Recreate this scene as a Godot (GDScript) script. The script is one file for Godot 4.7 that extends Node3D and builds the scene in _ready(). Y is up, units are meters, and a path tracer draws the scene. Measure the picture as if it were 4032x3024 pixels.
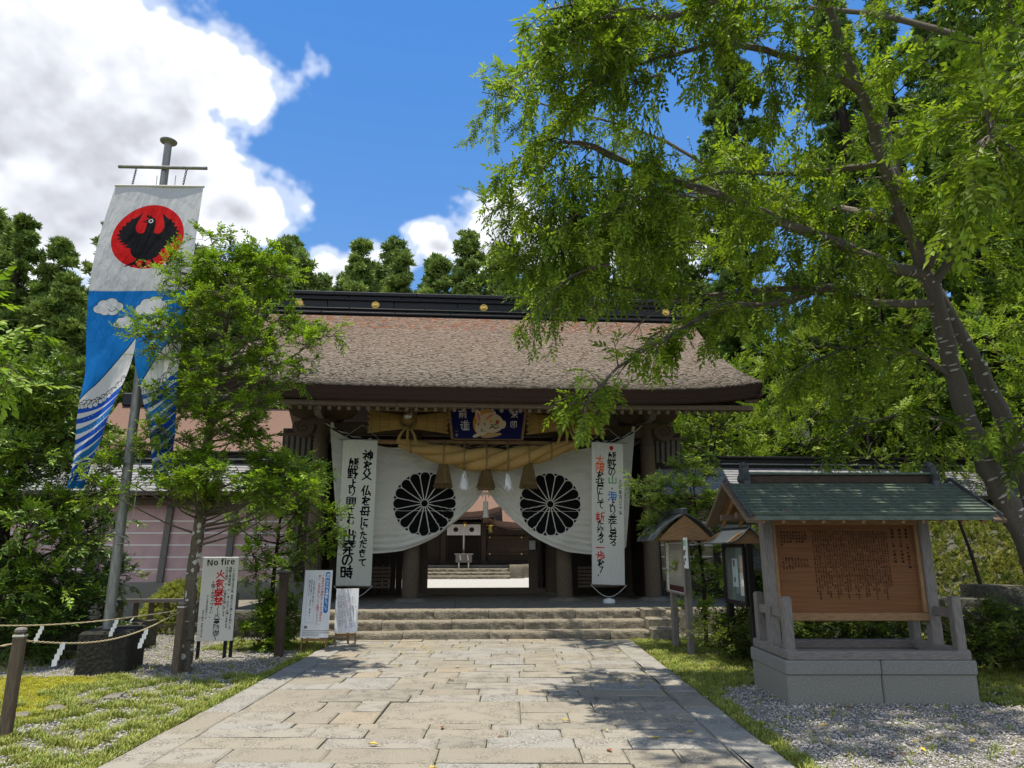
extends Node3D
# A shrine gate at the end of a stone path, on a sunny summer noon. Metres, y up; the path runs along -z.

class Geo:
	var v := PackedVector3Array()
	var n := PackedVector3Array()
	var c := PackedColorArray()
	var u := PackedVector2Array()
	var ix := PackedInt32Array()
	var col := Color.WHITE
	var tinted := false

	func vert(p: Vector3, nn: Vector3, uv := Vector2.ZERO) -> int:
		v.append(p)
		n.append(nn)
		u.append(uv)
		c.append(col)
		return v.size() - 1

	func tint(k: Color) -> void:
		col = k
		tinted = true

	# a flat polygon turned so that it looks along out
	func face(pts: Array, out: Vector3, uvs: Array = []) -> void:
		var m := Vector3.ZERO
		for k in range(1, pts.size() - 1):
			m += (pts[k] - pts[0]).cross(pts[k + 1] - pts[0])
		m = m.normalized()
		var flip := m.dot(out) < 0.0
		if flip:
			m = -m
		var s := v.size()
		for k in pts.size():
			vert(pts[k], m, uvs[k] if uvs.size() > k else Vector2(pts[k].x, -pts[k].y))
		for k in range(1, pts.size() - 1):
			if flip:
				ix.append_array([s, s + k, s + k + 1])
			else:
				ix.append_array([s, s + k + 1, s + k])

	func box(p: Vector3, s: Vector3, bev := 0.0, b := Basis.IDENTITY) -> void:
		var h := s * 0.5
		bev = minf(bev, minf(h.x, minf(h.y, h.z)) * 0.8)
		for a in 3:
			var e := (a + 1) % 3
			var f := (a + 2) % 3
			for sg in [-1.0, 1.0]:
				var q := []
				for k in [[-1, -1], [1, -1], [1, 1], [-1, 1]]:
					var w := Vector3.ZERO
					w[a] = sg * h[a]
					w[e] = k[0] * (h[e] - bev)
					w[f] = k[1] * (h[f] - bev)
					q.append(p + b * w)
				var o := Vector3.ZERO
				o[a] = sg
				face(q, b * o, [Vector2(0, 0), Vector2(1, 0), Vector2(1, 1), Vector2(0, 1)])
		if bev <= 0.0:
			return
		for a in 3:
			var e := (a + 1) % 3
			var f := (a + 2) % 3
			for s1 in [-1.0, 1.0]:
				for s2 in [-1.0, 1.0]:
					var q := []
					for k in [[-1.0, 0], [1.0, 0], [1.0, 1], [-1.0, 1]]:
						var w := Vector3.ZERO
						w[a] = k[0] * (h[a] - bev)
						w[e] = s1 * (h[e] - (bev if k[1] == 1 else 0.0))
						w[f] = s2 * (h[f] - (0.0 if k[1] == 1 else bev))
						q.append(p + b * w)
					var o := Vector3.ZERO
					o[e] = s1
					o[f] = s2
					face(q, b * o)
		for s1 in [-1.0, 1.0]:
			for s2 in [-1.0, 1.0]:
				for s3 in [-1.0, 1.0]:
					var sg := Vector3(s1, s2, s3)
					var q := []
					for a in 3:
						var w := sg * (h - Vector3.ONE * bev)
						w[a] = sg[a] * h[a]
						q.append(p + b * w)
					face(q, b * sg)

	# a box from one point to another
	func bar(a: Vector3, z: Vector3, w: float, d: float, bev := 0.0, up := Vector3.UP) -> void:
		var y := (z - a).normalized()
		var x := y.cross(up)
		if x.length() < 0.01:
			x = y.cross(Vector3.BACK)
		x = x.normalized()
		box((a + z) * 0.5, Vector3(w, a.distance_to(z), d), bev, Basis(x, y, x.cross(y)))

	func tube(pts: Array, rad: Array, sides := 8, cap := true, vscale := 1.0) -> void:
		var k := pts.size()
		var t0: Vector3 = (pts[1] - pts[0]).normalized()
		var x := t0.cross(Vector3.UP if absf(t0.y) < 0.9 else Vector3.RIGHT).normalized()
		var s := v.size()
		var along := 0.0
		for i in k:
			var t: Vector3 = (pts[mini(i + 1, k - 1)] - pts[maxi(i - 1, 0)]).normalized()
			x = (x - t * x.dot(t)).normalized()
			var y := t.cross(x)
			if i:
				along += pts[i].distance_to(pts[i - 1])
			var r: float = rad[mini(i, rad.size() - 1)]
			for j in sides + 1:
				var a := TAU * j / sides
				var d := x * cos(a) + y * sin(a)
				vert(pts[i] + d * r, d, Vector2(float(j) / sides, along * vscale))
		for i in k - 1:
			for j in sides:
				var p := s + i * (sides + 1) + j
				var q := p + sides + 1
				ix.append_array([p, q + 1, p + 1, p, q, q + 1])
		if cap:
			for e in 2:
				var i := (k - 1) * e
				var q := []
				for j in sides:
					q.append(v[s + i * (sides + 1) + j])
				face(q, (pts[k - 1] - pts[k - 2]) if e else (pts[0] - pts[1]))

	# radius-height pairs turned round the y axis of xf
	func lathe(prof: Array, sides := 16, xf := Transform3D.IDENTITY) -> void:
		for i in prof.size() - 1:
			var a: Vector2 = prof[i]
			var b: Vector2 = prof[i + 1]
			var d := b - a
			var nn := Vector2(d.y, -d.x).normalized()
			var s := v.size()
			for j in sides + 1:
				var w := TAU * j / sides
				var dir := Vector3(cos(w), 0, sin(w))
				var nv := (xf.basis * (dir * nn.x + Vector3.UP * nn.y)).normalized()
				vert(xf * (dir * a.x + Vector3.UP * a.y), nv, Vector2(float(j) / sides, a.y))
				vert(xf * (dir * b.x + Vector3.UP * b.y), nv, Vector2(float(j) / sides, b.y))
			for j in sides:
				var p := s + j * 2
				ix.append_array([p, p + 3, p + 1, p, p + 2, p + 3])

	# a 2-D outline in xf's x-y plane, thickened along its z to both sides
	func prism(poly: PackedVector2Array, depth: float, xf := Transform3D.IDENTITY) -> void:
		var tri := Geometry2D.triangulate_polygon(poly)
		for sg in [-0.5, 0.5]:
			var out: Vector3 = xf.basis.z * signf(sg)
			for k in range(0, tri.size(), 3):
				var q := []
				for m in 3:
					q.append(xf * Vector3(poly[tri[k + m]].x, poly[tri[k + m]].y, sg * depth))
				face(q, out, [poly[tri[k]], poly[tri[k + 1]], poly[tri[k + 2]]])
		var cw := Geometry2D.is_polygon_clockwise(poly)
		for k in poly.size():
			var a := poly[k]
			var b := poly[(k + 1) % poly.size()]
			var d := b - a
			var o := Vector3(d.y, -d.x, 0) * (-1.0 if cw else 1.0)
			face([xf * Vector3(a.x, a.y, -0.5 * depth), xf * Vector3(b.x, b.y, -0.5 * depth), xf * Vector3(b.x, b.y, 0.5 * depth), xf * Vector3(a.x, a.y, 0.5 * depth)], xf.basis * o)

	# rows of points, smooth; faces look towards out
	func sheet(rows: Array, uvs: Array, out: Vector3) -> void:
		var a := rows.size()
		var b: int = rows[0].size()
		var s := v.size()
		var first: Vector3 = (rows[0][1] - rows[0][0]).cross(rows[1][0] - rows[0][0])
		var flip := first.dot(out) < 0.0
		for i in a:
			for j in b:
				var dx: Vector3 = rows[i][mini(j + 1, b - 1)] - rows[i][maxi(j - 1, 0)]
				var dy: Vector3 = rows[mini(i + 1, a - 1)][j] - rows[maxi(i - 1, 0)][j]
				var m := dx.cross(dy).normalized()
				vert(rows[i][j], -m if flip else m, uvs[i][j] if uvs.size() else Vector2(rows[i][j].x, rows[i][j].z))
		for i in a - 1:
			for j in b - 1:
				var p := s + i * b + j
				if flip:
					ix.append_array([p, p + 1, p + b, p + 1, p + b + 1, p + b])
				else:
					ix.append_array([p, p + b, p + 1, p + 1, p + b, p + b + 1])

	# a stone laid flat: four top corners in order, a worn edge, sides down to y0
	func slab(q: Array, y1: float, y0: float, bev: float, lift := Vector3.ZERO) -> void:
		var mid := Vector2.ZERO
		for k in q:
			mid += k / q.size()
		var top := []
		var rim := []
		var low := []
		for k in q:
			var to: Vector2 = mid - k
			var inn: Vector2 = k + to.normalized() * bev * 1.5
			var hy: float = y1 + lift.x * k.x + lift.z * k.y + lift.y
			top.append(Vector3(inn.x, hy, inn.y))
			rim.append(Vector3(k.x, hy - bev * 0.7, k.y))
			low.append(Vector3(k.x, y0, k.y))
		face(top, Vector3.UP)
		for k in q.size():
			var m := (k + 1) % q.size()
			var o: Vector3 = (rim[k] + rim[m]) * 0.5 - Vector3(mid.x, y1, mid.y)
			o.y = 0.0
			face([rim[k], rim[m], top[m], top[k]], o + Vector3.UP * 0.3)
			face([low[k], low[m], rim[m], rim[k]], o)

	func mesh() -> ArrayMesh:
		var a := []
		a.resize(Mesh.ARRAY_MAX)
		a[Mesh.ARRAY_VERTEX] = v
		a[Mesh.ARRAY_NORMAL] = n
		a[Mesh.ARRAY_TEX_UV] = u
		if tinted:
			a[Mesh.ARRAY_COLOR] = c
		a[Mesh.ARRAY_INDEX] = ix
		var m := ArrayMesh.new()
		m.add_surface_from_arrays(Mesh.PRIMITIVE_TRIANGLES, a)
		return m

var taken := {}
var T := {}
var M := {}
var rng := RandomNumberGenerator.new()
var GX := Transform3D(Basis(Vector3.UP, deg_to_rad(4.4)), Vector3(-0.57, 0, -16.34))   # the gate's own axes: x along its front, z towards the visitor

func numbered(s: String) -> String:
	taken[s] = taken.get(s, -1) + 1
	return s if taken[s] == 0 else "%s_%03d" % [s, taken[s]]

func tag(o: Node3D, label: String, cat: String, group := "") -> Node3D:
	o.set_meta("label", label)
	o.set_meta("category", cat)
	if group:
		o.set_meta("group", group)
	return o

func thing(nm: String, label: String, cat: String, xf := Transform3D.IDENTITY, group := "") -> Node3D:
	var o := Node3D.new()
	o.name = numbered(nm)
	o.transform = xf
	add_child(o)
	return tag(o, label, cat, group)

func part(to: Node3D, nm: String, g, m: Material, xf := Transform3D.IDENTITY) -> MeshInstance3D:
	var o := MeshInstance3D.new()
	o.mesh = g.mesh() if g is Geo else g
	o.material_override = m
	o.transform = xf
	o.name = nm
	to.add_child(o, true)
	return o

func solo(nm: String, g, m: Material, label: String, cat: String, xf := Transform3D.IDENTITY, group := "") -> MeshInstance3D:
	var o := part(self, numbered(nm), g, m, xf)
	tag(o, label, cat, group)
	return o

func structure(nm: String, g, m: Material, xf := Transform3D.IDENTITY) -> MeshInstance3D:
	var o := part(self, numbered(nm), g, m, xf)
	o.set_meta("kind", "structure")
	return o

func copy(o: Node3D, nm: String, xf: Transform3D, label: String) -> Node3D:
	var d: Node3D = o.duplicate()
	d.name = numbered(nm)
	add_child(d)
	d.transform = xf
	d.set_meta("label", label)
	return d

func many(to: Node3D, nm: String, mesh: Mesh, m: Material, where: Array, tints: Array) -> MultiMeshInstance3D:
	var mm := MultiMesh.new()
	mm.transform_format = MultiMesh.TRANSFORM_3D
	mm.use_colors = tints.size() > 0
	mm.mesh = mesh
	mm.instance_count = where.size()
	for k in where.size():
		mm.set_instance_transform(k, where[k])
		if tints.size():
			mm.set_instance_color(k, tints[k])
	var o := MultiMeshInstance3D.new()
	o.multimesh = mm
	o.material_override = m
	o.name = nm
	o.set_meta("kind", "stuff")
	to.add_child(o, true)
	return o

func rr(a: float, b: float) -> float:
	return rng.randf_range(a, b)

func rv() -> Vector3:
	return Vector3(rng.randfn(), rng.randfn(), rng.randfn()).normalized()

func lin(r: float, g: float, b: float) -> Color:
	return Color(r, g, b)

# ------------------------------------------------------------------ textures and materials
func noise_tex(key: String, kind: int, freq: float, oct: int, lo: float, hi: float, size := 512, seed_ := 1, gamma := 1.0) -> void:
	var f := FastNoiseLite.new()
	f.seed = seed_
	f.noise_type = kind
	f.frequency = freq
	f.fractal_type = FastNoiseLite.FRACTAL_FBM
	f.fractal_octaves = oct
	var im := f.get_seamless_image(size, size, false, false, 0.12, true)
	var d := im.get_data()
	for k in d.size():
		d[k] = int(255.0 * pow(lerpf(lo, hi, pow(d[k] / 255.0, gamma)), 1.0 if key.begins_with("h_") else 0.4545))
	T[key] = ImageTexture.create_from_image(Image.create_from_data(size, size, false, Image.FORMAT_L8, d))

func ripple_tex(key: String, sd: int, lo: float) -> void:
	# wavy bedding lines, worn through in patches, over a fine grain
	var f := FastNoiseLite.new()
	f.seed = sd
	f.frequency = 0.011
	f.fractal_octaves = 4
	var a := f.get_seamless_image(512, 512, false, false, 0.15, true).get_data()
	f.seed = sd + 50
	f.frequency = 0.006
	var b := f.get_seamless_image(512, 512, false, false, 0.15, true).get_data()
	f.frequency = 0.12
	var c := f.get_seamless_image(512, 512, false, false, 0.15, true).get_data()
	var d := PackedByteArray()
	d.resize(512 * 512)
	for y in 512:
		for x in 512:
			var k := y * 512 + x
			var w := 0.5 + 0.5 * sin(TAU * y / 512.0 * 22.0 + a[k] * 0.11)
			var p := smoothstep(0.30, 0.72, b[k] / 255.0)
			var g := lerpf(0.92, lerpf(lo, 1.0, smoothstep(0.15, 0.75, w)), p) * lerpf(0.60, 1.0, c[k] / 255.0)
			d[k] = int(255.0 * pow(g, 0.4545))
	T[key] = ImageTexture.create_from_image(Image.create_from_data(512, 512, false, Image.FORMAT_L8, d))

func mat(key: String, col: Color, rough: float, tex := "", scale := Vector3.ONE, bump := "", cm := 0.0) -> StandardMaterial3D:
	var m := StandardMaterial3D.new()
	m.resource_name = key
	m.albedo_color = col.linear_to_srgb()
	m.roughness = rough
	m.metallic_specular = 0.35
	if tex:
		m.albedo_texture = T[tex]
	if tex or bump:
		m.uv1_triplanar = true
		m.uv1_scale = scale
		m.uv1_triplanar_sharpness = 4.0
	if bump:
		m.heightmap_enabled = true
		m.heightmap_texture = T[bump]
		m.heightmap_scale = cm
	M[key] = m
	return m

func leaf_mat(key: String, back: Color, rough := 0.5) -> StandardMaterial3D:
	var m := mat(key, Color(1, 1, 1), rough)
	m.vertex_color_use_as_albedo = true
	m.backlight_enabled = true
	m.backlight = back
	m.metallic_specular = 0.4
	return m

func print_mat(key: String, im: Image, rough := 0.8) -> StandardMaterial3D:
	var m := StandardMaterial3D.new()
	m.resource_name = key
	m.albedo_texture = ImageTexture.create_from_image(im)
	m.roughness = rough
	m.metallic_specular = 0.3
	M[key] = m
	return m

# cloth keeps its folds: a relief of creases over the print
func creased(m: StandardMaterial3D, cm: float) -> StandardMaterial3D:
	m.heightmap_enabled = true
	m.heightmap_texture = T["h_big"]
	m.heightmap_scale = cm
	return m

func make_materials() -> void:
	noise_tex("fine", FastNoiseLite.TYPE_SIMPLEX, 0.05, 5, 0.62, 1.12 / 1.12, 512, 3)
	noise_tex("speck", FastNoiseLite.TYPE_VALUE, 0.22, 3, 0.5, 1.0, 512, 5)
	noise_tex("cloudy", FastNoiseLite.TYPE_SIMPLEX, 0.012, 6, 0.55, 1.0, 512, 7)
	noise_tex("grain", FastNoiseLite.TYPE_SIMPLEX, 0.03, 5, 0.42, 1.0, 512, 9, 0.8)
	noise_tex("h_fine", FastNoiseLite.TYPE_SIMPLEX, 0.06, 4, 0.0, 1.0, 512, 13)
	noise_tex("h_cell", FastNoiseLite.TYPE_CELLULAR, 0.045, 2, 0.0, 1.0, 512, 17)
	noise_tex("h_big", FastNoiseLite.TYPE_SIMPLEX, 0.015, 5, 0.0, 1.0, 512, 19)
	noise_tex("weave", FastNoiseLite.TYPE_VALUE, 0.4, 1, 0.9, 1.0, 256, 21)
	var up := Vector3(5, 0.35, 5)
	var along := Vector3(0.35, 5, 5)
	var deep := Vector3(5, 5, 0.35)
	for a in [["up", up], ["along", along], ["deep", deep]]:
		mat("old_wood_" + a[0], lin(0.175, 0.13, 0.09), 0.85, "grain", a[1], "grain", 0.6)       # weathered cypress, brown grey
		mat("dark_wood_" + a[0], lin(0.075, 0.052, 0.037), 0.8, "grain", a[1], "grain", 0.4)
		mat("grey_wood_" + a[0], lin(0.26, 0.235, 0.21), 0.85, "grain", a[1], "grain", 0.5)
		mat("tan_wood_" + a[0], lin(0.36, 0.21, 0.10), 0.7, "grain", a[1], "grain", 0.2)
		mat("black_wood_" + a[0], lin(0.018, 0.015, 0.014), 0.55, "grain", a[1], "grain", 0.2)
	mat("granite", lin(0.30, 0.29, 0.26), 0.8, "speck", Vector3.ONE * 1.5, "h_fine", 0.2)
	mat("granite_pale", lin(0.29, 0.28, 0.235), 0.85, "fine", Vector3.ONE * 1.6, "h_fine", 0.3)
	mat("old_stone", lin(0.30, 0.265, 0.20), 0.9, "cloudy", Vector3.ONE * 1.7, "h_cell", 1.6)
	mat("mossy_stone", lin(0.12, 0.115, 0.085), 0.95, "cloudy", Vector3.ONE * 1.3, "h_cell", 2.0)
	mat("dark_stone", lin(0.04, 0.038, 0.032), 0.9, "cloudy", Vector3.ONE * 1.6, "h_big", 1.5)
	mat("platform_stone", lin(0.25, 0.23, 0.19), 0.8, "cloudy", Vector3.ONE * 0.6, "h_fine", 0.4)
	# paving: grey beige sandstone, each kind with its own worn ripple
	for k in 3:
		ripple_tex("ripple_%d" % k, 31 + k, [0.56, 0.50, 0.66][k])
	for k in 6:
		var tone: Color = [lin(0.37, 0.335, 0.265), lin(0.385, 0.355, 0.30), lin(0.345, 0.31, 0.245), lin(0.37, 0.355, 0.315), lin(0.33, 0.305, 0.25), lin(0.39, 0.335, 0.25)][k]
		var m := mat("paving_%d" % k, tone, 0.85, "ripple_%d" % (k % 3), Vector3.ONE * [0.9, 1.1, 1.0, 0.7, 1.3, 0.8][k], "ripple_%d" % (k % 3), [1.2, 0.8, 1.4, 0.5, 1.4, 0.4][k])
		m.uv1_world_triplanar = true
		m.uv1_offset = Vector3(k * 0.37, 0, k * 0.21)
	noise_tex("stained", FastNoiseLite.TYPE_SIMPLEX, 0.010, 6, 0.80, 1.0, 512, 27)
	mat("pink_plaster", lin(0.62, 0.42, 0.41), 0.9, "stained", Vector3(0.35, 0.5, 0.35))
	mat("tan_plaster", lin(0.42, 0.34, 0.22), 0.9, "cloudy", Vector3.ONE * 0.5, "h_fine", 0.1)
	mat("white_plaster", lin(0.85, 0.83, 0.80), 0.85)
	mat("sheet_grey", lin(0.30, 0.30, 0.305), 0.5, "cloudy", Vector3(0.5, 1.5, 1.5))
	mat("copper_black", lin(0.02, 0.021, 0.025), 0.38, "cloudy", Vector3(0.5, 2, 2))
	mat("copper_green", lin(0.125, 0.165, 0.13), 0.6, "cloudy", Vector3(1.1, 1.6, 1.6), "h_fine", 0.05)
	mat("copper_dark", lin(0.075, 0.085, 0.09), 0.5, "cloudy", Vector3.ONE * 1.5)
	mat("bark_edge", lin(0.075, 0.045, 0.035), 0.95, "grain", Vector3(0.5, 9, 9), "grain", 1.2)
	var bt := mat("bark_roof", Color(1, 1, 1), 0.95, "fine", Vector3(2.5, 9, 9), "h_fine", 0.25)
	bt.vertex_color_use_as_albedo = true
	mat("thatch_far", lin(0.25, 0.155, 0.115), 0.95, "fine", Vector3(0.8, 2.5, 2.5), "h_fine", 1.0)
	var gold := mat("gold", lin(0.75, 0.52, 0.16), 0.3)
	gold.metallic = 0.9
	mat("straw", lin(0.55, 0.36, 0.12), 0.85, "grain", Vector3(6, 6, 6), "grain", 0.5)
	var su := mat("straw_twist", lin(0.55, 0.36, 0.125), 0.85)
	su.albedo_texture = T["grain"]
	su.uv1_scale = Vector3(7, 0.5, 1)
	su.heightmap_enabled = true
	su.heightmap_texture = T["grain"]
	su.heightmap_scale = 1.2
	mat("straw_dark", lin(0.22, 0.15, 0.06), 0.9, "grain", Vector3(9, 0.7, 9))
	mat("pale_rope", lin(0.55, 0.46, 0.28), 0.9, "fine", Vector3.ONE * 9)
	mat("sand_joint", lin(0.20, 0.18, 0.13), 0.95, "fine", Vector3.ONE * 5)
	mat("cord", lin(0.30, 0.20, 0.085), 0.9, "fine", Vector3.ONE * 9, "h_fine", 0.3)
	mat("paper", lin(0.78, 0.78, 0.77), 0.8)
	mat("cloth", lin(0.66, 0.64, 0.58), 0.9, "weave", Vector3.ONE * 6)
	mat("steel", lin(0.33, 0.33, 0.31), 0.45, "cloudy", Vector3(3, 0.6, 3))
	M.steel.metallic = 0.35
	mat("chain", lin(0.12, 0.12, 0.12), 0.4)
	mat("white_paint", lin(0.78, 0.78, 0.76), 0.5)
	mat("black_paint", lin(0.02, 0.02, 0.02), 0.6)
	mat("rope_black", lin(0.02, 0.02, 0.022), 0.9)
	mat("rope_white", lin(0.6, 0.58, 0.53), 0.9)
	var gl := StandardMaterial3D.new()
	gl.resource_name = "glass"
	gl.albedo_color = Color(0.9, 0.95, 0.93, 0.06)
	gl.transparency = BaseMaterial3D.TRANSPARENCY_ALPHA
	gl.roughness = 0.04
	M.glass = gl
	mat("bark", lin(0.22, 0.185, 0.14), 0.95, "grain", Vector3(5, 1.2, 5), "h_cell", 2.5)
	var cb := mat("cherry_bark", lin(0.24, 0.205, 0.165), 0.8, "grain", Vector3(1.6, 9, 1.6), "h_cell", 1.5)
	cb.metallic_specular = 0.3
	mat("lichen", lin(0.55, 0.53, 0.46), 0.9, "fine", Vector3.ONE * 6)
	mat("bark_dark", lin(0.06, 0.045, 0.035), 0.95, "grain", Vector3(5, 0.8, 5), "h_cell", 3.0)
	leaf_mat("leaf", Color(0.95, 0.95, 0.8))
	leaf_mat("leaf_dark", Color(0.55, 0.55, 0.45), 0.36)
	leaf_mat("needle", Color(0.5, 0.5, 0.45), 0.7)
	var gm := mat("ground", Color(1, 1, 1), 0.95, "fine", Vector3.ONE * 2.0, "h_fine", 1.6)
	gm.vertex_color_use_as_albedo = true
	var pm := mat("pebble", Color(1, 1, 1), 0.85, "fine", Vector3.ONE * 12.0)
	pm.vertex_color_use_as_albedo = true
	leaf_mat("grass_blade", Color(0.5, 0.5, 0.5), 0.6)
	mat("forest_floor", lin(0.035, 0.04, 0.018), 1.0, "cloudy", Vector3.ONE * 0.3)

# ------------------------------------------------------------------ brush lettering: strokes on a ten by ten grid, "~" marks flowing ones
var BRUSH := {
	"神": "2031 034307 2529 3546 529297525797 5494 7079", "を": "~1282 402617445567 9355374989", "父": "3013 6083 735609 234699", "仏": "3005 2329 604897 7599",
	"母": "211888 218179 0595 4243 4647", "に": "~111619 4383 464989", "い": "~12173947 738496", "た": "~1262 4019 5494 576999", "だ": "~1262 4019 5494 576999 7081 9091",
	"き": "~1281 1483 4076 263979", "て": "~1291 91535789", "熊": "201242 1316 134346 1444 606292 9061 636595 9364 1709 3739 6769 8799",
	"野": "004044 000444 0242 2028 0646 0848 508062 6273 549486 747968", "よ": "~505729174789 5383", "り": "~212645 708559",
	"興": "0106 0120 0323 0525 3136 316166 4353 4555 9196 7191 7393 7595 0797 3719 6789", "さ": "~1282 5066 273979", "む": "~1262 3037172537498986 7293",
	"出": "5059 212484 8184 151999 9599", "発": "114104 0223 5094 8061 9172 2474 1686 443719 646999", "の": "~5238180521719569", "時": "01313808 0108 0434 5292 7074 4494 4696 858978 5768",
	"び": "~11411649766295 7081 9091", "ち": "~1282 4025648649", "山": "5058 131898 9398", "・": "4555", "海": "1022 0324 0926 4033 4191 4348 439389 3696 4888 6467",
	"差": "3041 7061 1292 2383 0595 5255 3509 4787 6769 3999", "し": "~2027498876", "昇": "20808323 2023 2282 5415 0696 353719 7479", "る": "~2181165486694857",
	"太": "0393 504509 5599 3849", "陽": "0009 0030233516 50909353 5053 5191 4494 5448 56968979 6649 8669", "背": "3034 0131 0433 606494 9162 2529 258589 2787 2888",
	"新": "2021 0242 1213 3233 0444 0646 2429 2608 2648 9061 616659 6494 8489", "な": "~1252 3016 7193 646849486799", "一": "0595", "歩": "5054 5282 2124 0494 5457 3517 7586 966819", "!": "7046 2829",
	"正": "1191 5159 5585 2429 0999", "遷": "1122 042417 173999 4090 41919343 4143 6063 8083 3595 5547 667688", "座": "5051 1191 111509 5359 3777 2999 3325 3346 7365 7386",
	"百": "0090 5042 23838929 2329 2686", "三": "1191 2585 0999", "十": "0494 5059", "年": "3003 2282 2585 2527 0797 5259", "火": "504509 5599 1325 8374",
	"気": "3003 2191 2383 15757899 1649 5619", "厳": "2031 5051 8071 0292 020609 2428 4449 1454 2545 2747 1958 7356 6494 8459 6699", "禁": "0141 2024 2104 2143 5191 7074 7154 7194 2575 0797 5759 3819 7889",
	"事": "0191 22828424 2224 158587 0696 1787 505948", "防": "0009 0030233516 7072 4292 626549 64948979", "御": "2003 2305 1519 4032 3262 3464 5158 5666 3638 3868 719196 7179 9686",
	"固": "00909909 0009 2373 5155 35757737 3537", "く": "~703579", "お": "~1262 30381745758769 7193", "守": "5051 030191 9193 1595 636958 3647", "下": "0191 5159 5376", "。": "~0718291807",
	"こ": "~2282 173989", "は": "~1119 3393 616849386799", "世": "0393 202999 505676 8086", "界": "20808424 2024 5054 2282 4505 5595 464819 6669", "遺": "1122 042417 173999 4282 40808242 6064 4585 45484888 8588",
	"産": "5051 1191 3243 7262 0494 040709 6459 5585 2999 4787", "地": "0343 2028 0846 434999 436293 5057 7077", "古": "0393 5055 25757925 2529 2979", "来": "1181 3243 7262 0595 5059 5509 5599", "々": "3014 307146 4567",
	"祀": "2031 034307 2529 3546 519195 5195 515999 9799", "聖": "0040 1015 3035 1232 0545 50904 9450 5090 5054 9094 5494 1686 5659 2787 0999", "建": "2060 0131 330609 1399 6065 3191 3393 2585 4797 6068",
	"造": "1122 042417 173999 4032 3191 6064 3494 45858848 4548", "物": "1003 0343 2029 0748 6043 528279 6347 8357", "群": "0141 4144 0444 2004 0747 05454949 6072 9081 5292 5494 5696 7279",
	"多": "5023 2072 721505 3546 6433 458508 5566", "方": "5051 0292 323609 345489 8978", "想": "0141 2025 2204 2243 50909545 5055 5282 5484 0709 264777 8799 4656", "寄": "5051 0191 3242 0494 45254756 6779 2729",
	"大": "0393 504509 5599", "切": "0433 101749 519189 9178 7155", "場": "0343 2028 0846 50909353 5053 4494 55968979 6749 8669", "所": "0040 0205 05454209 9061 616659 6494 8489", "注": "1022 0324 0926 6071 4292 6269 5585 3999",
	"意": "5051 1181 3242 7262 0393 24747727 2427 2676 0809 2848 7899", "願": "0040 0004 2030 1232 1434 1516 2529 5090 7061 52929757 5257 5494 5696 5849 7899", "致": "0040 2003 3344 0545 2529 0949 7052 6292 8259 6499",
	"す": "~0292 50564434556759", "ま": "~1282 1484 505738173879 ", "せ": "~0494 7176 21294979", "写": "0301 019193 2272 224484 8479 0656", "真": "1191 5052 22727722 2277 2474 2575 0898 3819 6889",
	"撮": "0232 2029 0634 40909343 4043 4192 3494 4448 4565 4848 7598 9568", "影": "00505303 0003 0151 2334 0454 15454717 3739 9061 9364 9659", "つ": "~03419396 9659", "門": "0009 004044 0444 0242 50909989 5054 5494 5292", "内": "0209 029299 9988 504829 4577",
	"ご": "~2272 173979 7081 9091", "参": "4012 124252 3263 0393 3416 5486 5537 6538 7549", "拝": "0232 2029 0634 4090 4292 4494 3696 6069", "記": "0040 1131 1333 17373919 1719 519195 5195 555999 9799", "念": "5003 5093 3363 3575 7557 0809 284878 8899 5758",
	"み": "~11411759 6173", "と": "~3044 8326293989", "頂": "0141 212918 5090 7061 52929757 5257 5494 5696 5849 7899", "但": "3005 2329 40909747 4047 4393 3999", "左": "0292 402508 4585 6569 3999", "件": "3005 2329 5034 4393 3696 7079",
	"順": "0009 2028 3039 5090 7061 52929757 5257 5494 5696 5849 7899", "前": "2031 7061 0292 1419 144449 1545 1747 6467 848978", "進": "1122 042417 173999 5032 414848 7071 4292 6268 4494 4696 4898",
	"癸": "114104 0223 5094 8061 9172 3464 2585 5509 5599 4649", "卯": "3012 111748 4046 6190 616969 609097 9786", "本": "0292 5059 5208 5298 3777", "社": "2031 034307 2529 3546 5494 7179 4999", "東": "0191 22828626 2226 2484 5059 5609 5699", "西": "0090 13939919 1319 3036 6066 1797",
	"宮": "5051 030191 9193 33737535 3335 27878929 2729", "月": "20808979 202609 2282 2585", "日": "20808929 2029 2484", "祭": "301204 3224 6194 5193 3575 0696 5659 3718 7788", "二": "1282 0898", "四": "02929909 0209 323516 626686", "七": "0593 405999", "入": "4041 515309 5499", "（": "~604469", "）": "~305439",
}
var KANA := "神のはに山た出よりしる来年御社大本世古宮一月三十正日前方"

func span_disc(im: Image, p: Vector2, r: float, col: Color) -> void:
	var k := int(ceil(r))
	if r < 0.9:
		im.fill_rect(Rect2i(int(p.x), int(p.y), 1, 1), col)
		return
	for dy in range(-k, k + 1):
		var w := r * r - dy * dy
		if w > 0.0:
			var h := sqrt(w)
			im.fill_rect(Rect2i(int(round(p.x - h)), int(p.y) + dy, maxi(1, int(round(2.0 * h))), 1), col)

func line(im: Image, pts: Array, r0: float, r1: float, col: Color) -> void:
	var total := 0.0
	for k in pts.size() - 1:
		total += pts[k].distance_to(pts[k + 1])
	var gone := 0.0
	for k in pts.size() - 1:
		var l: float = pts[k].distance_to(pts[k + 1])
		var steps := maxi(1, int(l / maxf(0.6, minf(r0, r1) * 0.6)))
		for s in steps + 1:
			var f := float(s) / steps
			span_disc(im, pts[k].lerp(pts[k + 1], f), lerpf(r0, r1, (gone + l * f) / maxf(total, 0.001)), col)
		gone += l

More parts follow.
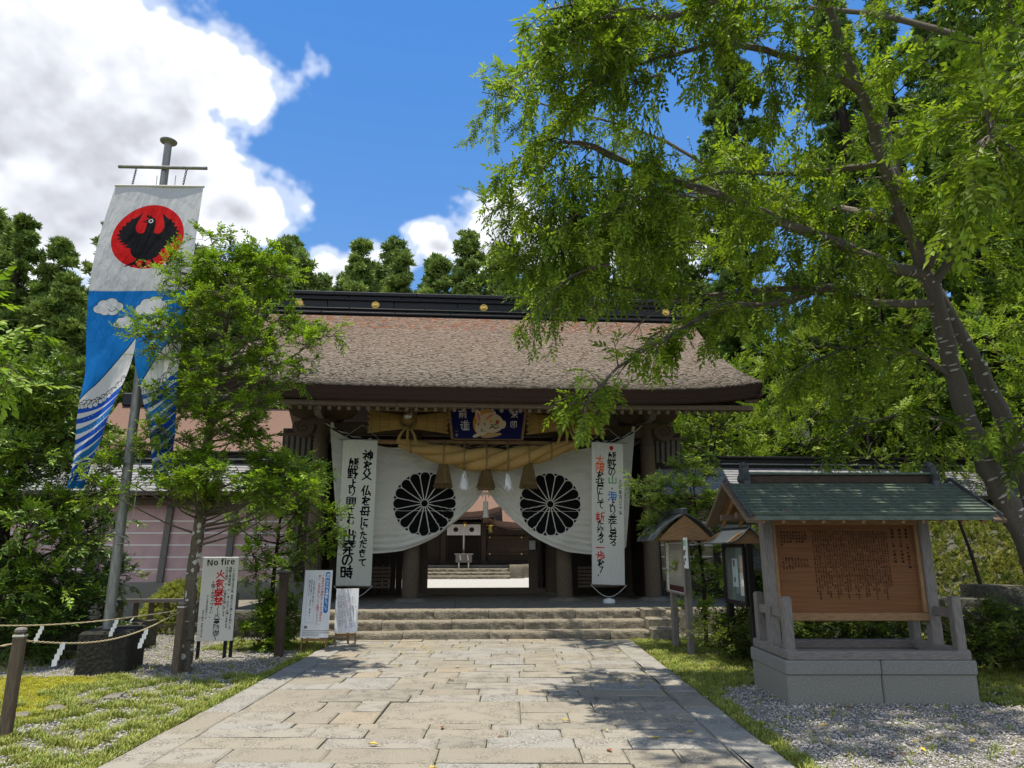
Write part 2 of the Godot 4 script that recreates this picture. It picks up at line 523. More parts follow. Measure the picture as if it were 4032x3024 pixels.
func smooth(pts: Array, sub := 5) -> Array:
	if pts.size() < 3:
		return pts
	var o := []
	for k in pts.size() - 1:
		for s in sub:
			o.append(pts[k].cubic_interpolate(pts[k + 1], pts[maxi(k - 1, 0)], pts[mini(k + 2, pts.size() - 1)], float(s) / sub))
	o.append(pts[-1])
	return o

func glyph(im: Image, ch: String, at: Vector2, size: Vector2, w: float, col: Color) -> void:
	if not BRUSH.has(ch):
		return
	var s: String = BRUSH[ch]
	var flow := s.begins_with("~")
	for token in s.trim_prefix("~").split(" ", false):
		var pts := []
		for k in range(0, token.length() - 1, 2):
			pts.append(at + Vector2(0.05 + 0.1 * token[k].to_int(), 0.05 + 0.1 * token[k + 1].to_int()) * size)
		if pts.size() == 1:
			pts.append(pts[0] + Vector2(1, 1))
		line(im, smooth(pts) if flow else pts, w * 1.12, w * 0.78, col)

# a column of writing, top to bottom; a blank leaves half a place
func column(im: Image, text: String, x: float, y: float, size: float, step: float, w: float, col: Color, colours := {}, kana := 0.86) -> float:
	for ch in text:
		if ch == " ":
			y += step * 0.5
			continue
		var code := ch.unicode_at(0)
		var k := kana if code >= 0x3040 and code <= 0x309f else 1.0
		glyph(im, ch, Vector2(x + size * (1.0 - k) * 0.5, y), Vector2(size * k, size * k), w, colours.get(ch, col))
		y += step * (0.9 if k < 1.0 else 1.0)
	return y

func fill_poly(im: Image, pts: Array, col: Color) -> void:
	var lo := 1e9
	var hi := -1e9
	for p in pts:
		lo = minf(lo, p.y)
		hi = maxf(hi, p.y)
	for y in range(maxi(0, int(lo)), mini(im.get_height() - 1, int(hi)) + 1):
		var xs := []
		for k in pts.size():
			var a: Vector2 = pts[k]
			var b: Vector2 = pts[(k + 1) % pts.size()]
			if (a.y <= y + 0.5) != (b.y <= y + 0.5):
				xs.append(a.x + (y + 0.5 - a.y) / (b.y - a.y) * (b.x - a.x))
		xs.sort()
		for k in range(0, xs.size() - 1, 2):
			im.fill_rect(Rect2i(int(round(xs[k])), y, maxi(1, int(round(xs[k + 1]) - round(xs[k]))), 1), col)

func ellipse_pts(c: Vector2, rx: float, ry: float, turn := 0.0, k := 40) -> Array:
	var o := []
	for i in k:
		o.append(c + Vector2(cos(TAU * i / k) * rx, sin(TAU * i / k) * ry).rotated(turn))
	return o

func blank(w: int, h: int, col: Color) -> Image:
	var im := Image.create(w, h, false, Image.FORMAT_RGB8)
	im.fill(col)
	return im

func crest(im: Image, c: Vector2, rx: float, ry: float) -> void:
	var ink := Color(0.045, 0.045, 0.055)
	var white := Color(0.80, 0.79, 0.75)
	var at := func(a: float, r: float) -> Vector2: return c + Vector2(cos(a) * r * rx, sin(a) * r * ry)
	for back in 2:
		for k in 16:
			var a: float = TAU * (k + (0.5 if back == 0 else 0.0)) / 16.0
			var half: float = PI / 16.0
			var rc := 0.83
			var out: Array = [at.call(a - half, 0.12), at.call(a - half, rc)]
			for s in range(1, 8):
				var t := PI * s / 8.0
				out.append(at.call(a - half * cos(t), rc + (0.17 if back else 0.16) * sin(t)))
			out.append(at.call(a + half, rc))
			out.append(at.call(a + half, 0.12))
			fill_poly(im, out, ink)
			if back:
				line(im, out, 3.0, 3.0, white)
	fill_poly(im, ellipse_pts(c, rx * 0.125, ry * 0.125), white)
	fill_poly(im, ellipse_pts(c, rx * 0.105, ry * 0.105), ink)

func curtain_print() -> Image:
	var im := blank(2048, 900, Color(0.83, 0.82, 0.78))
	# 7.2 m by 3.1 m, left top at x -3.65, y 4.35
	for s in [-1.42, 1.42]:
		crest(im, Vector2((s + 3.65) / 7.2 * 2048, (4.35 - 2.58) / 3.1 * 900), 0.71 / 7.2 * 2048, 0.71 / 3.1 * 900)
	for y in [205, 560]:
		im.fill_rect(Rect2i(0, y, 2048, 2), Color(0.87, 0.86, 0.83))
	return im

func left_banner_print() -> Image:
	var im := blank(512, 2048, Color(0.79, 0.79, 0.73))
	var ink := Color(0.05, 0.055, 0.07)
	column(im, "神を父 仏を母に", 300, 150, 150, 150, 11.5, ink)
	column(im, "いただきて", 300, 1175, 128, 138, 9.5, ink)
	column(im, "熊野よ", 92, 270, 150, 150, 11.5, ink)
	column(im, "り興さむ", 92, 690, 140, 140, 9.5, ink)
	column(im, "出発の時", 62, 1275, 175, 172, 13.5, ink)
	column(im, "たび", 226, 1305, 40, 56, 3.0, ink)
	column(im, "だち", 226, 1440, 40, 56, 3.0, ink)
	return im

func right_banner_print() -> Image:
	var im := blank(512, 2048, Color(0.79, 0.79, 0.75))
	var ink := Color(0.05, 0.055, 0.07)
	var red := Color(0.72, 0.07, 0.09)
	fill_poly(im, ellipse_pts(Vector2(325, 78), 32, 34), red)
	column(im, "熊野の山・海より差し昇る", 262, 135, 138, 119, 8.2, ink, {"山": Color(0.10, 0.55, 0.22), "海": Color(0.13, 0.42, 0.72)}, 0.8)
	column(im, "太陽を背にして 新たなる一歩を!", 66, 192, 138, 117, 8.2, ink, {"太": Color(0.85, 0.36, 0.16), "陽": Color(0.85, 0.36, 0.16), "新": red, "一": red, "歩": red, "!": ink}, 0.84)
	column(im, "正遷座百三十年", 430, 545, 58, 76, 3.6, Color(0.12, 0.27, 0.18))
	return im

func flag_print() -> Image:
	# 1.38 m by 4.7 m; the art is a black bird in a red sun above a sea of blue bands
	var im := blank(602, 2048, Color(0.79, 0.79, 0.79))
	var red := Color(0.82, 0.10, 0.11)
	var ink := Color(0.075, 0.08, 0.10)
	var c := Vector2(300, 380)
	fill_poly(im, ellipse_pts(c, 222, 232), red)
	for sd in [-1.0, 1.0]:
		var u := Vector2(sd * 222, 232)
		var wing := []
		for q in [[0.0, 0.50], [0.0, -0.12], [0.14, -0.12], [0.20, -0.09], [0.28, -0.09], [0.36, -0.16], [0.40, -0.28], [0.37, -0.46], [0.27, -0.74]]:
			wing.append(c + Vector2(q[0], q[1]) * u)
		for q in [[0.57, -0.54], [0.69, -0.42], [0.78, -0.29], [0.86, -0.16], [0.89, -0.02], [0.86, 0.11], [0.79, 0.21], [0.70, 0.30], [0.58, 0.37]]:
			var tip := Vector2(q[0], q[1])
			wing.append(c + (tip * 0.90 + Vector2(-0.02, -0.07)) * u)
			wing.append(c + (tip + Vector2(0.0, -0.03)) * u)
		fill_poly(im, wing, ink)
		for k in [-1, 0, 1]:
			line(im, [c + Vector2(sd * 60, 190), c + Vector2(sd * 60 + sd * 14 + k * 34.0, 214)], 8.0, 3.0, ink)
		line(im, [c + Vector2(sd * 24, 140), c + Vector2(sd * 60, 192)], 9.0, 7.0, ink)
	fill_poly(im, ellipse_pts(c + Vector2(0, 96), 92, 76), ink)
	line(im, [c + Vector2(0, 160), c + Vector2(0, 205)], 9.0, 8.0, ink)
	for k in [-1, 0, 1]:
		line(im, [c + Vector2(0, 200), c + Vector2(k * 30.0, 224)], 7.0, 3.0, ink)
	line(im, smooth([c + Vector2(0, 90), c + Vector2(-2, 0), c + Vector2(4, -90), c + Vector2(0, -112)]), 34.0, 26.0, ink)
	fill_poly(im, [c + Vector2(-16, -128), c + Vector2(-62, -104), c + Vector2(-16, -96)], ink)
	line(im, [c + Vector2(-18, -108), c + Vector2(-52, -106)], 1.8, 1.8, red)
	fill_poly(im, [c + Vector2(-36, -148), c + Vector2(-30, -132), c + Vector2(0, -138), c + Vector2(-8, -158), c + Vector2(-16, -144), c + Vector2(-26, -162)], ink)
	fill_poly(im, ellipse_pts(c + Vector2(-3, -112), 15, 15), Color(0.86, 0.86, 0.86))
	fill_poly(im, ellipse_pts(c + Vector2(-3, -112), 8, 8), ink)
	# the sea
	var blue := Color(0.05, 0.44, 0.74)
	var white := Color(0.80, 0.80, 0.81)
	var deep := Color(0.09, 0.30, 0.68)
	var teal := Color(0.13, 0.42, 0.66)
	im.fill_rect(Rect2i(0, 768, 602, 1280), blue)
	im.fill_rect(Rect2i(0, 762, 602, 5), Color(0.72, 0.72, 0.72))
	for e in [[130, 880, 1.0], [390, 880, 1.15], [225, 985, 0.7], [440, 1000, 0.7]]:
		for ring in 3:
			var grow: float = [9.0, 3.0, 0.0][ring]
			var k: Color = [ink, white, white][ring]
			for b in [[-62, 12, 30], [-34, -18, 34], [10, -30, 36], [46, -6, 32], [20, 20, 34], [-24, 24, 30]]:
				if ring < 2:
					fill_poly(im, ellipse_pts(Vector2(e[0] + b[0] * e[2], e[1] + b[1] * e[2]), b[2] * e[2] + grow * 0.5, b[2] * e[2] * 0.9 + grow * 0.5), k)
		line(im, smooth([Vector2(e[0] - 8, e[1] + 8), Vector2(e[0] + 14, e[1] + 26), Vector2(e[0] + 44, e[1] + 8)]), 2.0, 2.0, ink)
	for side in 2:
		var ox := 0.0 if side == 0 else 301.0
		var up := 0.0 if side == 0 else 90.0
		var band := [Vector2(ox, 1500 - up), Vector2(ox + 90, 1400 - up), Vector2(ox + 200, 1240 - up), Vector2(ox + 301, 1090 - up * 0.3), Vector2(ox + 301, 2048), Vector2(ox, 2048)]
		fill_poly(im, band, white)
		line(im, band.slice(0, 4), 3.0, 3.0, ink)
		for k in 9:
			var y := 1560.0 - up + k * 64.0
			var stripe := []
			for s in 9:
				var f := s / 8.0
				stripe.append(Vector2(ox + 301.0 * f, y - 150.0 * f * f - 20.0 * sin(f * PI)))
			for s in 9:
				var f := 1.0 - s / 8.0
				stripe.append(Vector2(ox + 301.0 * f, y + 30.0 - 120.0 * f * f - 14.0 * sin(f * PI)))
			fill_poly(im, stripe, [deep, deep, teal][k % 3])
		for k in 26:
			var f := k / 25.0
			var p := Vector2(ox + 20 + 270 * f, 1530 - up - 170 * f * f + 14 * sin(k * 2.3))
			fill_poly(im, ellipse_pts(p, 19, 17), ink)
			fill_poly(im, ellipse_pts(p + Vector2(1, 2), 16, 14), white)
		for k in 30:
			span_disc(im, Vector2(ox + 40 + fmod(k * 67.3, 230.0), 1590 - up + fmod(k * 41.7, 110.0)), 2.5, white)
	im.fill_rect(Rect2i(0, 2000, 602, 48), Color(0.12, 0.42, 0.72))
	im.fill_rect(Rect2i(0, 1950, 602, 22), deep)
	return im

func votive_print() -> Image:
	# 1.66 m by 0.74 m, blue board with a white rabbit on a yellow moon
	var im := blank(1024, 460, Color(0.035, 0.055, 0.30))
	var white := Color(0.83, 0.76, 0.66)
	var c := Vector2(500, 255)
	fill_poly(im, ellipse_pts(c + Vector2(-12, -5), 175, 185), Color(0.78, 0.55, 0.20))
	var pink := Color(0.82, 0.50, 0.50)
	fill_poly(im, ellipse_pts(c + Vector2(62, -12), 172, 128, 0.14), white)
	fill_poly(im, ellipse_pts(c + Vector2(-62, 52), 96, 98), white)
	fill_poly(im, ellipse_pts(c + Vector2(-112, -92), 40, 92, -0.30), white)
	fill_poly(im, ellipse_pts(c + Vector2(-110, -84), 20, 62, -0.30), pink)
	fill_poly(im, ellipse_pts(c + Vector2(44, -96), 34, 96, 0.95), white)
	fill_poly(im, ellipse_pts(c + Vector2(40, -90), 17, 66, 0.95), pink)
	fill_poly(im, ellipse_pts(c + Vector2(232, 10), 34, 52, 0.2), white)
	fill_poly(im, ellipse_pts(c + Vector2(-130, 152), 60, 22, -0.3), white)
	fill_poly(im, ellipse_pts(c + Vector2(70, 150), 140, 26, -0.15), Color(0.72, 0.60, 0.42))
	var ink := Color(0.14, 0.10, 0.08)
	for sd in [-1.0, 1.0]:
		var e := c + Vector2(-68 + sd * 42, 12)
		fill_poly(im, ellipse_pts(e, 9, 12), Color(0.55, 0.18, 0.14))
		line(im, [e + Vector2(-16, -12), e + Vector2(2, -20), e + Vector2(16, -14)], 3.0, 2.0, ink)
	line(im, [c + Vector2(-74, 68), c + Vector2(-62, 78), c + Vector2(-48, 68)], 3.0, 2.0, ink)
	line(im, smooth([c + Vector2(-62, 78), c + Vector2(-60, 92), c + Vector2(-80, 104), c + Vector2(-62, 78), c + Vector2(-40, 106), c + Vector2(-14, 92)]), 2.6, 2.2, ink)
	fill_poly(im, ellipse_pts(c + Vector2(58, -32), 22, 18), Color(0.85, 0.62, 0.12))
	fill_poly(im, ellipse_pts(c + Vector2(148, -22), 26, 24), Color(0.62, 0.08, 0.10))
	fill_poly(im, ellipse_pts(c + Vector2(150, -22), 9, 9), Color(0.8, 0.6, 0.3))
	for k in 6:
		fill_poly(im, ellipse_pts(c + Vector2(66 + k * 17.0, 12 + 10.0 * sin(k * 2.1)), 13, 6, k * 0.9), Color(0.12, 0.27, 0.13))
	line(im, smooth([c + Vector2(50, 56), c + Vector2(90, 36), c + Vector2(120, 58), c + Vector2(170, 44)]), 10.0, 6.0, Color(0.33, 0.30, 0.27))
	var pale := Color(0.78, 0.76, 0.78)
	column(im, "前", 112, 72, 120, 120, 6.5, pale)
	column(im, "進", 138, 214, 130, 120, 6.5, pale)
	column(im, "癸", 836, 82, 96, 110, 5.5, pale)
	column(im, "卯", 820, 218, 96, 110, 5.5, pale)
	column(im, "一古", 72, 330, 44, 50, 3.0, Color(0.62, 0.55, 0.42))
	return im

func fire_sign_print() -> Image:
	var im := blank(512, 1240, Color(0.84, 0.83, 0.79))
	var ink := Color(0.10, 0.11, 0.11)
	column(im, "火気厳禁", 206, 190, 128, 136, 10.0, Color(0.74, 0.06, 0.11))
	column(im, "（火事防御）", 222, 735, 92, 88, 5.0, ink)
	span_disc(im, Vector2(172, 372), 13, Color(0.74, 0.12, 0.14))
	column(im, "固くお守り下さい。", 150, 400, 54, 60, 4.0, ink)
	column(im, "ここは世界遺産の地 古来よりの神々をお祀りした", 440, 165, 40, 43, 2.6, ink, {"世": Color(0.2, 0.42, 0.25), "界": Color(0.2, 0.42, 0.25), "遺": Color(0.2, 0.42, 0.25), "産": Color(0.2, 0.42, 0.25)})
	column(im, "神聖な建造物群です。 多くの方々の想いを寄せる", 388, 140, 40, 43, 2.6, ink)
	column(im, "大切な場所です。 注意をお願い致します。", 336, 140, 40, 43, 2.6, ink)
	column(im, "山下世界遺産御地よりの", 92, 560, 30, 34, 1.8, ink)
	column(im, "古来正御本 熊野本宮大社", 46, 780, 30, 36, 1.8, ink)
	return im

func photo_sign_print() -> Image:
	var im := blank(460, 1150, Color(0.88, 0.89, 0.90))
	var blue := Color(0.05, 0.42, 0.70)
	im.fill_rect(Rect2i(352, 62, 76, 640), blue)
	span_disc(im, Vector2(390, 66), 38, blue)
	span_disc(im, Vector2(390, 700), 38, blue)
	column(im, "神門内の写真撮影について", 364, 52, 52, 57, 3.6, Color(0.93, 0.95, 0.97))
	var red := Color(0.72, 0.13, 0.20)
	column(im, "ご参拝記念の撮影のみとさせて頂きます。", 288, 82, 46, 48, 2.6, red)
	column(im, "但し、左記の件については順守して下さい。", 228, 82, 46, 48, 2.6, red)
	var g := Color(0.55, 0.57, 0.58)
	for r in [[58, 100, 140, 3], [58, 898, 140, 3], [58, 100, 3, 800], [196, 100, 3, 800]]:
		im.fill_rect(Rect2i(r[0], r[1], r[2], r[3]), g)
	var ink := Color(0.16, 0.17, 0.18)
	column(im, "・ご参拝の場所は前に御注意下さい。", 150, 135, 28, 33, 1.7, ink)
	column(im, "・写真の大切な撮影については事前の方が御注意です。", 112, 135, 26, 29, 1.7, ink)
	column(im, "神門の御社におります。", 76, 170, 26, 30, 1.7, ink)
	im.fill_rect(Rect2i(52, 960, 52, 36), Color(0.05, 0.05, 0.05))
	im.fill_rect(Rect2i(68, 950, 20, 12), Color(0.05, 0.05, 0.05))
	span_disc(im, Vector2(78, 978), 13, Color(0.88, 0.88, 0.88))
	span_disc(im, Vector2(78, 978), 8, Color(0.05, 0.05, 0.05))
	return im

func dense_print(w: int, h: int, paper: Color, ink: Color, cols: Array, size: float, wt: float) -> Image:
	var im := blank(w, h, paper)
	rng.seed = 77
	for c in cols:
		var y: float = c[1]
		while y < c[2]:
			if rng.randf() > 0.06:
				glyph(im, KANA[rng.randi() % KANA.length()], Vector2(c[0], y), Vector2(size, size), wt, c[3] if c.size() > 3 else ink)
			y += size * 1.12
	return im

func board_print() -> Image:
	# shrine board, 1.64 m by 1.05 m, planed planks with their grain
	var cols := []
	for k in 30:
		cols.append([320.0 + k * 22.0, 70.0 + (6.0 if k % 4 else 0.0), 590.0 + 60.0 * sin(k * 1.7)])
	var im := blank(1200, 768, Color(0.88, 0.80, 0.74))
	var gn := FastNoiseLite.new()
	gn.seed = 8
	gn.frequency = 0.03
	for y in 768:
		for x in range(0, 1200, 6):
			var v := 1.0 + 0.16 * gn.get_noise_2d(x * 0.05, y * 2.4) + 0.10 * gn.get_noise_2d(x * 0.02 + 300.0, y * 9.0)
			if y % 128 < 2:
				v *= 0.72
			im.fill_rect(Rect2i(x, y, 6, 1), Color(0.90 * v, 0.84 * v, 0.77 * v))
	rng.seed = 77
	for q in cols:
		var y: float = q[1]
		while y < q[2]:
			if rng.randf() > 0.06:
				glyph(im, KANA[rng.randi() % KANA.length()], Vector2(q[0], y), Vector2(17, 17), 1.2, Color(0.30, 0.20, 0.15))
			y += 19.0
	var ink := Color(0.13, 0.06, 0.03)
	for k in 9:
		column(im, ["御本社大祭", "本宮古祭", "神社日祭", "正月神事", "東宮祭", "前山神事", "大社古祭", "入日神事", "年神祭"][k], 45 + k * 26, 78, 20, 27, 1.5, ink)
		column(im, ["十二月十日", "四月十五日", "四月十四日", "四月十三日", "二月四日", "四月三日", "一月七日", "一月二日", "一月一日"][k], 45 + k * 26, 300, 18, 22, 1.5, ink)
	column(im, "東御前", 1130, 58, 26, 30, 1.9, ink)
	column(im, "御本社 三宮 大神年神", 1075, 58, 26, 30, 1.9, ink)
	column(im, "西御前 二宮 太神大神", 1010, 58, 26, 30, 1.9, ink)
	column(im, "一宮 大神世大神", 1130, 180, 26, 30, 1.9, ink)
	return im

# ------------------------------------------------------------------ sky
func make_sky() -> void:
	# cumulus heaps by bearing (0 is straight down the path, positive to the right), height and size in degrees, spread over the whole sky
	var heaps := [[-40, 31, 10, 8], [-47, 26, 11, 11], [-33.5, 28, 6, 6.5], [-35, 22, 8, 6], [-26.0, 34.6, 4.2, 2.8], [-28.5, 31.5, 4.6, 4], [-31, 34, 3.4, 3], [-27.5, 27.5, 4.2, 3.8], [-23.4, 25, 4.2, 2.6], [-29, 22, 6, 4], [-1.0, 25.6, 2.8, 2.9], [0.4, 27.2, 1.5, 1.6], [1.6, 24.6, 2.4, 2.0], [-3.4, 23.6, 3.0, 1.6], [-6.8, 24.2, 2.2, 1.4], [4.2, 24.8, 1.7, 1.7], [6.5, 23.5, 2.6, 1.8], [12, 24, 4, 3], [-11.5, 22.6, 2.6, 1.4], [-15, 21.5, 3, 1.6]]
	for k in 46:
		var b := 40.0 + 282.0 * (k + 0.5) / 46.0
		heaps.append([b if b < 180.0 else b - 360.0, 8.0 + 32.0 * fmod(k * 0.618, 1.0), 6.0 + 8.0 * fmod(k * 0.37, 1.0), 4.0 + 5.0 * fmod(k * 0.71, 1.0)])
	var W := 3072
	var H := 1536
	var f := FastNoiseLite.new()
	f.seed = 11
	f.frequency = 7.0
	f.fractal_octaves = 6
	f.fractal_gain = 0.55
	var g := FastNoiseLite.new()
	g.seed = 23
	g.frequency = 22.0
	g.fractal_octaves = 4
	# how much cloud: coarse map of the heaps, two samples a degree
	var cov := PackedFloat32Array()
	cov.resize(720 * 181)
	cov.fill(-2.0)
	for hp in heaps:
		for e in range(maxi(0, int((hp[1] - hp[3] * 1.8) * 2)), mini(180, int((hp[1] + hp[3] * 1.8) * 2)) + 1):
			var wide := int(hp[2] * 1.8 * 2.0 / maxf(0.3, cos(deg_to_rad(e * 0.5))))
			for x in range(-wide, wide + 1):
				var dx := x * 0.5 * cos(deg_to_rad(e * 0.5)) / hp[2] as float
				var dy := (e * 0.5 - hp[1]) / hp[3] as float
				var q := 1.0 - sqrt(dx * dx + dy * dy)
				var at := e * 720 + posmod(int(hp[0] * 2.0) + x + 360, 720)
				cov[at] = maxf(cov[at], q) + (0.12 if q > 0.0 and cov[at] > 0.0 else 0.0)
	var bytes := PackedByteArray()
	bytes.resize(W * H * 3)
	var sun := Vector3(-0.15, 1.0, 0.07).normalized()
	for j in H / 2:
		var el := (0.5 - (j + 0.5) / H) * PI
		var deg := rad_to_deg(el)
		var ce := cos(el)
		var se := sin(el)
		var k := pow(clampf(1.0 - se, 0.0, 1.0), 3.2)
		var sr := lerpf(0.038, 0.25, k)
		var sg := lerpf(0.148, 0.42, k)
		var sb := lerpf(0.41, 0.58, k)
		var ey := minf(deg * 2.0, 179.0)
		var e0 := int(ey)
		var fy := ey - e0
		for i in W:
			# column 0 of a panorama lies straight ahead (-z), a quarter on is +x
			var b := (i + 0.5) / W * 360.0
			if b > 180.0:
				b -= 360.0
			var bx := fposmod((b + 180.0) * 2.0, 720.0)
			var x0 := int(bx) % 720
			var x1 := (x0 + 1) % 720
			var fx := bx - floorf(bx)
			var cv := lerpf(lerpf(cov[e0 * 720 + x0], cov[e0 * 720 + x1], fx), lerpf(cov[e0 * 720 + 720 + x0], cov[e0 * 720 + 720 + x1], fx), fy)
			var r := sr
			var gg := sg
			var bl := sb
			if cv > -0.9:
				var br := deg_to_rad(b)
				var d := Vector3(sin(br) * ce, se * 1.25, -cos(br) * ce)
				var nz := f.get_noise_3dv(d)
				var big := cv * 1.15 + nz * 1.0 + g.get_noise_3dv(d) * 0.42 + 0.10
				var a := smoothstep(-0.06, 0.42, big)
				a = maxf(a, 0.5 * smoothstep(-0.42, 0.10, big + g.get_noise_3dv(d * 0.6) * 0.5))
				if a > 0.0:
					# thick middles are greyer, edges and tops white
					var lit := f.get_noise_3dv(d + Vector3(-0.010, 0.016, 0))
					var w := clampf(0.97 - 0.40 * smoothstep(0.35, 1.05, cv + nz * 0.10) * (1.0 - 0.7 * smoothstep(27.0, 37.0, deg)) + (nz - lit) * 0.30 + g.get_noise_3dv(d) * 0.05, 0.36, 1.0)
					r = lerpf(r, w * 0.68, a)
					gg = lerpf(gg, w * 0.70, a)
					bl = lerpf(bl, minf(1.0, w * 0.69 + 0.045), a)
			var p := (j * W + i) * 3
			bytes[p] = int(255.0 * clampf(pow(r, 0.4545), 0.0, 1.0))
			bytes[p + 1] = int(255.0 * clampf(pow(gg, 0.4545), 0.0, 1.0))
			bytes[p + 2] = int(255.0 * clampf(pow(bl, 0.4545), 0.0, 1.0))
	for p in range(W * (H / 2), W * H):
		bytes[p * 3] = 120
		bytes[p * 3 + 1] = 122
		bytes[p * 3 + 2] = 100
	var pano := PanoramaSkyMaterial.new()
	pano.panorama = ImageTexture.create_from_image(Image.create_from_data(W, H, false, Image.FORMAT_RGB8, bytes))
	pano.energy_multiplier = 1.0
	var env := Environment.new()
	env.background_mode = Environment.BG_SKY
	env.sky = Sky.new()
	env.sky.sky_material = pano
	env.background_energy_multiplier = 1.0
	env.tonemap_mode = Environment.TONE_MAPPER_LINEAR
	env.tonemap_exposure = EXPOSURE
	env.sdfgi_enabled = true
	env.ssao_enabled = true
	env.ssil_enabled = true
	var we := WorldEnvironment.new()
	we.name = "environment"
	we.environment = env
	add_child(we)
	var s := DirectionalLight3D.new()
	s.name = "sun"
	s.light_energy = 1.13
	s.light_color = Color(1.0, 0.965, 0.90)
	s.light_angular_distance = 0.53
	s.shadow_enabled = true
	add_child(s)
	s.look_at_from_position(sun * 50.0, Vector3.ZERO, Vector3.FORWARD)

const EXPOSURE := 1.85

func make_camera() -> void:
	var cam := Camera3D.new()
	cam.name = "camera"
	cam.position = Vector3(0, 1.6, 0)
	cam.rotation_degrees = Vector3(13.2, 0, 0)
	cam.fov = 57.43
	cam.near = 0.05
	cam.far = 900.0
	cam.current = true
	add_child(cam)

# ------------------------------------------------------------------ the gate
const EAVE_Z := 2.35
const HALF := 5.72
const FLOOR := 0.465

func roof_y(z: float) -> float:
	var d := EAVE_Z - z
	return 4.83 + 0.42 * d + 0.0658 * d * d

func lift(x: float, z: float) -> float:
	return 0.22 * pow(absf(x) / HALF, 5.0) * clampf((z + 1.7) / 4.05, 0.0, 1.0)

func bark_slope(g: Geo, half: float, zs: Array, yf: Callable, courses: int, wide: float) -> void:
	for k in courses:
		var f0 := float(k) / courses
		var f1 := minf(1.02, float(k + 1.35) / courses)
		var z0 := lerpf(zs[0], zs[1], f0)
		var z1 := lerpf(zs[0], zs[1], f1)
		var x := -half
		while x < half - 0.01:
			var w := minf(rr(0.5, 1.5) * wide, half - x)
			var up := rr(0.003, 0.007)
			var j := rr(-0.02, 0.02)
			var old := clampf(1.0 - f0 * 1.15 + rr(-0.45, 0.45), 0.0, 1.0)
			var k0 := lin(0.25, 0.185, 0.14).lerp(lin(0.32, 0.275, 0.22), old)
			if f0 > 0.86 and rng.randf() < 0.3:
				k0 = lin(0.28, 0.13, 0.075)
			g.tint(k0 * rr(0.80, 1.16))
			var a := Vector3(x, yf.call(x, z0 + j) + up, z0 + j)
			var b := Vector3(x + w, yf.call(x + w, z0 + j) + up, z0 + j)
			var c := Vector3(x + w, yf.call(x + w, z1) - 0.004, z1)
			var d := Vector3(x, yf.call(x, z1) - 0.004, z1)
			g.face([a, b, c, d], Vector3(0, 1, 0.6), [Vector2(0, 0), Vector2(1, 0), Vector2(1, 1), Vector2(0, 1)])
			g.face([a - Vector3(0, 0.03, 0.01), b - Vector3(0, 0.03, 0.01), b, a], Vector3(0, 0, 1))
			x += w

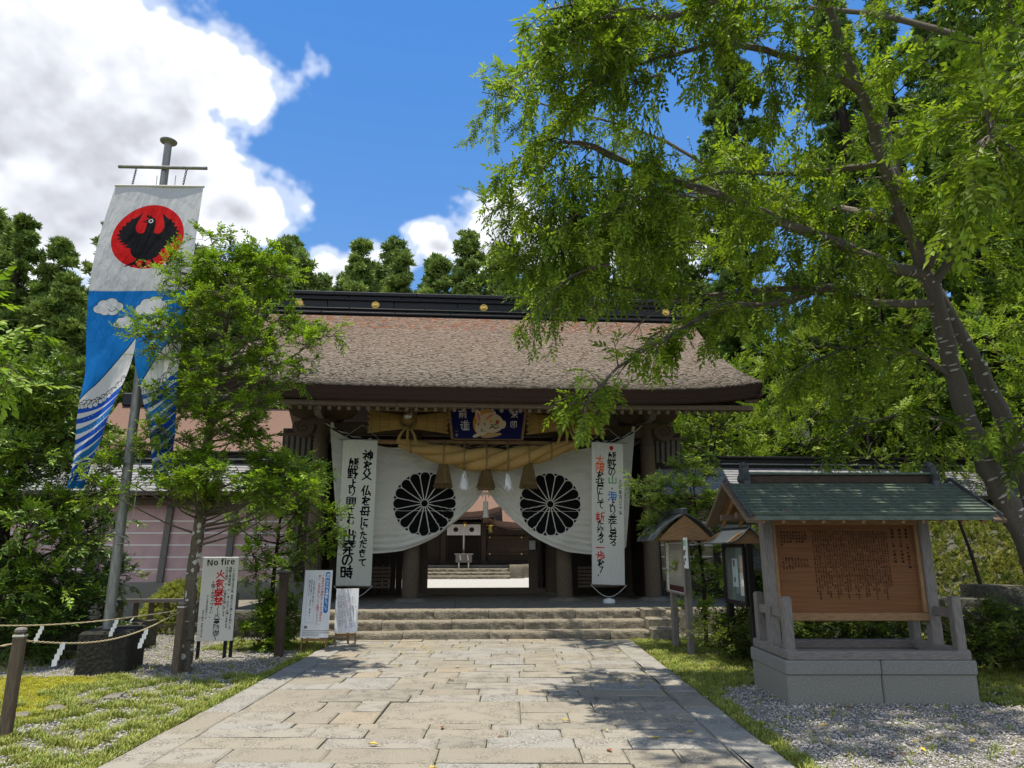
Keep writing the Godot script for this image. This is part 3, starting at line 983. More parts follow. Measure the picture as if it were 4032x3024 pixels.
func make_gate() -> void:
	rng.seed = 101
	var t := thing("shrine_gate", "large wooden shrine gate with thick brown bark roof and black ridge", "gate", GX)
	# --- roof
	var roof := Geo.new()
	bark_slope(roof, HALF, [EAVE_Z, -1.72], func(x: float, z: float) -> float: return roof_y(z) + lift(x, z), 120, 0.055)
	var bark := part(t, "roof_bark", roof, M.bark_roof)
	bark.set_meta("kind", "stuff")
	var under := Geo.new()
	for sd in [1.0, -1.0]:
		var rows := []
		var low := []
		for i in 13:
			var z := lerpf(EAVE_Z - 0.10, -2.0, i / 12.0)
			var r := []
			var q := []
			for j in 25:
				var x := lerpf(-HALF + 0.06, HALF - 0.06, j / 24.0)
				var zz := z if sd > 0.0 else -4.0 - z
				r.append(Vector3(x, roof_y(z) + lift(x, z) - 0.33, zz))
				q.append(Vector3(x, roof_y(z) + lift(x, z) - 0.02, zz))
			rows.append(r)
			low.append(q)
		under.sheet(rows, [], Vector3.DOWN)
		if sd < 0.0:
			under.sheet(low, [], Vector3.UP)
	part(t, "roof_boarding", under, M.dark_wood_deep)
	# the thick trimmed bark at the eave and along both gable slopes, in layers
	for k in 5:
		var e := Geo.new()
		var top := -0.015 - k * 0.058
		for j in 24:
			var x0 := lerpf(-HALF, HALF, j / 24.0)
			var x1 := lerpf(-HALF, HALF, (j + 1) / 24.0)
			var zf := EAVE_Z - 0.012 - k * 0.022 - 0.004 * (k % 2)
			var y0 := 4.83 + lift(x0, EAVE_Z) + top
			var y1 := 4.83 + lift(x1, EAVE_Z) + top
			e.face([Vector3(x0, y0 - 0.06, zf - 0.02), Vector3(x1, y1 - 0.06, zf - 0.02), Vector3(x1, y1, zf), Vector3(x0, y0, zf)], Vector3.BACK)
			e.face([Vector3(x0, y0 - 0.06, zf - 0.02), Vector3(x1, y1 - 0.06, zf - 0.02), Vector3(x1, y1 - 0.06, zf - 0.2), Vector3(x0, y0 - 0.06, zf - 0.2)], Vector3.DOWN)
		part(t, "eave_layer", e, M.bark_edge)
	for sd in [-1.0, 1.0]:
		var e := Geo.new()
		for back in 2:
			for i in 14:
				var za := lerpf(EAVE_Z - 0.01, -2.0, i / 14.0)
				var zb := lerpf(EAVE_Z - 0.01, -2.0, (i + 1) / 14.0)
				var ya := roof_y(za) + lift(HALF, za)
				var yb := roof_y(zb) + lift(HALF, zb)
				var q := func(z: float) -> float: return z if back == 0 else -4.0 - z
				var xo: float = sd * HALF
				e.face([Vector3(xo, ya, q.call(za)), Vector3(xo, yb, q.call(zb)), Vector3(xo - sd * 0.08, yb - 0.32, q.call(zb)), Vector3(xo - sd * 0.08, ya - 0.32, q.call(za))], Vector3(sd, 0, 0))
		part(t, "gable_edge", e, M.bark_edge)
		var bb := Geo.new()
		for back in 2:
			for i in 10:
				var za := lerpf(EAVE_Z - 0.2, -2.0, i / 10.0)
				var zb := lerpf(EAVE_Z - 0.2, -2.0, (i + 1) / 10.0)
				var pa := Vector3(sd * (HALF - 0.2), roof_y(za) + lift(HALF, za) - 0.48, za if back == 0 else -4.0 - za)
				var pb := Vector3(sd * (HALF - 0.2), roof_y(zb) + lift(HALF, zb) - 0.48, zb if back == 0 else -4.0 - zb)
				bb.bar(pa, pb + (pb - pa) * 0.02, 0.08, 0.28, 0.0, Vector3.RIGHT)
		part(t, "bargeboard", bb, M.old_wood_deep)
		var gw := Geo.new()
		gw.prism(PackedVector2Array([Vector2(-0.3, 4.4), Vector2(-3.7, 4.4), Vector2(-3.7, 5.2), Vector2(-2.0, 7.2), Vector2(-0.3, 5.2)]), 0.06, Transform3D(Basis(Vector3.BACK, Vector3.UP, Vector3.LEFT), Vector3(sd * 4.0, 0, 0)))
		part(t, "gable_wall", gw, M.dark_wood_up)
	# board under the bark, in three lengths with a butt joint
	for k in 3:
		var e := Geo.new()
		var x0: float = [-5.55, -1.95, 1.75][k]
		var x1: float = [-1.955, 1.745, 5.55][k]
		e.box(Vector3((x0 + x1) * 0.5, 4.475 + (0.05 if k != 1 else 0.0) * 0.3, 2.08), Vector3(x1 - x0, 0.11, 0.16), 0.012, Basis(Vector3.BACK, [-0.006, 0.0, 0.006][k]))
		part(t, "eave_board", e, M.old_wood_along)
	for k in 57:
		var x := -5.46 + k * 0.195
		var g := Geo.new()
		g.bar(Vector3(x, 4.375 + lift(x, 2.0) * 0.5, 2.12), Vector3(x, 5.42, -0.35), 0.075, 0.09, 0.008)
		part(t, "rafter", g, M.old_wood_deep)
	# --- ridge of black copper in stepped courses
	var courses := [[0.42, 0.16, 7.56], [0.56, 0.05, 7.70], [0.36, 0.10, 7.75], [0.48, 0.035, 7.84], [0.30, 0.25, 7.875], [0.44, 0.05, 8.11], [0.36, 0.08, 8.16], [0.50, 0.09, 8.24], [0.22, 0.05, 8.33]]
	for k in courses.size():
		var c: Array = courses[k]
		var x := -5.82 + 0.05 * (k % 2)
		while x < 5.8:
			var w := minf(rr(1.3, 2.3), 5.82 - x)
			var g := Geo.new()
			g.box(Vector3(x + w * 0.5, c[2] + c[1] * 0.5 + rr(-0.002, 0.002), -2.0), Vector3(w - 0.006, c[1] + 0.006, c[0] + rr(-0.004, 0.004)), 0.012, Basis(Vector3.RIGHT, rr(-0.01, 0.01)))
			part(t, "ridge_sheet", g, M.copper_black)
			x += w
	for x in [-5.0, -2.98, -0.06, 2.86, 5.0]:
		var g := Geo.new()
		g.lathe([Vector2(0, 0.07), Vector2(0.045, 0.06), Vector2(0.055, 0.045), Vector2(0.06, 0.05), Vector2(0.105, 0.035), Vector2(0.115, 0.0)], 16, Transform3D(Basis(Vector3.RIGHT, PI / 2), Vector3(x, 7.99, -1.845)))
		for k in 16:
			var a := TAU * k / 16.0
			g.box(Vector3(x + cos(a) * 0.085, 7.99 + sin(a) * 0.085, -1.80), Vector3(0.028, 0.028, 0.02), 0.006, Basis(Vector3.BACK, a))
		part(t, "ridge_crest", g, M.gold)
	for sd in [-1.0, 1.0]:
		var g := Geo.new()
		g.box(Vector3(sd * 5.86, 7.95, -2.0), Vector3(0.12, 0.9, 0.62), 0.03)
		g.box(Vector3(sd * 5.86, 7.62, -2.0), Vector3(0.16, 0.3, 0.8), 0.03)
		for k in 3:
			var c := Vector3(sd * 5.95, 8.42 - (0.0 if k == 1 else 0.03), -2.0 + (k - 1) * 0.24)
			g.tube([c - Vector3(sd * 0.3, 0, 0), c + Vector3(sd * 0.32, 0.05, 0)], [0.075, 0.075], 12)
		part(t, "ridge_end", g, M.copper_black)
		for k in 3:
			var c := Vector3(sd * 5.95, 8.42 - (0.0 if k == 1 else 0.03), -2.0 + (k - 1) * 0.24)
			var cap := Geo.new()
			cap.tube([c + Vector3(sd * 0.322, 0.05, 0), c + Vector3(sd * 0.35, 0.055, 0)], [0.06, 0.055], 12)
			part(t, "ridge_cap", cap, M.gold)
	# --- columns, bases, beams, brackets
	for row in 3:
		for x in [-3.84, -1.70, 1.76, 3.80]:
			var z: float = [0.0, -2.0, -4.0][row]
			var c := Geo.new()
			var pts := []
			var rad := []
			for k in 8:
				pts.append(Vector3(x + rr(-0.006, 0.006), lerpf(FLOOR + 0.05, 4.40, k / 7.0), z + rr(-0.006, 0.006)))
				rad.append([0.182, 0.182, 0.18, 0.18, 0.178, 0.176, 0.172, 0.15][k])
			c.tube(pts, rad, 18)
			var col := part(t, "column", c, M.old_wood_up)
			var b := Geo.new()
			b.lathe([Vector2(0, 0.07), Vector2(0.26, 0.06), Vector2(0.33, 0.03), Vector2(0.38, 0.0)], 14, Transform3D(Basis.IDENTITY, Vector3(x, FLOOR, z)))
			part(t, "column_base", b, M.platform_stone)
			if row == 0:
				for s in 3:
					var band := Geo.new()
					band.tube([Vector3(x, 4.14 - s * 0.1, z), Vector3(x, 4.17 - s * 0.1, z)], [0.186, 0.184], 18)
					part(col, "neck_band", band, M.old_wood_along)
				var arm := Geo.new()
				var prof := PackedVector2Array()
				for p in [[-0.78, 0.30], [-0.76, 0.18], [-0.66, 0.08], [-0.50, 0.03], [-0.34, 0.0], [0.34, 0.0], [0.50, 0.03], [0.66, 0.08], [0.76, 0.18], [0.78, 0.30]]:
					prof.append(Vector2(p[0], p[1]))
				arm.prism(prof, 0.17, Transform3D(Basis.IDENTITY, Vector3(x, 4.50, 0.0)))
				part(t, "bracket_arm", arm, M.old_wood_along)
				var cap := Geo.new()
				cap.prism(PackedVector2Array([Vector2(-0.34, 0.14), Vector2(-0.18, 0.0), Vector2(0.18, 0.0), Vector2(0.34, 0.14)]), 0.36, Transform3D(Basis.IDENTITY, Vector3(x, 4.37, 0.0)))
				part(t, "bearing_block", cap, M.old_wood_along)
				for s in [-0.58, -0.2, 0.2, 0.58]:
					var m := Geo.new()
					m.box(Vector3(x + s, 4.86, 0.0), Vector3(0.19, 0.13, 0.2), 0.015)
					part(t, "bearing_block", m, M.old_wood_along)
				var fore := Geo.new()
				var fp := PackedVector2Array()
				for p in [[0.0, 0.0], [0.5, 0.02], [0.66, 0.10], [0.70, 0.22], [0.58, 0.26], [0.4, 0.24], [0.0, 0.3]]:
					fp.append(Vector2(p[0], p[1]))
				fore.prism(fp, 0.15, Transform3D(Basis(Vector3.BACK, Vector3.UP, Vector3.LEFT), Vector3(x, 4.5, 0.05)))
				part(t, "bracket_nose", fore, M.grey_wood_deep)
	for z in [0.0, -2.0, -4.0]:
		for k in 3:
			var a: float = [-3.84, -1.70, 1.76][k]
			var b: float = [-1.70, 1.76, 3.80][k]
			var g := Geo.new()
			g.box(Vector3((a + b) * 0.5, 4.31, z), Vector3(b - a, 0.28, 0.16), 0.02)
			part(t, "tie_beam", g, M.old_wood_along)
	for z in [0.0, -4.0]:
		var g := Geo.new()
		g.box(Vector3(0, 5.02, z), Vector3(10.6, 0.2, 0.2), 0.02)
		part(t, "purlin", g, M.old_wood_along)
	for x in [-3.84, -1.70, 1.76, 3.80]:
		var g := Geo.new()
		g.box(Vector3(x, 4.35, -2.0), Vector3(0.15, 0.24, 4.0), 0.02)
		part(t, "cross_beam", g, M.old_wood_deep)
	# carved beam noses outside the end columns, each with a scroll
	for sd in [-1.0, 1.0]:
		var x: float = -3.84 if sd < 0 else 3.80
		var g := Geo.new()
		var pr := PackedVector2Array()
		for k in 20:
			var a := TAU * k / 20.0
			pr.append(Vector2(0.40 + 0.25 * cos(a), 0.20 * sin(a) + 0.02 * cos(2 * a)))
		g.prism(pr, 0.2, Transform3D(Basis(Vector3(sd, 0, 0), Vector3.UP, Vector3(0, 0, sd)), Vector3(x, 4.30, 0.05)))
		g.box(Vector3(x + sd * 0.25, 4.30, 0.0), Vector3(0.3, 0.27, 0.15), 0.02)
		var nose := part(t, "carved_nose", g, M.old_wood_along)
		var sp := Geo.new()
		var pts := []
		for k in 22:
			var a := k * 0.36
			var r := 0.03 + 0.006 * k
			pts.append(Vector3(x + sd * (0.40 + cos(a) * r), 4.31 + sin(a) * r * 0.8, 0.152))
		sp.tube(pts, [0.009], 5)
		part(nose, "scroll", sp, M.dark_wood_up)
		# boarded side opening under the nose: slanting slats of the gable end
		for k in 5:
			var s := Geo.new()
			var x0: float = x + sd * (0.30 + k * 0.13)
			s.bar(Vector3(x0 + sd * 0.05, 3.62, -0.35), Vector3(x0, 4.16, -0.12), 0.075, 0.03, 0.004)
			part(t, "slat", s, M.grey_wood_up)
		var dark := Geo.new()
		dark.box(Vector3(x + sd * 0.55, 3.95, -0.62), Vector3(0.95, 0.9, 0.06), 0.01)  # panel added to stand in for the shaded gap behind the slats
		part(t, "added_dark_backing", dark, M.dark_wood_along)
		var rail := Geo.new()
		rail.box(Vector3(x + sd * 0.58, 4.17, -0.1), Vector3(0.86, 0.06, 0.12), 0.01)
		part(t, "slat_rail", rail, M.old_wood_along)
	# --- closed sides and door row
	for sd in [-1.0, 1.0]:
		var x: float = -3.84 if sd < 0 else 3.80
		for row in 2:
			for k in 9:
				var g := Geo.new()
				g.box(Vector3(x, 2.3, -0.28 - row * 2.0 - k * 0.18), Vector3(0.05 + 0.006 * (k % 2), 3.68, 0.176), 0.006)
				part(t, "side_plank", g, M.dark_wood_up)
		for k in 11:
			var w := 1.78 / 11.0
			var g := Geo.new()
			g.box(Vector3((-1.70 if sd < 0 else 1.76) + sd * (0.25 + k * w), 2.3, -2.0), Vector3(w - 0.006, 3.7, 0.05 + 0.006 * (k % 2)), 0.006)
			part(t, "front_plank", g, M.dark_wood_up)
		var jam := Geo.new()
		jam.box(Vector3(sd * 1.38 - 0.13 + (0.02 if sd > 0 else -0.0), 2.35, -2.02), Vector3(0.22, 3.5, 0.2), 0.015)
		part(t, "door_jamb", jam, M.old_wood_up)
		# door leaves folded back into the gate
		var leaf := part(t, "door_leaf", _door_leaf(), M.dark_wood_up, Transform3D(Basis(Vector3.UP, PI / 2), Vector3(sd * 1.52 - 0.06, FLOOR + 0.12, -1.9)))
		leaf.set_meta("label", "plank door leaf folded back against the side")
		for k in 6:
			var lv := Geo.new()
			lv.box(Vector3(sd * 2.72, 0.72 + k * 0.085, -0.9), Vector3(1.0, 0.06, 0.05), 0.006)
			part(t, "low_rail", lv, M.old_wood_along)
	var sill := Geo.new()
	sill.box(Vector3(-0.02, FLOOR + 0.085, -2.0), Vector3(3.2, 0.17, 0.24), 0.015)
	part(t, "door_sill", sill, M.old_wood_along)
	var head := Geo.new()
	head.box(Vector3(-0.02, 4.05, -2.0), Vector3(3.2, 0.2, 0.2), 0.015)
	part(t, "door_head", head, M.old_wood_along)
	var lamp := Geo.new()
	lamp.box(Vector3(1.22, 1.68, -1.75), Vector3(0.15, 0.22, 0.13), 0.01)
	part(t, "notice_plate", lamp, M.white_paint)

func _door_leaf() -> Geo:
	var g := Geo.new()
	for k in 6:
		g.box(Vector3(k * 0.22 + 0.12, 1.65, 0), Vector3(0.21, 3.3, 0.05), 0.006)
	for y in [0.3, 1.6, 3.0]:
		g.box(Vector3(0.68, y, 0.045), Vector3(1.3, 0.14, 0.04), 0.006)
	return g

# ------------------------------------------------------------------ curtain, rope, board and banners on the gate
func curtain_low(x: float) -> float:
	var pts := [[-3.3, 1.62], [-2.46, 1.50], [-1.95, 1.52], [-1.61, 1.60], [-1.06, 1.85], [-0.61, 2.23], [-0.3, 2.56], [-0.05, 2.93], [0.2, 2.56], [0.5, 2.23], [0.95, 1.85], [1.5, 1.58], [1.84, 1.50], [2.35, 1.48], [3.2, 1.62]]
	for k in pts.size() - 1:
		if x <= pts[k + 1][0]:
			var f := clampf((x - pts[k][0]) / (pts[k + 1][0] - pts[k][0]), 0.0, 1.0)
			var p0: Array = pts[maxi(k - 1, 0)]
			var p3: Array = pts[mini(k + 2, pts.size() - 1)]
			if absf(x + 0.05) < 0.25:
				return lerpf(pts[k][1], pts[k + 1][1], f)
			return cubic_interpolate(pts[k][1], pts[k + 1][1], p0[1], p3[1], f)
	return 1.62

func make_hangings() -> void:
	rng.seed = 202
	# the curtain
	var rows := []
	var uvs := []
	var NX := 180
	var NY := 70
	for j in NY + 1:
		var r := []
		var q := []
		for i in NX + 1:
			var f := float(i) / NX
			var xt := lerpf(-3.60, 3.44, f)
			var side := pow(absf(f * 2.0 - 1.0), 6.0)
			var top := 3.84 + 0.42 * pow(absf(f * 2.0 - 1.0), 5.0) - 0.045 * absf(sin(f * PI * 8.0)) * (1.0 - side)
			var g := float(j) / NY
			var low := curtain_low(xt * 0.925)
			var x := xt * (1.0 - 0.075 * g * side * 1.2)
			var y := lerpf(top, low, g)
			var d := y - low
			var gather := exp(-d * 2.4)
			var mid := exp(-pow((x + 0.05) / 0.55, 2.0))
			var slack := smoothstep(0.0, 1.0, 1.0 - absf(absf(x) - 1.3) / 2.2)
			var z := 0.32 + 0.035 * gather * sin(d * 46.0 + x * 1.5) * (0.3 + slack) + 0.02 * sin(xt * 9.0 + 0.6 * sin(y * 3.0)) * exp(-g * 2.0) + 0.012 * sin(x * 3.2 + y * 2.0) + 0.10 * mid * (1.0 - absf(g - 0.7))
			z += 0.02 * sin(x * 38.0) * mid * g + 0.05 * gather * slack
			r.append(Vector3(x, y, z))
			q.append(Vector2((xt + 3.65) / 7.2, clampf((4.35 - y - gather * 0.02 * sin(d * 46.0)) / 3.1, 0.0, 1.0)))
		rows.append(r)
		uvs.append(q)
	var g := Geo.new()
	g.sheet(rows, uvs, Vector3.BACK)
	var m := print_mat("curtain_cloth", curtain_print(), 0.9)
	m.rim_enabled = true
	m.rim = 0.1
	m.cull_mode = BaseMaterial3D.CULL_DISABLED
	m.backlight_enabled = true
	m.backlight = Color(0.35, 0.35, 0.35)
	creased(m, 5.0)
	var cur := thing("crest_curtain", "wide white curtain with two black chrysanthemum crests drawn up at its middle", "curtain", GX)
	part(cur, "cloth", g, m)
	# a twisted black and white cord carries it from column to column
	for w in 2:
		var c := Geo.new()
		var pts := []
		for k in 181:
			var f := k / 180.0
			var x := lerpf(-3.72, 3.62, f)
			var y := 3.90 + 0.50 * pow(absf(f * 2.0 - 1.0), 5.0)
			var a := k * 0.9 + w * PI
			pts.append(Vector3(x, y + sin(a) * 0.014, 0.30 + cos(a) * 0.014))
		c.tube(pts, [0.014], 6)
		part(cur, "cord", c, [M.rope_black, M.rope_white][w])
	for k in 9:
		var f := (k + 0.0) / 8.0
		var x := lerpf(-3.55, 3.40, f)
		var tb := Geo.new()
		var y := 3.87 + 0.46 * pow(absf(f * 2.0 - 1.0), 5.0)
		tb.box(Vector3(x, y, 0.335), Vector3(0.07, 0.13, 0.012), 0.003, Basis(Vector3.BACK, (f - 0.5) * -0.5))
		part(cur, "tab", tb, M.cloth)
	var bow := Geo.new()
	for k in 6:
		var a := PI * (k - 2.5) / 3.4
		bow.tube([Vector3(-0.05, 2.80, 0.40), Vector3(-0.05 + sin(a) * 0.12, 2.80 + cos(a) * 0.04, 0.42), Vector3(-0.05 + sin(a) * 0.16, 2.74 - 0.03 * cos(a), 0.41)], [0.012, 0.014, 0.010], 6)
	bow.tube([Vector3(-0.05, 2.95, 0.40), Vector3(-0.05, 2.62, 0.40)], [0.012], 6)
	part(cur, "tie", bow, M.cloth)
	var tl := Geo.new()
	tl.lathe([Vector2(0.0, 0.36), Vector2(0.05, 0.355), Vector2(0.058, 0.30), Vector2(0.052, 0.28), Vector2(0.066, 0.05), Vector2(0.072, 0.0), Vector2(0.0, 0.0)], 12, Transform3D(Basis.IDENTITY, Vector3(-0.05, 2.27, 0.40)))
	part(cur, "tassel", tl, M.cloth)

	# the straw rope
	var rp := thing("straw_rope", "massive twisted straw rope sagging across the gate with tassels and paper", "rope", GX)
	var N := 130
	var at := func(f: float) -> Vector3: return Vector3(lerpf(-1.98, 1.90, f), 3.88 - 0.36 * sin(PI * f) - 0.02, 0.95)
	var wide := func(f: float) -> float: return 0.085 + 0.165 * pow(sin(PI * clampf(f, 0.02, 0.98)), 0.75)
	for s in 3:
		var c := Geo.new()
		var pts := []
		var rad := []
		for k in N + 1:
			var f := float(k) / N
			var a := f * TAU * 1.62 + TAU * s / 3.0 + 0.5
			var r: float = wide.call(f)
			pts.append(at.call(f) + Vector3(0, sin(a) * r * 0.52, cos(a) * r * 0.52))
			rad.append(r * 0.56)
		c.tube(pts, rad, 16, true, 1.6)
		part(rp, "strand", c, M.straw_twist)
	var fz := []
	for k in 900:
		var f := rr(0.02, 0.98)
		var a := rr(0, TAU)
		var p: Vector3 = at.call(f) + Vector3(0, sin(a), cos(a)) * (wide.call(f) as float) * 1.02
		var d := (Vector3(rr(0.4, 1.0), rr(-0.5, 0.2), 0) + Vector3(0, sin(a), cos(a)) * 0.35).normalized()
		fz.append(Transform3D(Basis(d.cross(Vector3.BACK).normalized(), d, d.cross(Vector3.BACK).normalized().cross(d)).scaled(Vector3.ONE * rr(0.5, 1.3)), p))
	var hair := Geo.new()
	hair.tube([Vector3.ZERO, Vector3(0.004, 0.06, 0)], [0.0022, 0.001], 3, false)
	many(rp, "loose_straw", hair.mesh(), M.straw, fz, [])
	for x in [-1.0, -0.07, 0.86]:
		var f: float = (x + 1.98) / 3.88
		var low: float = at.call(f).y - wide.call(f) * 0.8
		var g2 := Geo.new()
		for k in 260:
			var a := rr(0, TAU)
			var q := sqrt(rng.randf())
			var b := Vector3(cos(a) * 0.21 * q, 0, sin(a) * 0.16 * q)
			var bot: float = 2.88 + rr(-0.02, 0.02)
			var w2 := rr(0.0035, 0.006)
			g2.tube([Vector3(x, low + 0.06, 0.95) + b * 0.35, Vector3(x, (low + bot) * 0.5, 0.95) + b * 0.72, Vector3(x, bot, 0.95) + b], [w2, w2, w2 * 0.8], 4, false)
		g2.lathe([Vector2(0.0, 0.1), Vector2(0.075, 0.08), Vector2(0.14, -0.36), Vector2(0.19, -0.46), Vector2(0, -0.46)], 14, Transform3D(Basis(Vector3.RIGHT, Vector3.UP, Vector3.BACK * 0.75), Vector3(x, low, 0.95)))
		part(rp, "straw_tassel", g2, M.straw_dark)
	for x in [-0.55, 0.40]:
		var f: float = (x + 1.98) / 3.88
		var low: float = at.call(f).y - wide.call(f)
		var g2 := Geo.new()
		for k in 110:
			var h := pow(rng.randf(), 0.8)
			var y: float = lerpf(low - 0.06, 2.90, h)
			var a := rr(0, TAU)
			var r := lerpf(0.02, 0.13, h)
			var o := Vector3(cos(a), 0, sin(a))
			var p := Vector3(x, y, 1.02) + o * r * 0.8
			g2.face([p + o.cross(Vector3.UP) * 0.014, p - o.cross(Vector3.UP) * 0.014, p - o.cross(Vector3.UP) * 0.012 + Vector3(o.x * 0.03, -0.085, o.z * 0.03), p + o.cross(Vector3.UP) * 0.012 + Vector3(o.x * 0.03, -0.08, o.z * 0.03)], o)
		part(rp, "paper_tassel", g2, M.paper)
	for x in [-1.72, -1.0, -0.55, -0.07, 0.40, 0.86, 1.36]:
		var f: float = (x + 1.98) / 3.88
		var c0: Vector3 = at.call(f)
		var r: float = wide.call(f) + 0.012
		for w in 2:
			var g2 := Geo.new()
			var pts := []
			for k in 41:
				var q := k / 40.0 * TAU
				var tw := k * 1.3 + w * PI
				pts.append(c0 + Vector3(cos(tw) * 0.012, sin(q) * r, cos(q) * r))
			g2.tube(pts, [0.011], 6, false)
			g2.tube([c0 + Vector3((w - 0.5) * 0.02, r, 0), Vector3(x + (w - 0.5) * 0.03, 3.93, 0.88)], [0.012], 6, false)
			part(rp, "binding_cord", g2, M.cord)
	var bar := Geo.new()
	bar.tube([Vector3(-2.42, 3.89, 0.82), Vector3(-0.8, 3.90, 0.82), Vector3(0.9, 3.90, 0.82), Vector3(2.35, 3.89, 0.82)], [0.05, 0.052, 0.052, 0.05], 12)
	solo("hanging_pole", bar, M.tan_wood_along, "round wooden pole between the banners that the straw rope is tied to", "pole", GX)

	# straw fans
	for s in 2:
		var cx: float = [-1.80, 1.72][s]
		var fan := thing("straw_bundle", ["tied straw bundle with rabbit ornament left of the blue votive board", "tied straw bundle with rabbit ornament right of the blue votive board, behind leaves"][s], "straw ornament", GX * Transform3D(Basis.IDENTITY, Vector3(cx, 4.33, 0.88)), "straw bundles on the gate beam")
		for lay in 2:
			for k in 13:
				var g2 := Geo.new()
				var q := (k - 6) / 6.0
				var pts := []
				for i in 9:
					var f := i / 4.0 - 1.0
					var op := lerpf(0.55, 1.0, pow(absf(f), 1.3))
					pts.append(Vector3(f * (0.86 + 0.03 * cos(k * 2.1 + lay)), q * 0.235 * op, 0.05 * (1.0 - q * q) - lay * 0.05))
				g2.tube(pts, [0.021, 0.02, 0.019, 0.018, 0.018, 0.018, 0.019, 0.02, 0.021], 6)
				part(fan, "reed", g2, M.straw)
		for sd in [-1.0, 1.0]:
			for k in 3:
				var tie := Geo.new()
				var xx: float = sd * (0.42 + k * 0.19)
				tie.tube([Vector3(xx, -0.25, 0.03), Vector3(xx, -0.1, 0.085), Vector3(xx, 0.1, 0.085), Vector3(xx, 0.25, 0.03)], [0.006], 5)
				part(fan, "reed_tie", tie, M.cord)
		for w in 2:
			var top := Geo.new()
			var pts := []
			for k in 61:
				var f := k / 30.0 - 1.0
				var a := k * 0.75 + w * PI
				pts.append(Vector3(f * 0.84, 0.24 + 0.03 * absf(f) + sin(a) * 0.018, 0.08 + cos(a) * 0.018))
			top.tube(pts, [0.018], 6)
			part(fan, "top_cord", top, M.cord)
		for k in 4:
			var ring := Geo.new()
			var pts := []
			for i in 33:
				var a := TAU * i / 32.0
				var r := 0.125 + k * 0.018
				pts.append(Vector3(cos(a) * r, sin(a) * r * 1.05, 0.10 + 0.025 * sin(a * 3.0 + k * 1.6)))
			ring.tube(pts, [0.021], 7, false)
			part(fan, "knot_ring", ring, M.cord)
		var loop := Geo.new()
		loop.tube([Vector3(-0.05, 0.16, 0.1), Vector3(-0.07, 0.26, 0.12), Vector3(0.0, 0.31, 0.12), Vector3(0.07, 0.26, 0.12), Vector3(0.05, 0.16, 0.1)], [0.024], 7)
		part(fan, "knot_loop", loop, M.cord)
		for k in 3:
			var tail := Geo.new()
			var dx: float = [-0.22, 0.0, 0.2][k]
			tail.tube([Vector3(dx * 0.3, -0.16, 0.1), Vector3(dx * 0.75, -0.32, 0.13), Vector3(dx, -0.50, 0.13)], [0.022, 0.03, 0.038], 8)
			tail.tube([Vector3(dx * 0.72, -0.31, 0.13), Vector3(dx * 0.78, -0.33, 0.13)], [0.036, 0.036], 8)
			part(fan, "straw_tail", tail, M.straw)
		var rab := Geo.new()
		rab.lathe([Vector2(0, 0.045), Vector2(0.03, 0.035), Vector2(0.045, 0.0), Vector2(0.03, -0.04), Vector2(0, -0.05)], 12, Transform3D(Basis(Vector3.BACK, PI / 2).scaled(Vector3(1.5, 1.0, 1.0)), Vector3(-0.02, 0.10, 0.17)))
		rab.lathe([Vector2(0, 0.04), Vector2(0.03, 0.02), Vector2(0.032, -0.01), Vector2(0, -0.04)], 12, Transform3D(Basis.IDENTITY, Vector3(0.055, 0.09, 0.19)))
		for e in [-0.02, 0.02]:
			rab.tube([Vector3(0.04 + e, 0.11, 0.18), Vector3(0.03 + e * 2.0, 0.19, 0.18)], [0.012, 0.004], 6)
		for e in 3:
			rab.tube([Vector3(-0.06 + e * 0.04, 0.06, 0.18), Vector3(-0.07 + e * 0.05, 0.02, 0.19)], [0.01, 0.007], 5)
		part(fan, "rabbit_ornament", rab, M.paper)

	# blue votive board
	var vb := thing("votive_board", "blue five-sided votive board painted with a white rabbit on a moon", "picture board", GX * Transform3D(Basis(Vector3.RIGHT, 0.09), Vector3(-0.05, 3.95, 0.90)))
	var out := PackedVector2Array([Vector2(-0.78, 0.0), Vector2(0.78, 0.0), Vector2(0.86, 0.66), Vector2(0.0, 0.80), Vector2(-0.86, 0.66)])
	var bk := Geo.new()
	bk.prism(out, 0.03)
	part(vb, "board", bk, M.tan_wood_along)
	var fr := Geo.new()
	var inn := []
	for p in out:
		inn.append(Vector3(p.x * 0.955, 0.02 + p.y * 0.955, 0.018))
	var uv := []
	for p in inn:
		uv.append(Vector2((p.x + 0.83) / 1.66, 1.0 - p.y / 0.80))
	fr.face(inn, Vector3.BACK, uv)
	part(vb, "painting", fr, print_mat("votive_painting", votive_print(), 0.55))
	for k in 5:
		var s := Geo.new()
		var a := out[k]
		var b := out[(k + 1) % 5]
		s.bar(Vector3(a.x, a.y, 0.02), Vector3(b.x, b.y, 0.02), 0.045 if k != 0 else 0.02, 0.05, 0.006, Vector3.BACK)
		part(vb, "frame_strip", s, M.tan_wood_along)
	for k in 6:
		var s := Geo.new()
		var x := -0.62 + k * 0.245
		s.box(Vector3(x, 0.80 - absf(x) * 0.16, -0.06), Vector3(0.07, 0.13, 0.22), 0.006)
		part(vb, "hanger_block", s, M.dark_wood_deep)

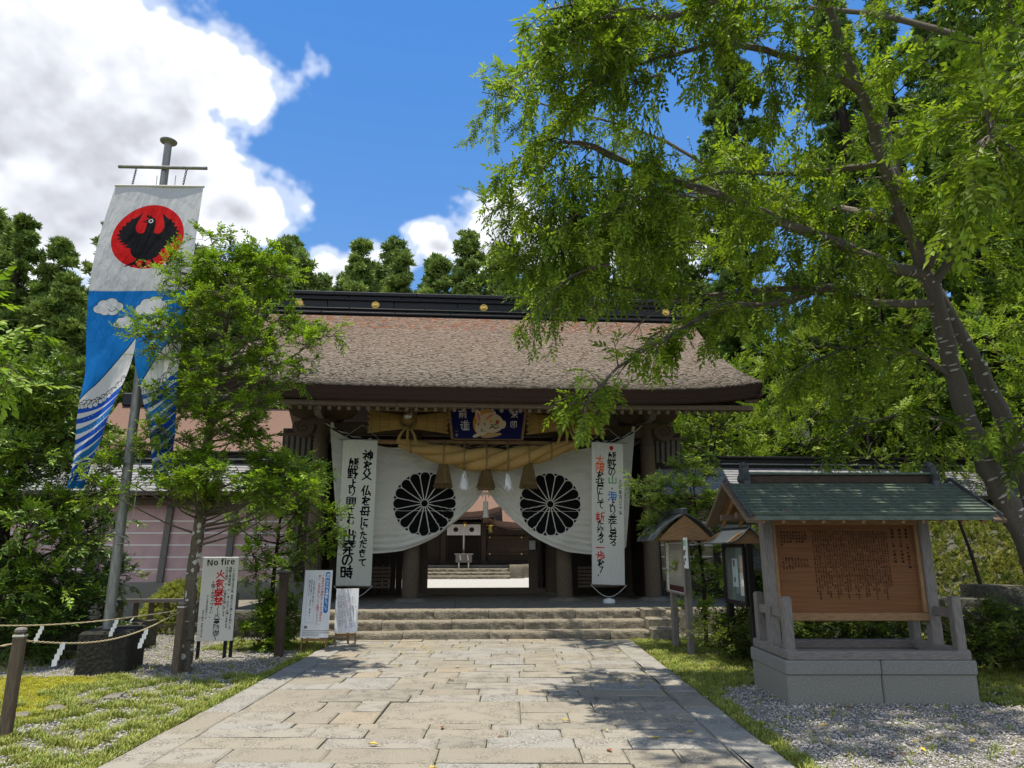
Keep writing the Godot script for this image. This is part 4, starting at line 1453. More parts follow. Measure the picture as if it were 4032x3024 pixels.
	# two tall cloth banners
	for s in 2:
		var bx: float = [-2.81, 2.56][s]
		var w: float = [0.73, 0.71][s]
		var b := thing("cloth_banner", ["tall cream banner with black brush lettering on the left of the curtain", "tall cream banner with a red sun and coloured lettering on the right of the curtain"][s], "banner", GX * Transform3D(Basis(Vector3.BACK, [0.0, -0.022][s]), Vector3(bx, 0.84, 1.0)), "lettered banners beside the curtain")
		var cl := Geo.new()
		var rw := []
		var uq := []
		for j in 41:
			var r := []
			var q := []
			for i in 9:
				var fx := i / 8.0
				var fy := j / 40.0
				r.append(Vector3((fx - 0.5) * w, 3.06 * (1.0 - fy), 0.012 * sin(fx * 5.0 + fy * 4.0 + s) + 0.006 * sin(fy * 17.0 + fx * 3.0)))
				q.append(Vector2(fx, fy))
			rw.append(r)
			uq.append(q)
		cl.sheet(rw, uq, Vector3.BACK)
		var bm := print_mat("banner_cloth_%d" % s, [left_banner_print, right_banner_print][s].call(), 0.9)
		bm.backlight_enabled = true
		bm.backlight = Color(0.25, 0.25, 0.25)
		creased(bm, 1.0)
		part(b, "cloth", cl, bm)
		for y in [0.0, 3.06]:
			var rod := Geo.new()
			rod.tube([Vector3(-w * 0.5 - (0.10 if y > 1.0 else 0.03), y, 0.0), Vector3(w * 0.5 + (0.10 if y > 1.0 and s == 1 else 0.03), y, 0.0)], [0.013], 8)
			part(b, "rod", rod, M.steel if y > 1.0 else M.grey_wood_along)
		var st := Geo.new()
		st.tube([Vector3(-w * 0.5 - 0.05, 3.06, 0), Vector3(0.02, 3.40, -0.05), Vector3(w * 0.5 + 0.05, 3.06, 0)], [0.004], 5)
		part(b, "hanging_string", st, M.rope_white)
		var lo := Geo.new()
		var pts := []
		for k in 13:
			var f := k / 12.0
			pts.append(Vector3((f - 0.5) * (w + 0.06), -0.24 * sin(PI * f), 0.02))
		lo.tube(pts, [0.006], 5)
		part(b, "tie_string", lo, M.rope_white)
		var wt := Geo.new()
		wt.lathe([Vector2(0, 0.11), Vector2(0.03, 0.105), Vector2(0.115, 0.08), Vector2(0.125, 0.06), Vector2(0.125, 0.01), Vector2(0.11, 0.0)], 18)
		solo("banner_weight", wt, M.white_paint, ["round white weight on the floor below the left banner", "round white weight on the floor below the right banner"][s], "weight", GX * Transform3D(Basis.IDENTITY, Vector3(bx, FLOOR + 0.002, 1.02)), "banner weights")

# ------------------------------------------------------------------ ground, path, steps, platform
func zone(x: float, z: float, f: FastNoiseLite) -> int:
	# 0 gravel, 1 moss, 2 grass, 3 soil
	var w := f.get_noise_2d(x * 1.3, z * 1.3) * 1.1
	var w2 := f.get_noise_2d(x * 4.0 + 50.0, z * 4.0) * 0.5
	if x < -3.0 and z > -13.2:
		var d := -3.12 - x
		if d < 0.16 + w2 * 0.14:
			return 2
		if z < -9.6 + w * 0.3:
			if z < -12.0 and x > -5.0:
				return 2 if w2 > -0.1 else 3
			return 0 if x > -7.0 + w or z < -12.0 else 3
		var edge := 0.95 + (-(z + 5.0)) * 0.16
		if d < edge + w * 0.6:
			return 0 if w2 > -0.02 else 2
		if d < edge + 0.5 + w * 0.7 + w2 * 1.6:
			return 2
		return 1
	if x > 2.05 and z > -14.0:
		var d := x - 2.2
		if d < 0.10 + w2 * 0.22 + clampf((-7.6 - z) * 0.12, 0.0, 0.3):
			return 2
		if z < -8.9 + w * 0.5 and x < 9.0:
			return (2 if w2 + w * 0.5 > -0.15 else 3)
		if x > 5.1 and z < -7.9 + w * 0.4:
			return 2 if w2 > 0.0 else 3
		return 0
	return 0

func make_ground() -> void:
	rng.seed = 303
	var far := Geo.new()
	for q in [[-400.0, 400.0, -400.0, -16.0], [-400.0, 400.0, 2.0, 300.0], [-400.0, -14.0, -16.0, 2.0], [14.0, 400.0, -16.0, 2.0]]:
		far.face([Vector3(q[0], -0.03, q[2]), Vector3(q[1], -0.03, q[2]), Vector3(q[1], -0.03, q[3]), Vector3(q[0], -0.03, q[3])], Vector3.UP)
	structure("ground", far, M.forest_floor)
	var f := FastNoiseLite.new()
	f.seed = 4
	f.frequency = 0.6
	var g := Geo.new()
	var rows := []
	var tones := []
	var kinds := {}
	var S := 0.08
	for j in int(18.0 / S) + 1:
		var r := []
		for i in int(28.0 / S) + 1:
			var x := -14.0 + i * S
			var z := -16.0 + j * S
			r.append(Vector3(x, -0.012 + 0.012 * f.get_noise_2d(x * 2.0, z * 2.0) + (0.03 * f.get_noise_2d(x * 0.5, z * 0.5) if x < -4.0 else 0.0), z))
			var k := zone(x, z, f)
			var t: Color = [lin(0.38, 0.36, 0.32), lin(0.30, 0.28, 0.022), lin(0.20, 0.235, 0.03), lin(0.085, 0.072, 0.04)][k]
			tones.append(t * rr(0.75, 1.25))
		rows.append(r)
	g.sheet(rows, [], Vector3.UP)
	for k in tones.size():
		g.c[k] = tones[k]
	g.tinted = true
	structure("front_yard_ground", g, M.ground)
	# loose gravel
	var peb := []
	var pc := []
	for k in 210000:
		var x := rr(-9.0, 8.5)
		var z := -4.2 - pow(rng.randf(), 1.5) * 10.0
		if absf(x) > (-z) * 0.86 or (x > -3.07 and x < 2.1) or (x > 2.95 and x < 4.96 and z < -8.0 and z > -9.2):
			continue
		var zk := zone(x, z, f)
		if zk == 1 and rng.randf() > 0.02 or zk > 1 and rng.randf() > 0.12:
			continue
		var s := rr(0.0045, 0.013) * (1.0 if rng.randf() < 0.96 else 1.7)
		peb.append(Transform3D(Basis(rv(), rr(0, TAU)).scaled(Vector3(s, s * rr(0.5, 0.9), s * rr(0.7, 1.2))), Vector3(x, rr(-0.004, 0.006), z)))
		var q := rr(0.24, 0.60)
		pc.append(lin(q, q * rr(0.92, 0.99), q * rr(0.84, 0.97)))
	many(self, "gravel", _pebble(), M.pebble, peb, pc)
	# grass and moss, blade by blade in small tufts
	var tufts := []
	var tc := []
	for k in 160000:
		var x := rr(-8.6, 9.0)
		var z := -4.3 - pow(rng.randf(), 1.25) * 9.8
		if absf(x) > (-z) * 0.86 or (x > -3.09 and x < 2.14) or (x > 2.9 and x < 5.0 and z < -7.95 and z > -9.2):
			continue
		var zk := zone(x, z, f)
		if zk == 0 and rng.randf() > 0.035 or zk == 3 and rng.randf() > 0.25:
			continue
		var s := rr(0.5, 1.3) * (0.55 if zk == 1 else 1.0) * (0.8 if x > 2.0 else 1.0)
		tufts.append(Transform3D(Basis(Vector3.UP, rr(0, TAU)).scaled(Vector3(s, s * rr(0.6, 1.3), s)), Vector3(x, -0.01, z)))
		if zk == 1:
			tc.append(lin(0.46, 0.42, 0.025).lerp(lin(0.32, 0.36, 0.03), rng.randf()) * rr(0.8, 1.2))
		else:
			tc.append(lin(0.17, 0.25, 0.03).lerp(lin(0.36, 0.36, 0.08), rng.randf()) * rr(0.7, 1.2))
	many(self, "grass", _tuft(), M.grass_blade, tufts, tc)
	# litter blown under the trees
	var lw := []
	var lc := []
	for k in 1500:
		var x := rr(-8.5, 6.5)
		var z := rr(-12.8, -5.0)
		if (x > -3.2 and x < 2.2) or (x > 2.9 and x < 5.0 and z < -7.9 and z > -9.2):
			continue
		lw.append(Transform3D(aim(Vector3(rr(-1, 1), rr(-0.2, 0.2), rr(-1, 1)), Vector3.UP + rv() * 0.5).scaled(Vector3.ONE * rr(0.5, 1.1)), Vector3(x, 0.012, z)))
		lc.append(lin(0.20, 0.10, 0.04).lerp(lin(0.42, 0.32, 0.10), rng.randf()))
	var ll := Geo.new()
	add_leaf(ll, Vector3.ZERO, Vector3.BACK, Vector3.UP, 0.05, 0.022)
	many(self, "leaf_litter", ll.mesh(), M.pebble, lw, lc)
	# the path: stones in courses across it, long border stones along both sides
	var path := Node3D.new()
	path.name = "stone_path"
	path.set_meta("kind", "structure")
	add_child(path)
	var bed := Geo.new()
	bed.face([Vector3(-3.1, 0.0, -2.0), Vector3(2.13, 0.0, -2.0), Vector3(2.13, 0.0, -13.6), Vector3(-3.1, 0.0, -13.6)], Vector3.UP)
	structure("path_bed", bed, M.sand_joint)
	var z := -2.2
	var row := 0
	var big := Rect2(-1.28, -7.95, 1.36, 0.95)
	while z > -12.95:
		var dep := rr(0.27, 0.45)
		if z <= -7.0 + 0.001 and z > -7.1:
			dep = 0.475
		elif z < -7.4 and z > -7.5:
			dep = 0.475
		elif z - dep < -7.0 and z > -7.0:
			dep = z + 7.0
			if dep < 0.22:
				dep = 0.22
				z = -7.0 + dep
		var z1 := z - dep
		var x := -2.72
		while x < 1.74:
			var w := rr(0.32, 0.9) * (1.3 if rng.randf() < 0.2 else 1.0)
			if 1.74 - x - w < 0.3:
				w = 1.74 - x
			var in_big: bool = z1 < big.end.y - 0.02 and z > big.position.y + 0.02
			if in_big and x < big.end.x - 0.02 and x + w > big.position.x:
				if x < big.position.x - 0.12:
					w = big.position.x - x
				else:
					x = big.end.x
					continue
			_stone(path, x, x + w, z1, z, rng.randi() % 5 if rng.randf() < 0.93 else 5)
			x += w
		z = z1
		row += 1
	_stone(path, big.position.x, big.end.x, big.position.y, big.end.y, 0)
	for sd in 2:
		z = -2.2
		while z > -12.9:
			var l := rr(0.8, 1.7)
			_stone(path, [-3.07, 1.74][sd], [-2.72, 2.10][sd], maxf(z - l, -12.95), z, 1 + rng.randi() % 3)
			z -= l
	# moss and grass in the joints, thick on the right
	var jt := []
	var jc := []
	for k in 8000:
		var s: Array = joints[rng.randi() % joints.size()]
		var p: Vector2 = s[0].lerp(s[1], rng.randf())
		if f.get_noise_2d(p.x * 3.0, p.y * 3.0) < (-0.02 if p.x > 0.3 else 0.16):
			continue
		var q := rr(0.16, 0.42)
		jt.append(Transform3D(Basis(Vector3.UP, rr(0, TAU)).scaled(Vector3(q, q, q)), Vector3(p.x, 0.004, p.y)))
		jc.append(lin(0.14, 0.22, 0.03) * rr(0.7, 1.3))
	many(path, "joint_moss", _tuft(), M.grass_blade, jt, jc)
	# --- steps and platform in the gate's own axes
	var st := Node3D.new()
	st.name = "gate_steps"
	st.transform = GX
	st.set_meta("kind", "structure")
	add_child(st)
	for k in 3:
		var zf: float = [3.16, 2.83, 2.50][k]
		var y1 := 0.155 * (k + 1)
		var x := -3.05
		while x < 2.84:
			var w := rr(1.0, 2.0)
			if 2.84 - x - w < 0.6:
				w = 2.84 - x
			var b := _rough_block(x + 0.004, x + w - 0.004, y1 - 0.165 if k else -0.05, y1 + rr(-0.006, 0.004), zf - 0.42, zf + rr(-0.012, 0.012))
			part(st, "step_stone", b, M.old_stone)
			x += w
	var pl := Node3D.new()
	pl.name = "gate_platform"
	pl.transform = GX
	pl.set_meta("kind", "structure")
	add_child(pl)
	for i in 7:
		for j in 5:
			var g2 := Geo.new()
			var x0 := -5.2 + i * 1.5
			var z0 := 2.13 - j * 1.4
			g2.slab([Vector2(x0 + 0.004, z0), Vector2(x0 + 1.496, z0), Vector2(x0 + 1.496, z0 - 1.394), Vector2(x0 + 0.004, z0 - 1.394)], FLOOR + rr(-0.003, 0.003), -0.2, 0.008)
			part(pl, "platform_slab", g2, M.platform_stone)
	# rough retaining wall to both sides, stone by stone
	for sd in [-1.0, 1.0]:
		var x := 2.86 if sd > 0 else -5.3
		var to := 8.5 if sd > 0 else -3.06
		while x < to - 0.05:
			var w := minf(rr(0.5, 1.0), to - x)
			var b := _rough_block(x, x + w - 0.012, -0.08, FLOOR - 0.02 + rr(-0.03, 0.02), 1.6, 2.42 + rr(-0.04, 0.04), 0.03)
			part(pl, "wall_stone", b, M.old_stone if sd > 0 else M.mossy_stone)
			x += w
	var gr := Geo.new()
	gr.box(Vector3(6.9, 0.15, -0.3), Vector3(3.8, 0.6, 4.6))
	gr.box(Vector3(-5.6, 0.15, -0.4), Vector3(0.6, 0.56, 4.2))
	part(pl, "terrace", gr, M.platform_stone)
	for k in 3:
		var b := Geo.new()
		b.slab([Vector2(2.86, 3.3 - k * 0.28), Vector2(3.32 - 0.02 * k, 3.28 - k * 0.28), Vector2(3.30, 2.40), Vector2(2.86, 2.38)], 0.20 + k * 0.15, -0.1 if k == 0 else 0.16 + (k - 1) * 0.15, 0.035)
		part(st, "cheek_stone", b, M.old_stone)

var joints := []

func _stone(path: Node3D, x0: float, x1: float, z0: float, z1: float, kind: int) -> void:
	var j := 0.009
	var q := [Vector2(x0 + rr(0.003, j), z0 + rr(0.003, j)), Vector2((x0 + x1) * 0.5, z0 + rr(0.002, j)), Vector2(x1 - rr(0.003, j), z0 + rr(0.003, j)), Vector2(x1 - rr(0.002, j), (z0 + z1) * 0.5), Vector2(x1 - rr(0.003, j), z1 - rr(0.003, j)), Vector2((x0 + x1) * 0.5, z1 - rr(0.002, j)), Vector2(x0 + rr(0.003, j), z1 - rr(0.003, j)), Vector2(x0 + rr(0.002, j), (z0 + z1) * 0.5)]
	var g := Geo.new()
	var c := Vector2((x0 + x1) * 0.5, (z0 + z1) * 0.5)
	var tx := rr(-0.010, 0.010)
	var tz := rr(-0.007, 0.007)
	g.slab(q, 0.030 + rr(-0.007, 0.009), -0.02, rr(0.008, 0.018), Vector3(tx, -tx * c.x - tz * c.y, tz))
	part(path, "paving_stone", g, M["paving_%d" % kind])
	joints.append([Vector2(x0, z0), Vector2(x1, z0)])
	joints.append([Vector2(x1, z0), Vector2(x1, z1)])

func _rough_block(x0: float, x1: float, y0: float, y1: float, z0: float, z1: float, rough := 0.014) -> Geo:
	# a hewn stone: worn top edge and an uneven front
	var g := Geo.new()
	var nx := maxi(3, int((x1 - x0) / 0.09))
	var rows := []
	var prof := [[0.0, 0.0], [0.35, 0.0], [0.7, 0.0], [0.9, -0.006], [1.0, -0.03]]
	for p in prof:
		var r := []
		for i in nx + 1:
			var e := 0.018 if i == 0 or i == nx else 0.0
			r.append(Vector3(lerpf(x0, x1, float(i) / nx), lerpf(y0, y1, p[0]) + (rr(-0.004, 0.002) if p[0] > 0.95 else 0.0), z1 + p[1] - e + (rr(-rough, rough) if p[0] < 0.95 else 0.0)))
		rows.append(r)
	var last := []
	for i in nx + 1:
		last.append(Vector3(rows[-1][i].x, rows[-1][i].y, z0))
	g.sheet(rows, [], Vector3.BACK)
	g.sheet([rows[-1], last], [], Vector3.UP)
	for e in [0, nx]:
		g.face([rows[0][e], rows[2][e], rows[4][e], last[e], Vector3(last[e].x, y0, z0)], Vector3.RIGHT if e else Vector3.LEFT)
	return g

func _pebble() -> ArrayMesh:
	var g := Geo.new()
	g.lathe([Vector2(0, -0.9), Vector2(0.8, -0.55), Vector2(1.0, 0.1), Vector2(0.65, 0.75), Vector2(0, 0.95)], 5)
	return g.mesh()

func _tuft() -> ArrayMesh:
	rng.seed = 55
	var g := Geo.new()
	for k in 11:
		var a := rr(0, TAU)
		var o := Vector3(cos(a), 0, sin(a))
		var b := o * rr(0.0, 0.035) + Vector3(rr(-0.03, 0.03), 0, rr(-0.03, 0.03))
		var s := o.cross(Vector3.UP) * rr(0.0022, 0.0042)
		var h := rr(0.025, 0.06)
		var m := b + o * h * 0.25 + Vector3.UP * h * 0.65
		var tp := b + o * h * 0.8 + Vector3.UP * h
		g.face([b - s, b + s, m + s * 0.8, m - s * 0.8], -o + Vector3.UP * 0.3)
		g.face([m - s * 0.8, m + s * 0.8, tp], -o + Vector3.UP * 0.3)
	return g.mesh()

# ------------------------------------------------------------------ walls beside the gate, halls behind it
func make_walls() -> void:
	rng.seed = 404
	for side in 2:
		var sd: float = [-1.0, 1.0][side]
		var x0: float = [-15.5, 4.25][side]
		var x1: float = [-4.25, 15.0][side]
		var w := thing("plaster_wall", ["long pink plaster wall with white stripes and grey sheet roof left of the gate", "plaster wall with white stripes and grey sheet roof right of the gate, half hidden by trees"][side], "wall", GX, "roofed plaster walls beside the gate")
		var mid := (x0 + x1) * 0.5
		var len := x1 - x0
		var b := x0
		while b < x1 - 0.1:
			var l := minf(rr(1.2, 2.2), x1 - b)
			var g := Geo.new()
			g.box(Vector3(b + l * 0.5, 0.41, -2.0), Vector3(l - 0.008, 0.82, 1.02), 0.02)
			part(w, "plinth_stone", g, M.granite_pale if side == 0 else M.mossy_stone)
			b += l
		var ps := []
		var xx := x0 + 0.15
		while xx < x1 + 0.2:
			ps.append(minf(xx, x1 - 0.1))
			xx += 1.53
		for k in ps.size() - 1:
			var g := Geo.new()
			var a: float = ps[k]
			var c: float = ps[k + 1]
			g.face([Vector3(a, 0.82, -1.55), Vector3(c, 0.82, -1.55), Vector3(c, 2.66, -1.73), Vector3(a, 2.66, -1.73)], Vector3.BACK)
			g.face([Vector3(a, 0.82, -2.45), Vector3(c, 0.82, -2.45), Vector3(c, 2.66, -2.27), Vector3(a, 2.66, -2.27)], Vector3.FORWARD)
			part(w, "plaster_panel", g, M.pink_plaster if side == 0 else M.tan_plaster)
			for s in 5:
				var y := 1.11 + s * 0.285
				var z := -1.55 - (y - 0.82) * 0.0978
				var st := Geo.new()
				st.box(Vector3((a + c) * 0.5, y, z + 0.003), Vector3(c - a - 0.1, 0.032, 0.012), 0.002)
				part(w, "white_stripe", st, M.white_plaster)
		for x in ps:
			var g := Geo.new()
			g.bar(Vector3(x, 0.80, -1.53), Vector3(x, 2.7, -1.71), 0.15, 0.1, 0.01, Vector3.BACK)
			part(w, "post", g, M.grey_wood_up if side == 0 else M.dark_wood_up)
		var ev := Geo.new()
		ev.box(Vector3(mid, 2.70, -2.0), Vector3(len, 0.14, 1.1), 0.01)
		part(w, "wall_plate", ev, M.old_wood_along)
		for k in int(len / 0.3):
			var r := Geo.new()
			r.bar(Vector3(x0 + 0.15 + k * 0.3, 2.80, -1.16), Vector3(x0 + 0.15 + k * 0.3, 3.2, -1.8), 0.06, 0.07)
			part(w, "rafter", r, M.old_wood_deep)
		var fas := Geo.new()
		fas.box(Vector3(mid, 2.865, -1.09), Vector3(len, 0.07, 0.06), 0.008)
		part(w, "eave_board", fas, M.old_wood_along)
		for k in 11:
			for back in [1.0, -1.0]:
				var x := x0 - fmod(k * 0.47, 0.9)
				while x < x1:
					var a := maxf(x, x0)
					var c := minf(x + 1.8, x1)
					if c - a > 0.05:
						var f0 := k / 11.0
						var f1 := (k + 1.15) / 11.0
						var g := Geo.new()
						var y0 := 2.92 + 0.78 * f0 + 0.016
						var y1 := 2.92 + 0.78 * f1 - 0.002
						var za: float = -2.0 + back * lerpf(0.96, 0.12, f0)
						var zb: float = -2.0 + back * lerpf(0.96, 0.12, f1)
						g.face([Vector3(a, y0, za), Vector3(c - 0.004, y0, za), Vector3(c - 0.004, y1, zb), Vector3(a, y1, zb)], Vector3(0, 1, back))
						g.face([Vector3(a, y0 - 0.028, za - 0.012 * back), Vector3(c - 0.004, y0 - 0.028, za - 0.012 * back), Vector3(c - 0.004, y0, za), Vector3(a, y0, za)], Vector3(0, 0, back))
						if back > 0.0:
							part(w, "roof_sheet", g, M.sheet_grey)
						else:
							part(w, "back_roof_sheet", g, M.sheet_grey)
					x += 1.8
		for c in [[0.30, 0.10, 3.66], [0.42, 0.04, 3.76], [0.26, 0.14, 3.80], [0.40, 0.06, 3.94]]:
			var g := Geo.new()
			g.box(Vector3(mid, c[2] + c[1] * 0.5, -2.0), Vector3(len - c[0] * 0.02, c[1], c[0]), 0.01)
			part(w, "ridge_course", g, M.copper_dark if c[1] < 0.05 else M.black_wood_along)

func far_roof(t: Node3D, x0: float, x1: float, ye: float, yr: float, ze: float, zr: float, m: Material) -> void:
	var rows := []
	for i in 11:
		var f := i / 10.0
		var y := lerpf(ye, yr, f * (0.72 + 0.28 * f))
		var r := []
		for j in 9:
			var fx := j / 8.0
			r.append(Vector3(lerpf(x0, x1, fx), y + 0.25 * pow(absf(fx * 2.0 - 1.0), 4.0) * (1.0 - f), lerpf(ze, zr, f)))
		rows.append(r)
	var g := Geo.new()
	g.sheet(rows, [], Vector3.UP)
	var edge := []
	var low := []
	for p in rows[0]:
		low.append(p - Vector3(0, 0.28, 0.1 * signf(ze - zr)))
	g.sheet([low, rows[0]], [], Vector3(0, 0, ze - zr))
	part(t, "bark_roof", g, m)
	var un := Geo.new()
	for r in rows:
		var q := []
		for p in r:
			q.append(p - Vector3(0, 0.3, 0))
		edge.append(q)
	un.sheet(edge, [], Vector3.DOWN)
	part(t, "roof_boarding", un, M.dark_wood_along)

func make_court() -> void:
	rng.seed = 505
	var g := Geo.new()
	g.face([Vector3(-20, 0.40, -4.25), Vector3(20, 0.40, -4.25), Vector3(20, 0.40, -24), Vector3(-20, 0.40, -24)], Vector3.UP)
	structure("courtyard_ground", g, mat("court_gravel", lin(0.60, 0.59, 0.56), 0.95, "speck", Vector3.ONE * 1.2, "h_cell", 2.0), GX)
	var st := Node3D.new()
	st.name = "courtyard_steps"
	st.transform = GX
	st.set_meta("kind", "structure")
	add_child(st)
	for k in 4:
		var x := -4.0
		while x < 1.5:
			var w := minf(rr(0.8, 1.7), 1.5 - x)
			if w > 0.05:
				part(st, "step_stone", _rough_block(x, x + w - 0.006, 0.40 + k * 0.13 - 0.02, 0.53 + k * 0.13, -14.6, -12.9 - k * 0.36), M.old_stone)
			x += w
	part(st, "cheek_stone", _rough_block(1.52, 2.05, 0.38, 0.93, -14.6, -13.3), M.old_stone)
	for k in 4:
		part(st, "base_stone", _rough_block(2.07 + k * 1.2, 3.25 + k * 1.2, 0.38, 0.95, -15.2, -14.0), M.old_stone)
		part(st, "base_stone", _rough_block(-5.2 - k * 1.2, -4.02 - k * 1.2, 0.38, 0.95, -15.2, -14.0), M.old_stone)
	# the hall seen through the open gate
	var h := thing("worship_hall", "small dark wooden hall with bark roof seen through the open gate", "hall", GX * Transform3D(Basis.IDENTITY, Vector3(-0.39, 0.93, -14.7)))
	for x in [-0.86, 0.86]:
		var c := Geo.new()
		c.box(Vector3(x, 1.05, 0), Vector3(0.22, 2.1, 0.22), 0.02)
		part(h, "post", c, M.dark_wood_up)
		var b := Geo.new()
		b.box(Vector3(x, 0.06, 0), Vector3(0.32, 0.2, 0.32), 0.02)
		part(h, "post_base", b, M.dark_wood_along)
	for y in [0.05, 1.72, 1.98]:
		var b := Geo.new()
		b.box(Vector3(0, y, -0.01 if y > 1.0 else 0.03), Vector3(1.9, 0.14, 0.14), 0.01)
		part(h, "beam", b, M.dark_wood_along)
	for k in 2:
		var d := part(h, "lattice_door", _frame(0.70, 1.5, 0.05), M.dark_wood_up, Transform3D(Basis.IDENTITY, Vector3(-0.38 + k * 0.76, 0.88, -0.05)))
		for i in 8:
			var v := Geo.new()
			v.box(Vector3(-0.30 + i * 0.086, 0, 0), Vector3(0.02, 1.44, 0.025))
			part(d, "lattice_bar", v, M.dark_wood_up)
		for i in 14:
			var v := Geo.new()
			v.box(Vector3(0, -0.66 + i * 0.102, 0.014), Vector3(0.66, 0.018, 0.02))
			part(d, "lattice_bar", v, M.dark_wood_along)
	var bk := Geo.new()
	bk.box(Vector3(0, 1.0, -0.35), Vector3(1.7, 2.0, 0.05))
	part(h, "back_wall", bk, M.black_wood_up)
	far_roof(h, -3.2, 1.52, 2.16, 4.6, 1.0, -1.6, M.thatch_far)
	far_roof(h, -3.2, 1.52, 2.16, 4.6, -4.2, -1.6, M.thatch_far)
	var eb := Geo.new()
	eb.box(Vector3(-0.6, 1.98, 0.85), Vector3(3.9, 0.06, 0.1), 0.006)
	part(h, "eave_board", eb, M.old_wood_along)
	for k in 20:
		var r := Geo.new()
		r.bar(Vector3(-2.5 + k * 0.2, 1.88, 0.9), Vector3(-2.5 + k * 0.2, 2.3, 0.0), 0.05, 0.06)
		part(h, "rafter", r, M.old_wood_deep)
	# white half curtain with two small crests
	var im := blank(512, 192, Color(0.86, 0.85, 0.84))
	for x in [134, 378]:
		fill_poly(im, ellipse_pts(Vector2(x, 92), 38, 42), Color(0.12, 0.09, 0.09))
		for k in 16:
			line(im, [Vector2(x, 92) + Vector2(cos(TAU * k / 16), sin(TAU * k / 16)) * 8, Vector2(x, 92) + Vector2(cos(TAU * k / 16), sin(TAU * k / 16)) * 36], 0.5, 0.5, Color(0.5, 0.47, 0.45))
	var cu := Geo.new()
	var rows := []
	var uq := []
	for j in 5:
		var r := []
		var q := []
		for i in 41:
			r.append(Vector3(-0.72 + 1.44 * i / 40.0, 1.68 - 0.46 * j / 4.0, 0.13 + 0.012 * sin(i * 1.2)))
			q.append(Vector2(i / 40.0, j / 4.0))
		rows.append(r)
		uq.append(q)
	cu.sheet(rows, uq, Vector3.BACK)
	solo("half_curtain", cu, print_mat("half_curtain_cloth", im), "short white curtain with two small round crests on the hall behind the gate", "curtain", h.transform)
	# bell rope
	var br := thing("bell_rope", "thick pale bell rope with white tuft hanging before the hall's lattice doors", "bell rope", h.transform)
	var rp := Geo.new()
	rp.tube([Vector3(0, 1.62, 0.4), Vector3(0.0, 0.50, 0.42)], [0.03, 0.034], 10)
	part(br, "rope", rp, M.cloth)
	var gr := Geo.new()
	gr.tube([Vector3(0, 0.62, 0.42), Vector3(0, 0.40, 0.42)], [0.042, 0.042], 10)
	part(br, "grip", gr, M.tan_wood_up)
	var tu := Geo.new()
	tu.lathe([Vector2(0, 0.40), Vector2(0.05, 0.38), Vector2(0.085, 0.12), Vector2(0.05, 0.1), Vector2(0, 0.1)], 12, Transform3D(Basis.IDENTITY, Vector3(0, 0, 0.42)))
	part(br, "tuft", tu, M.white_paint)
	var be := Geo.new()
	be.lathe([Vector2(0, 0.12), Vector2(0.06, 0.10), Vector2(0.10, 0.0), Vector2(0.06, -0.09), Vector2(0, -0.1)], 14, Transform3D(Basis.IDENTITY, Vector3(0.03, 1.68, 0.4)))
	part(br, "bell", be, M.gold)
	# offering box on its stand
	var ob := thing("offering_box", "grey wooden offering box on two pale legs before the hall", "box", GX * Transform3D(Basis.IDENTITY, Vector3(-0.38, 0.79, -13.9)))
	var bx := Geo.new()
	bx.box(Vector3(0, 0.40, 0), Vector3(0.68, 0.32, 0.36), 0.012)
	part(ob, "box", bx, M.grey_wood_along)
	var rm := Geo.new()
	rm.box(Vector3(0, 0.575, 0), Vector3(0.78, 0.04, 0.44), 0.008)
	part(ob, "rim", rm, M.grey_wood_along)
	for x in [-0.2, 0.2]:
		var l := Geo.new()
		l.box(Vector3(x, 0.12, 0.1), Vector3(0.045, 0.26, 0.05))
		part(ob, "leg", l, M.white_paint)
		var s := Geo.new()
		for k in 3:
			s.face([Vector3(x * 0.8 - 0.02 + k * 0.012, 0.55 - k * 0.07, 0.2), Vector3(x * 0.8 + 0.02 + k * 0.012, 0.53 - k * 0.07, 0.2), Vector3(x * 0.8 + 0.02 + k * 0.012, 0.46 - k * 0.07, 0.205), Vector3(x * 0.8 - 0.02 + k * 0.012, 0.48 - k * 0.07, 0.205)], Vector3.BACK)
		part(ob, "paper_streamer", s, M.paper)
	# gilt hanging lantern
	var la := thing("hanging_lantern", "gilt metal lantern hanging right of the hall behind the gate", "lantern", GX * Transform3D(Basis.IDENTITY, Vector3(0.74, 2.25, -14.05)))
	var lb := Geo.new()
	lb.lathe([Vector2(0.0, 0.0), Vector2(0.10, 0.0), Vector2(0.13, 0.03), Vector2(0.085, 0.06), Vector2(0.085, 0.27), Vector2(0.09, 0.28)], 6)
	part(la, "lantern_body", lb, M.gold)
	var lt := Geo.new()
	lt.lathe([Vector2(0.18, 0.31), Vector2(0.16, 0.28), Vector2(0.10, 0.30), Vector2(0.04, 0.38), Vector2(0.0, 0.40)], 6)
	part(la, "lantern_roof", lt, M.gold)
	var lc := Geo.new()
	lc.tube([Vector3(0, 0.4, 0), Vector3(0, 0.75, 0)], [0.008], 5)
	part(la, "chain", lc, M.chain)
	# plank fences either side of the hall
	for side in 2:
		var x0: float = [0.62, -5.6][side]
		var f := thing("plank_fence", ["dark upright plank fence with gilt bosses right of the hall", "dark upright plank fence with gilt bosses left of the hall"][side], "fence", GX * Transform3D(Basis.IDENTITY, Vector3(x0, 0.95, -14.8)), "plank fences beside the hall")
		for k in 34:
			var p := Geo.new()
			p.box(Vector3(0.08 + k * 0.13, 0.80, 0.004 * (k % 3)), Vector3(0.118, 1.35, 0.03), 0.004)
			part(f, "plank", p, M.dark_wood_up)
		for y in [0.06, 0.42, 1.12, 1.55]:
			var b := Geo.new()
			b.box(Vector3(2.2, y, 0.04), Vector3(4.5, 0.11, 0.09), 0.008)
			part(f, "rail", b, M.dark_wood_along)
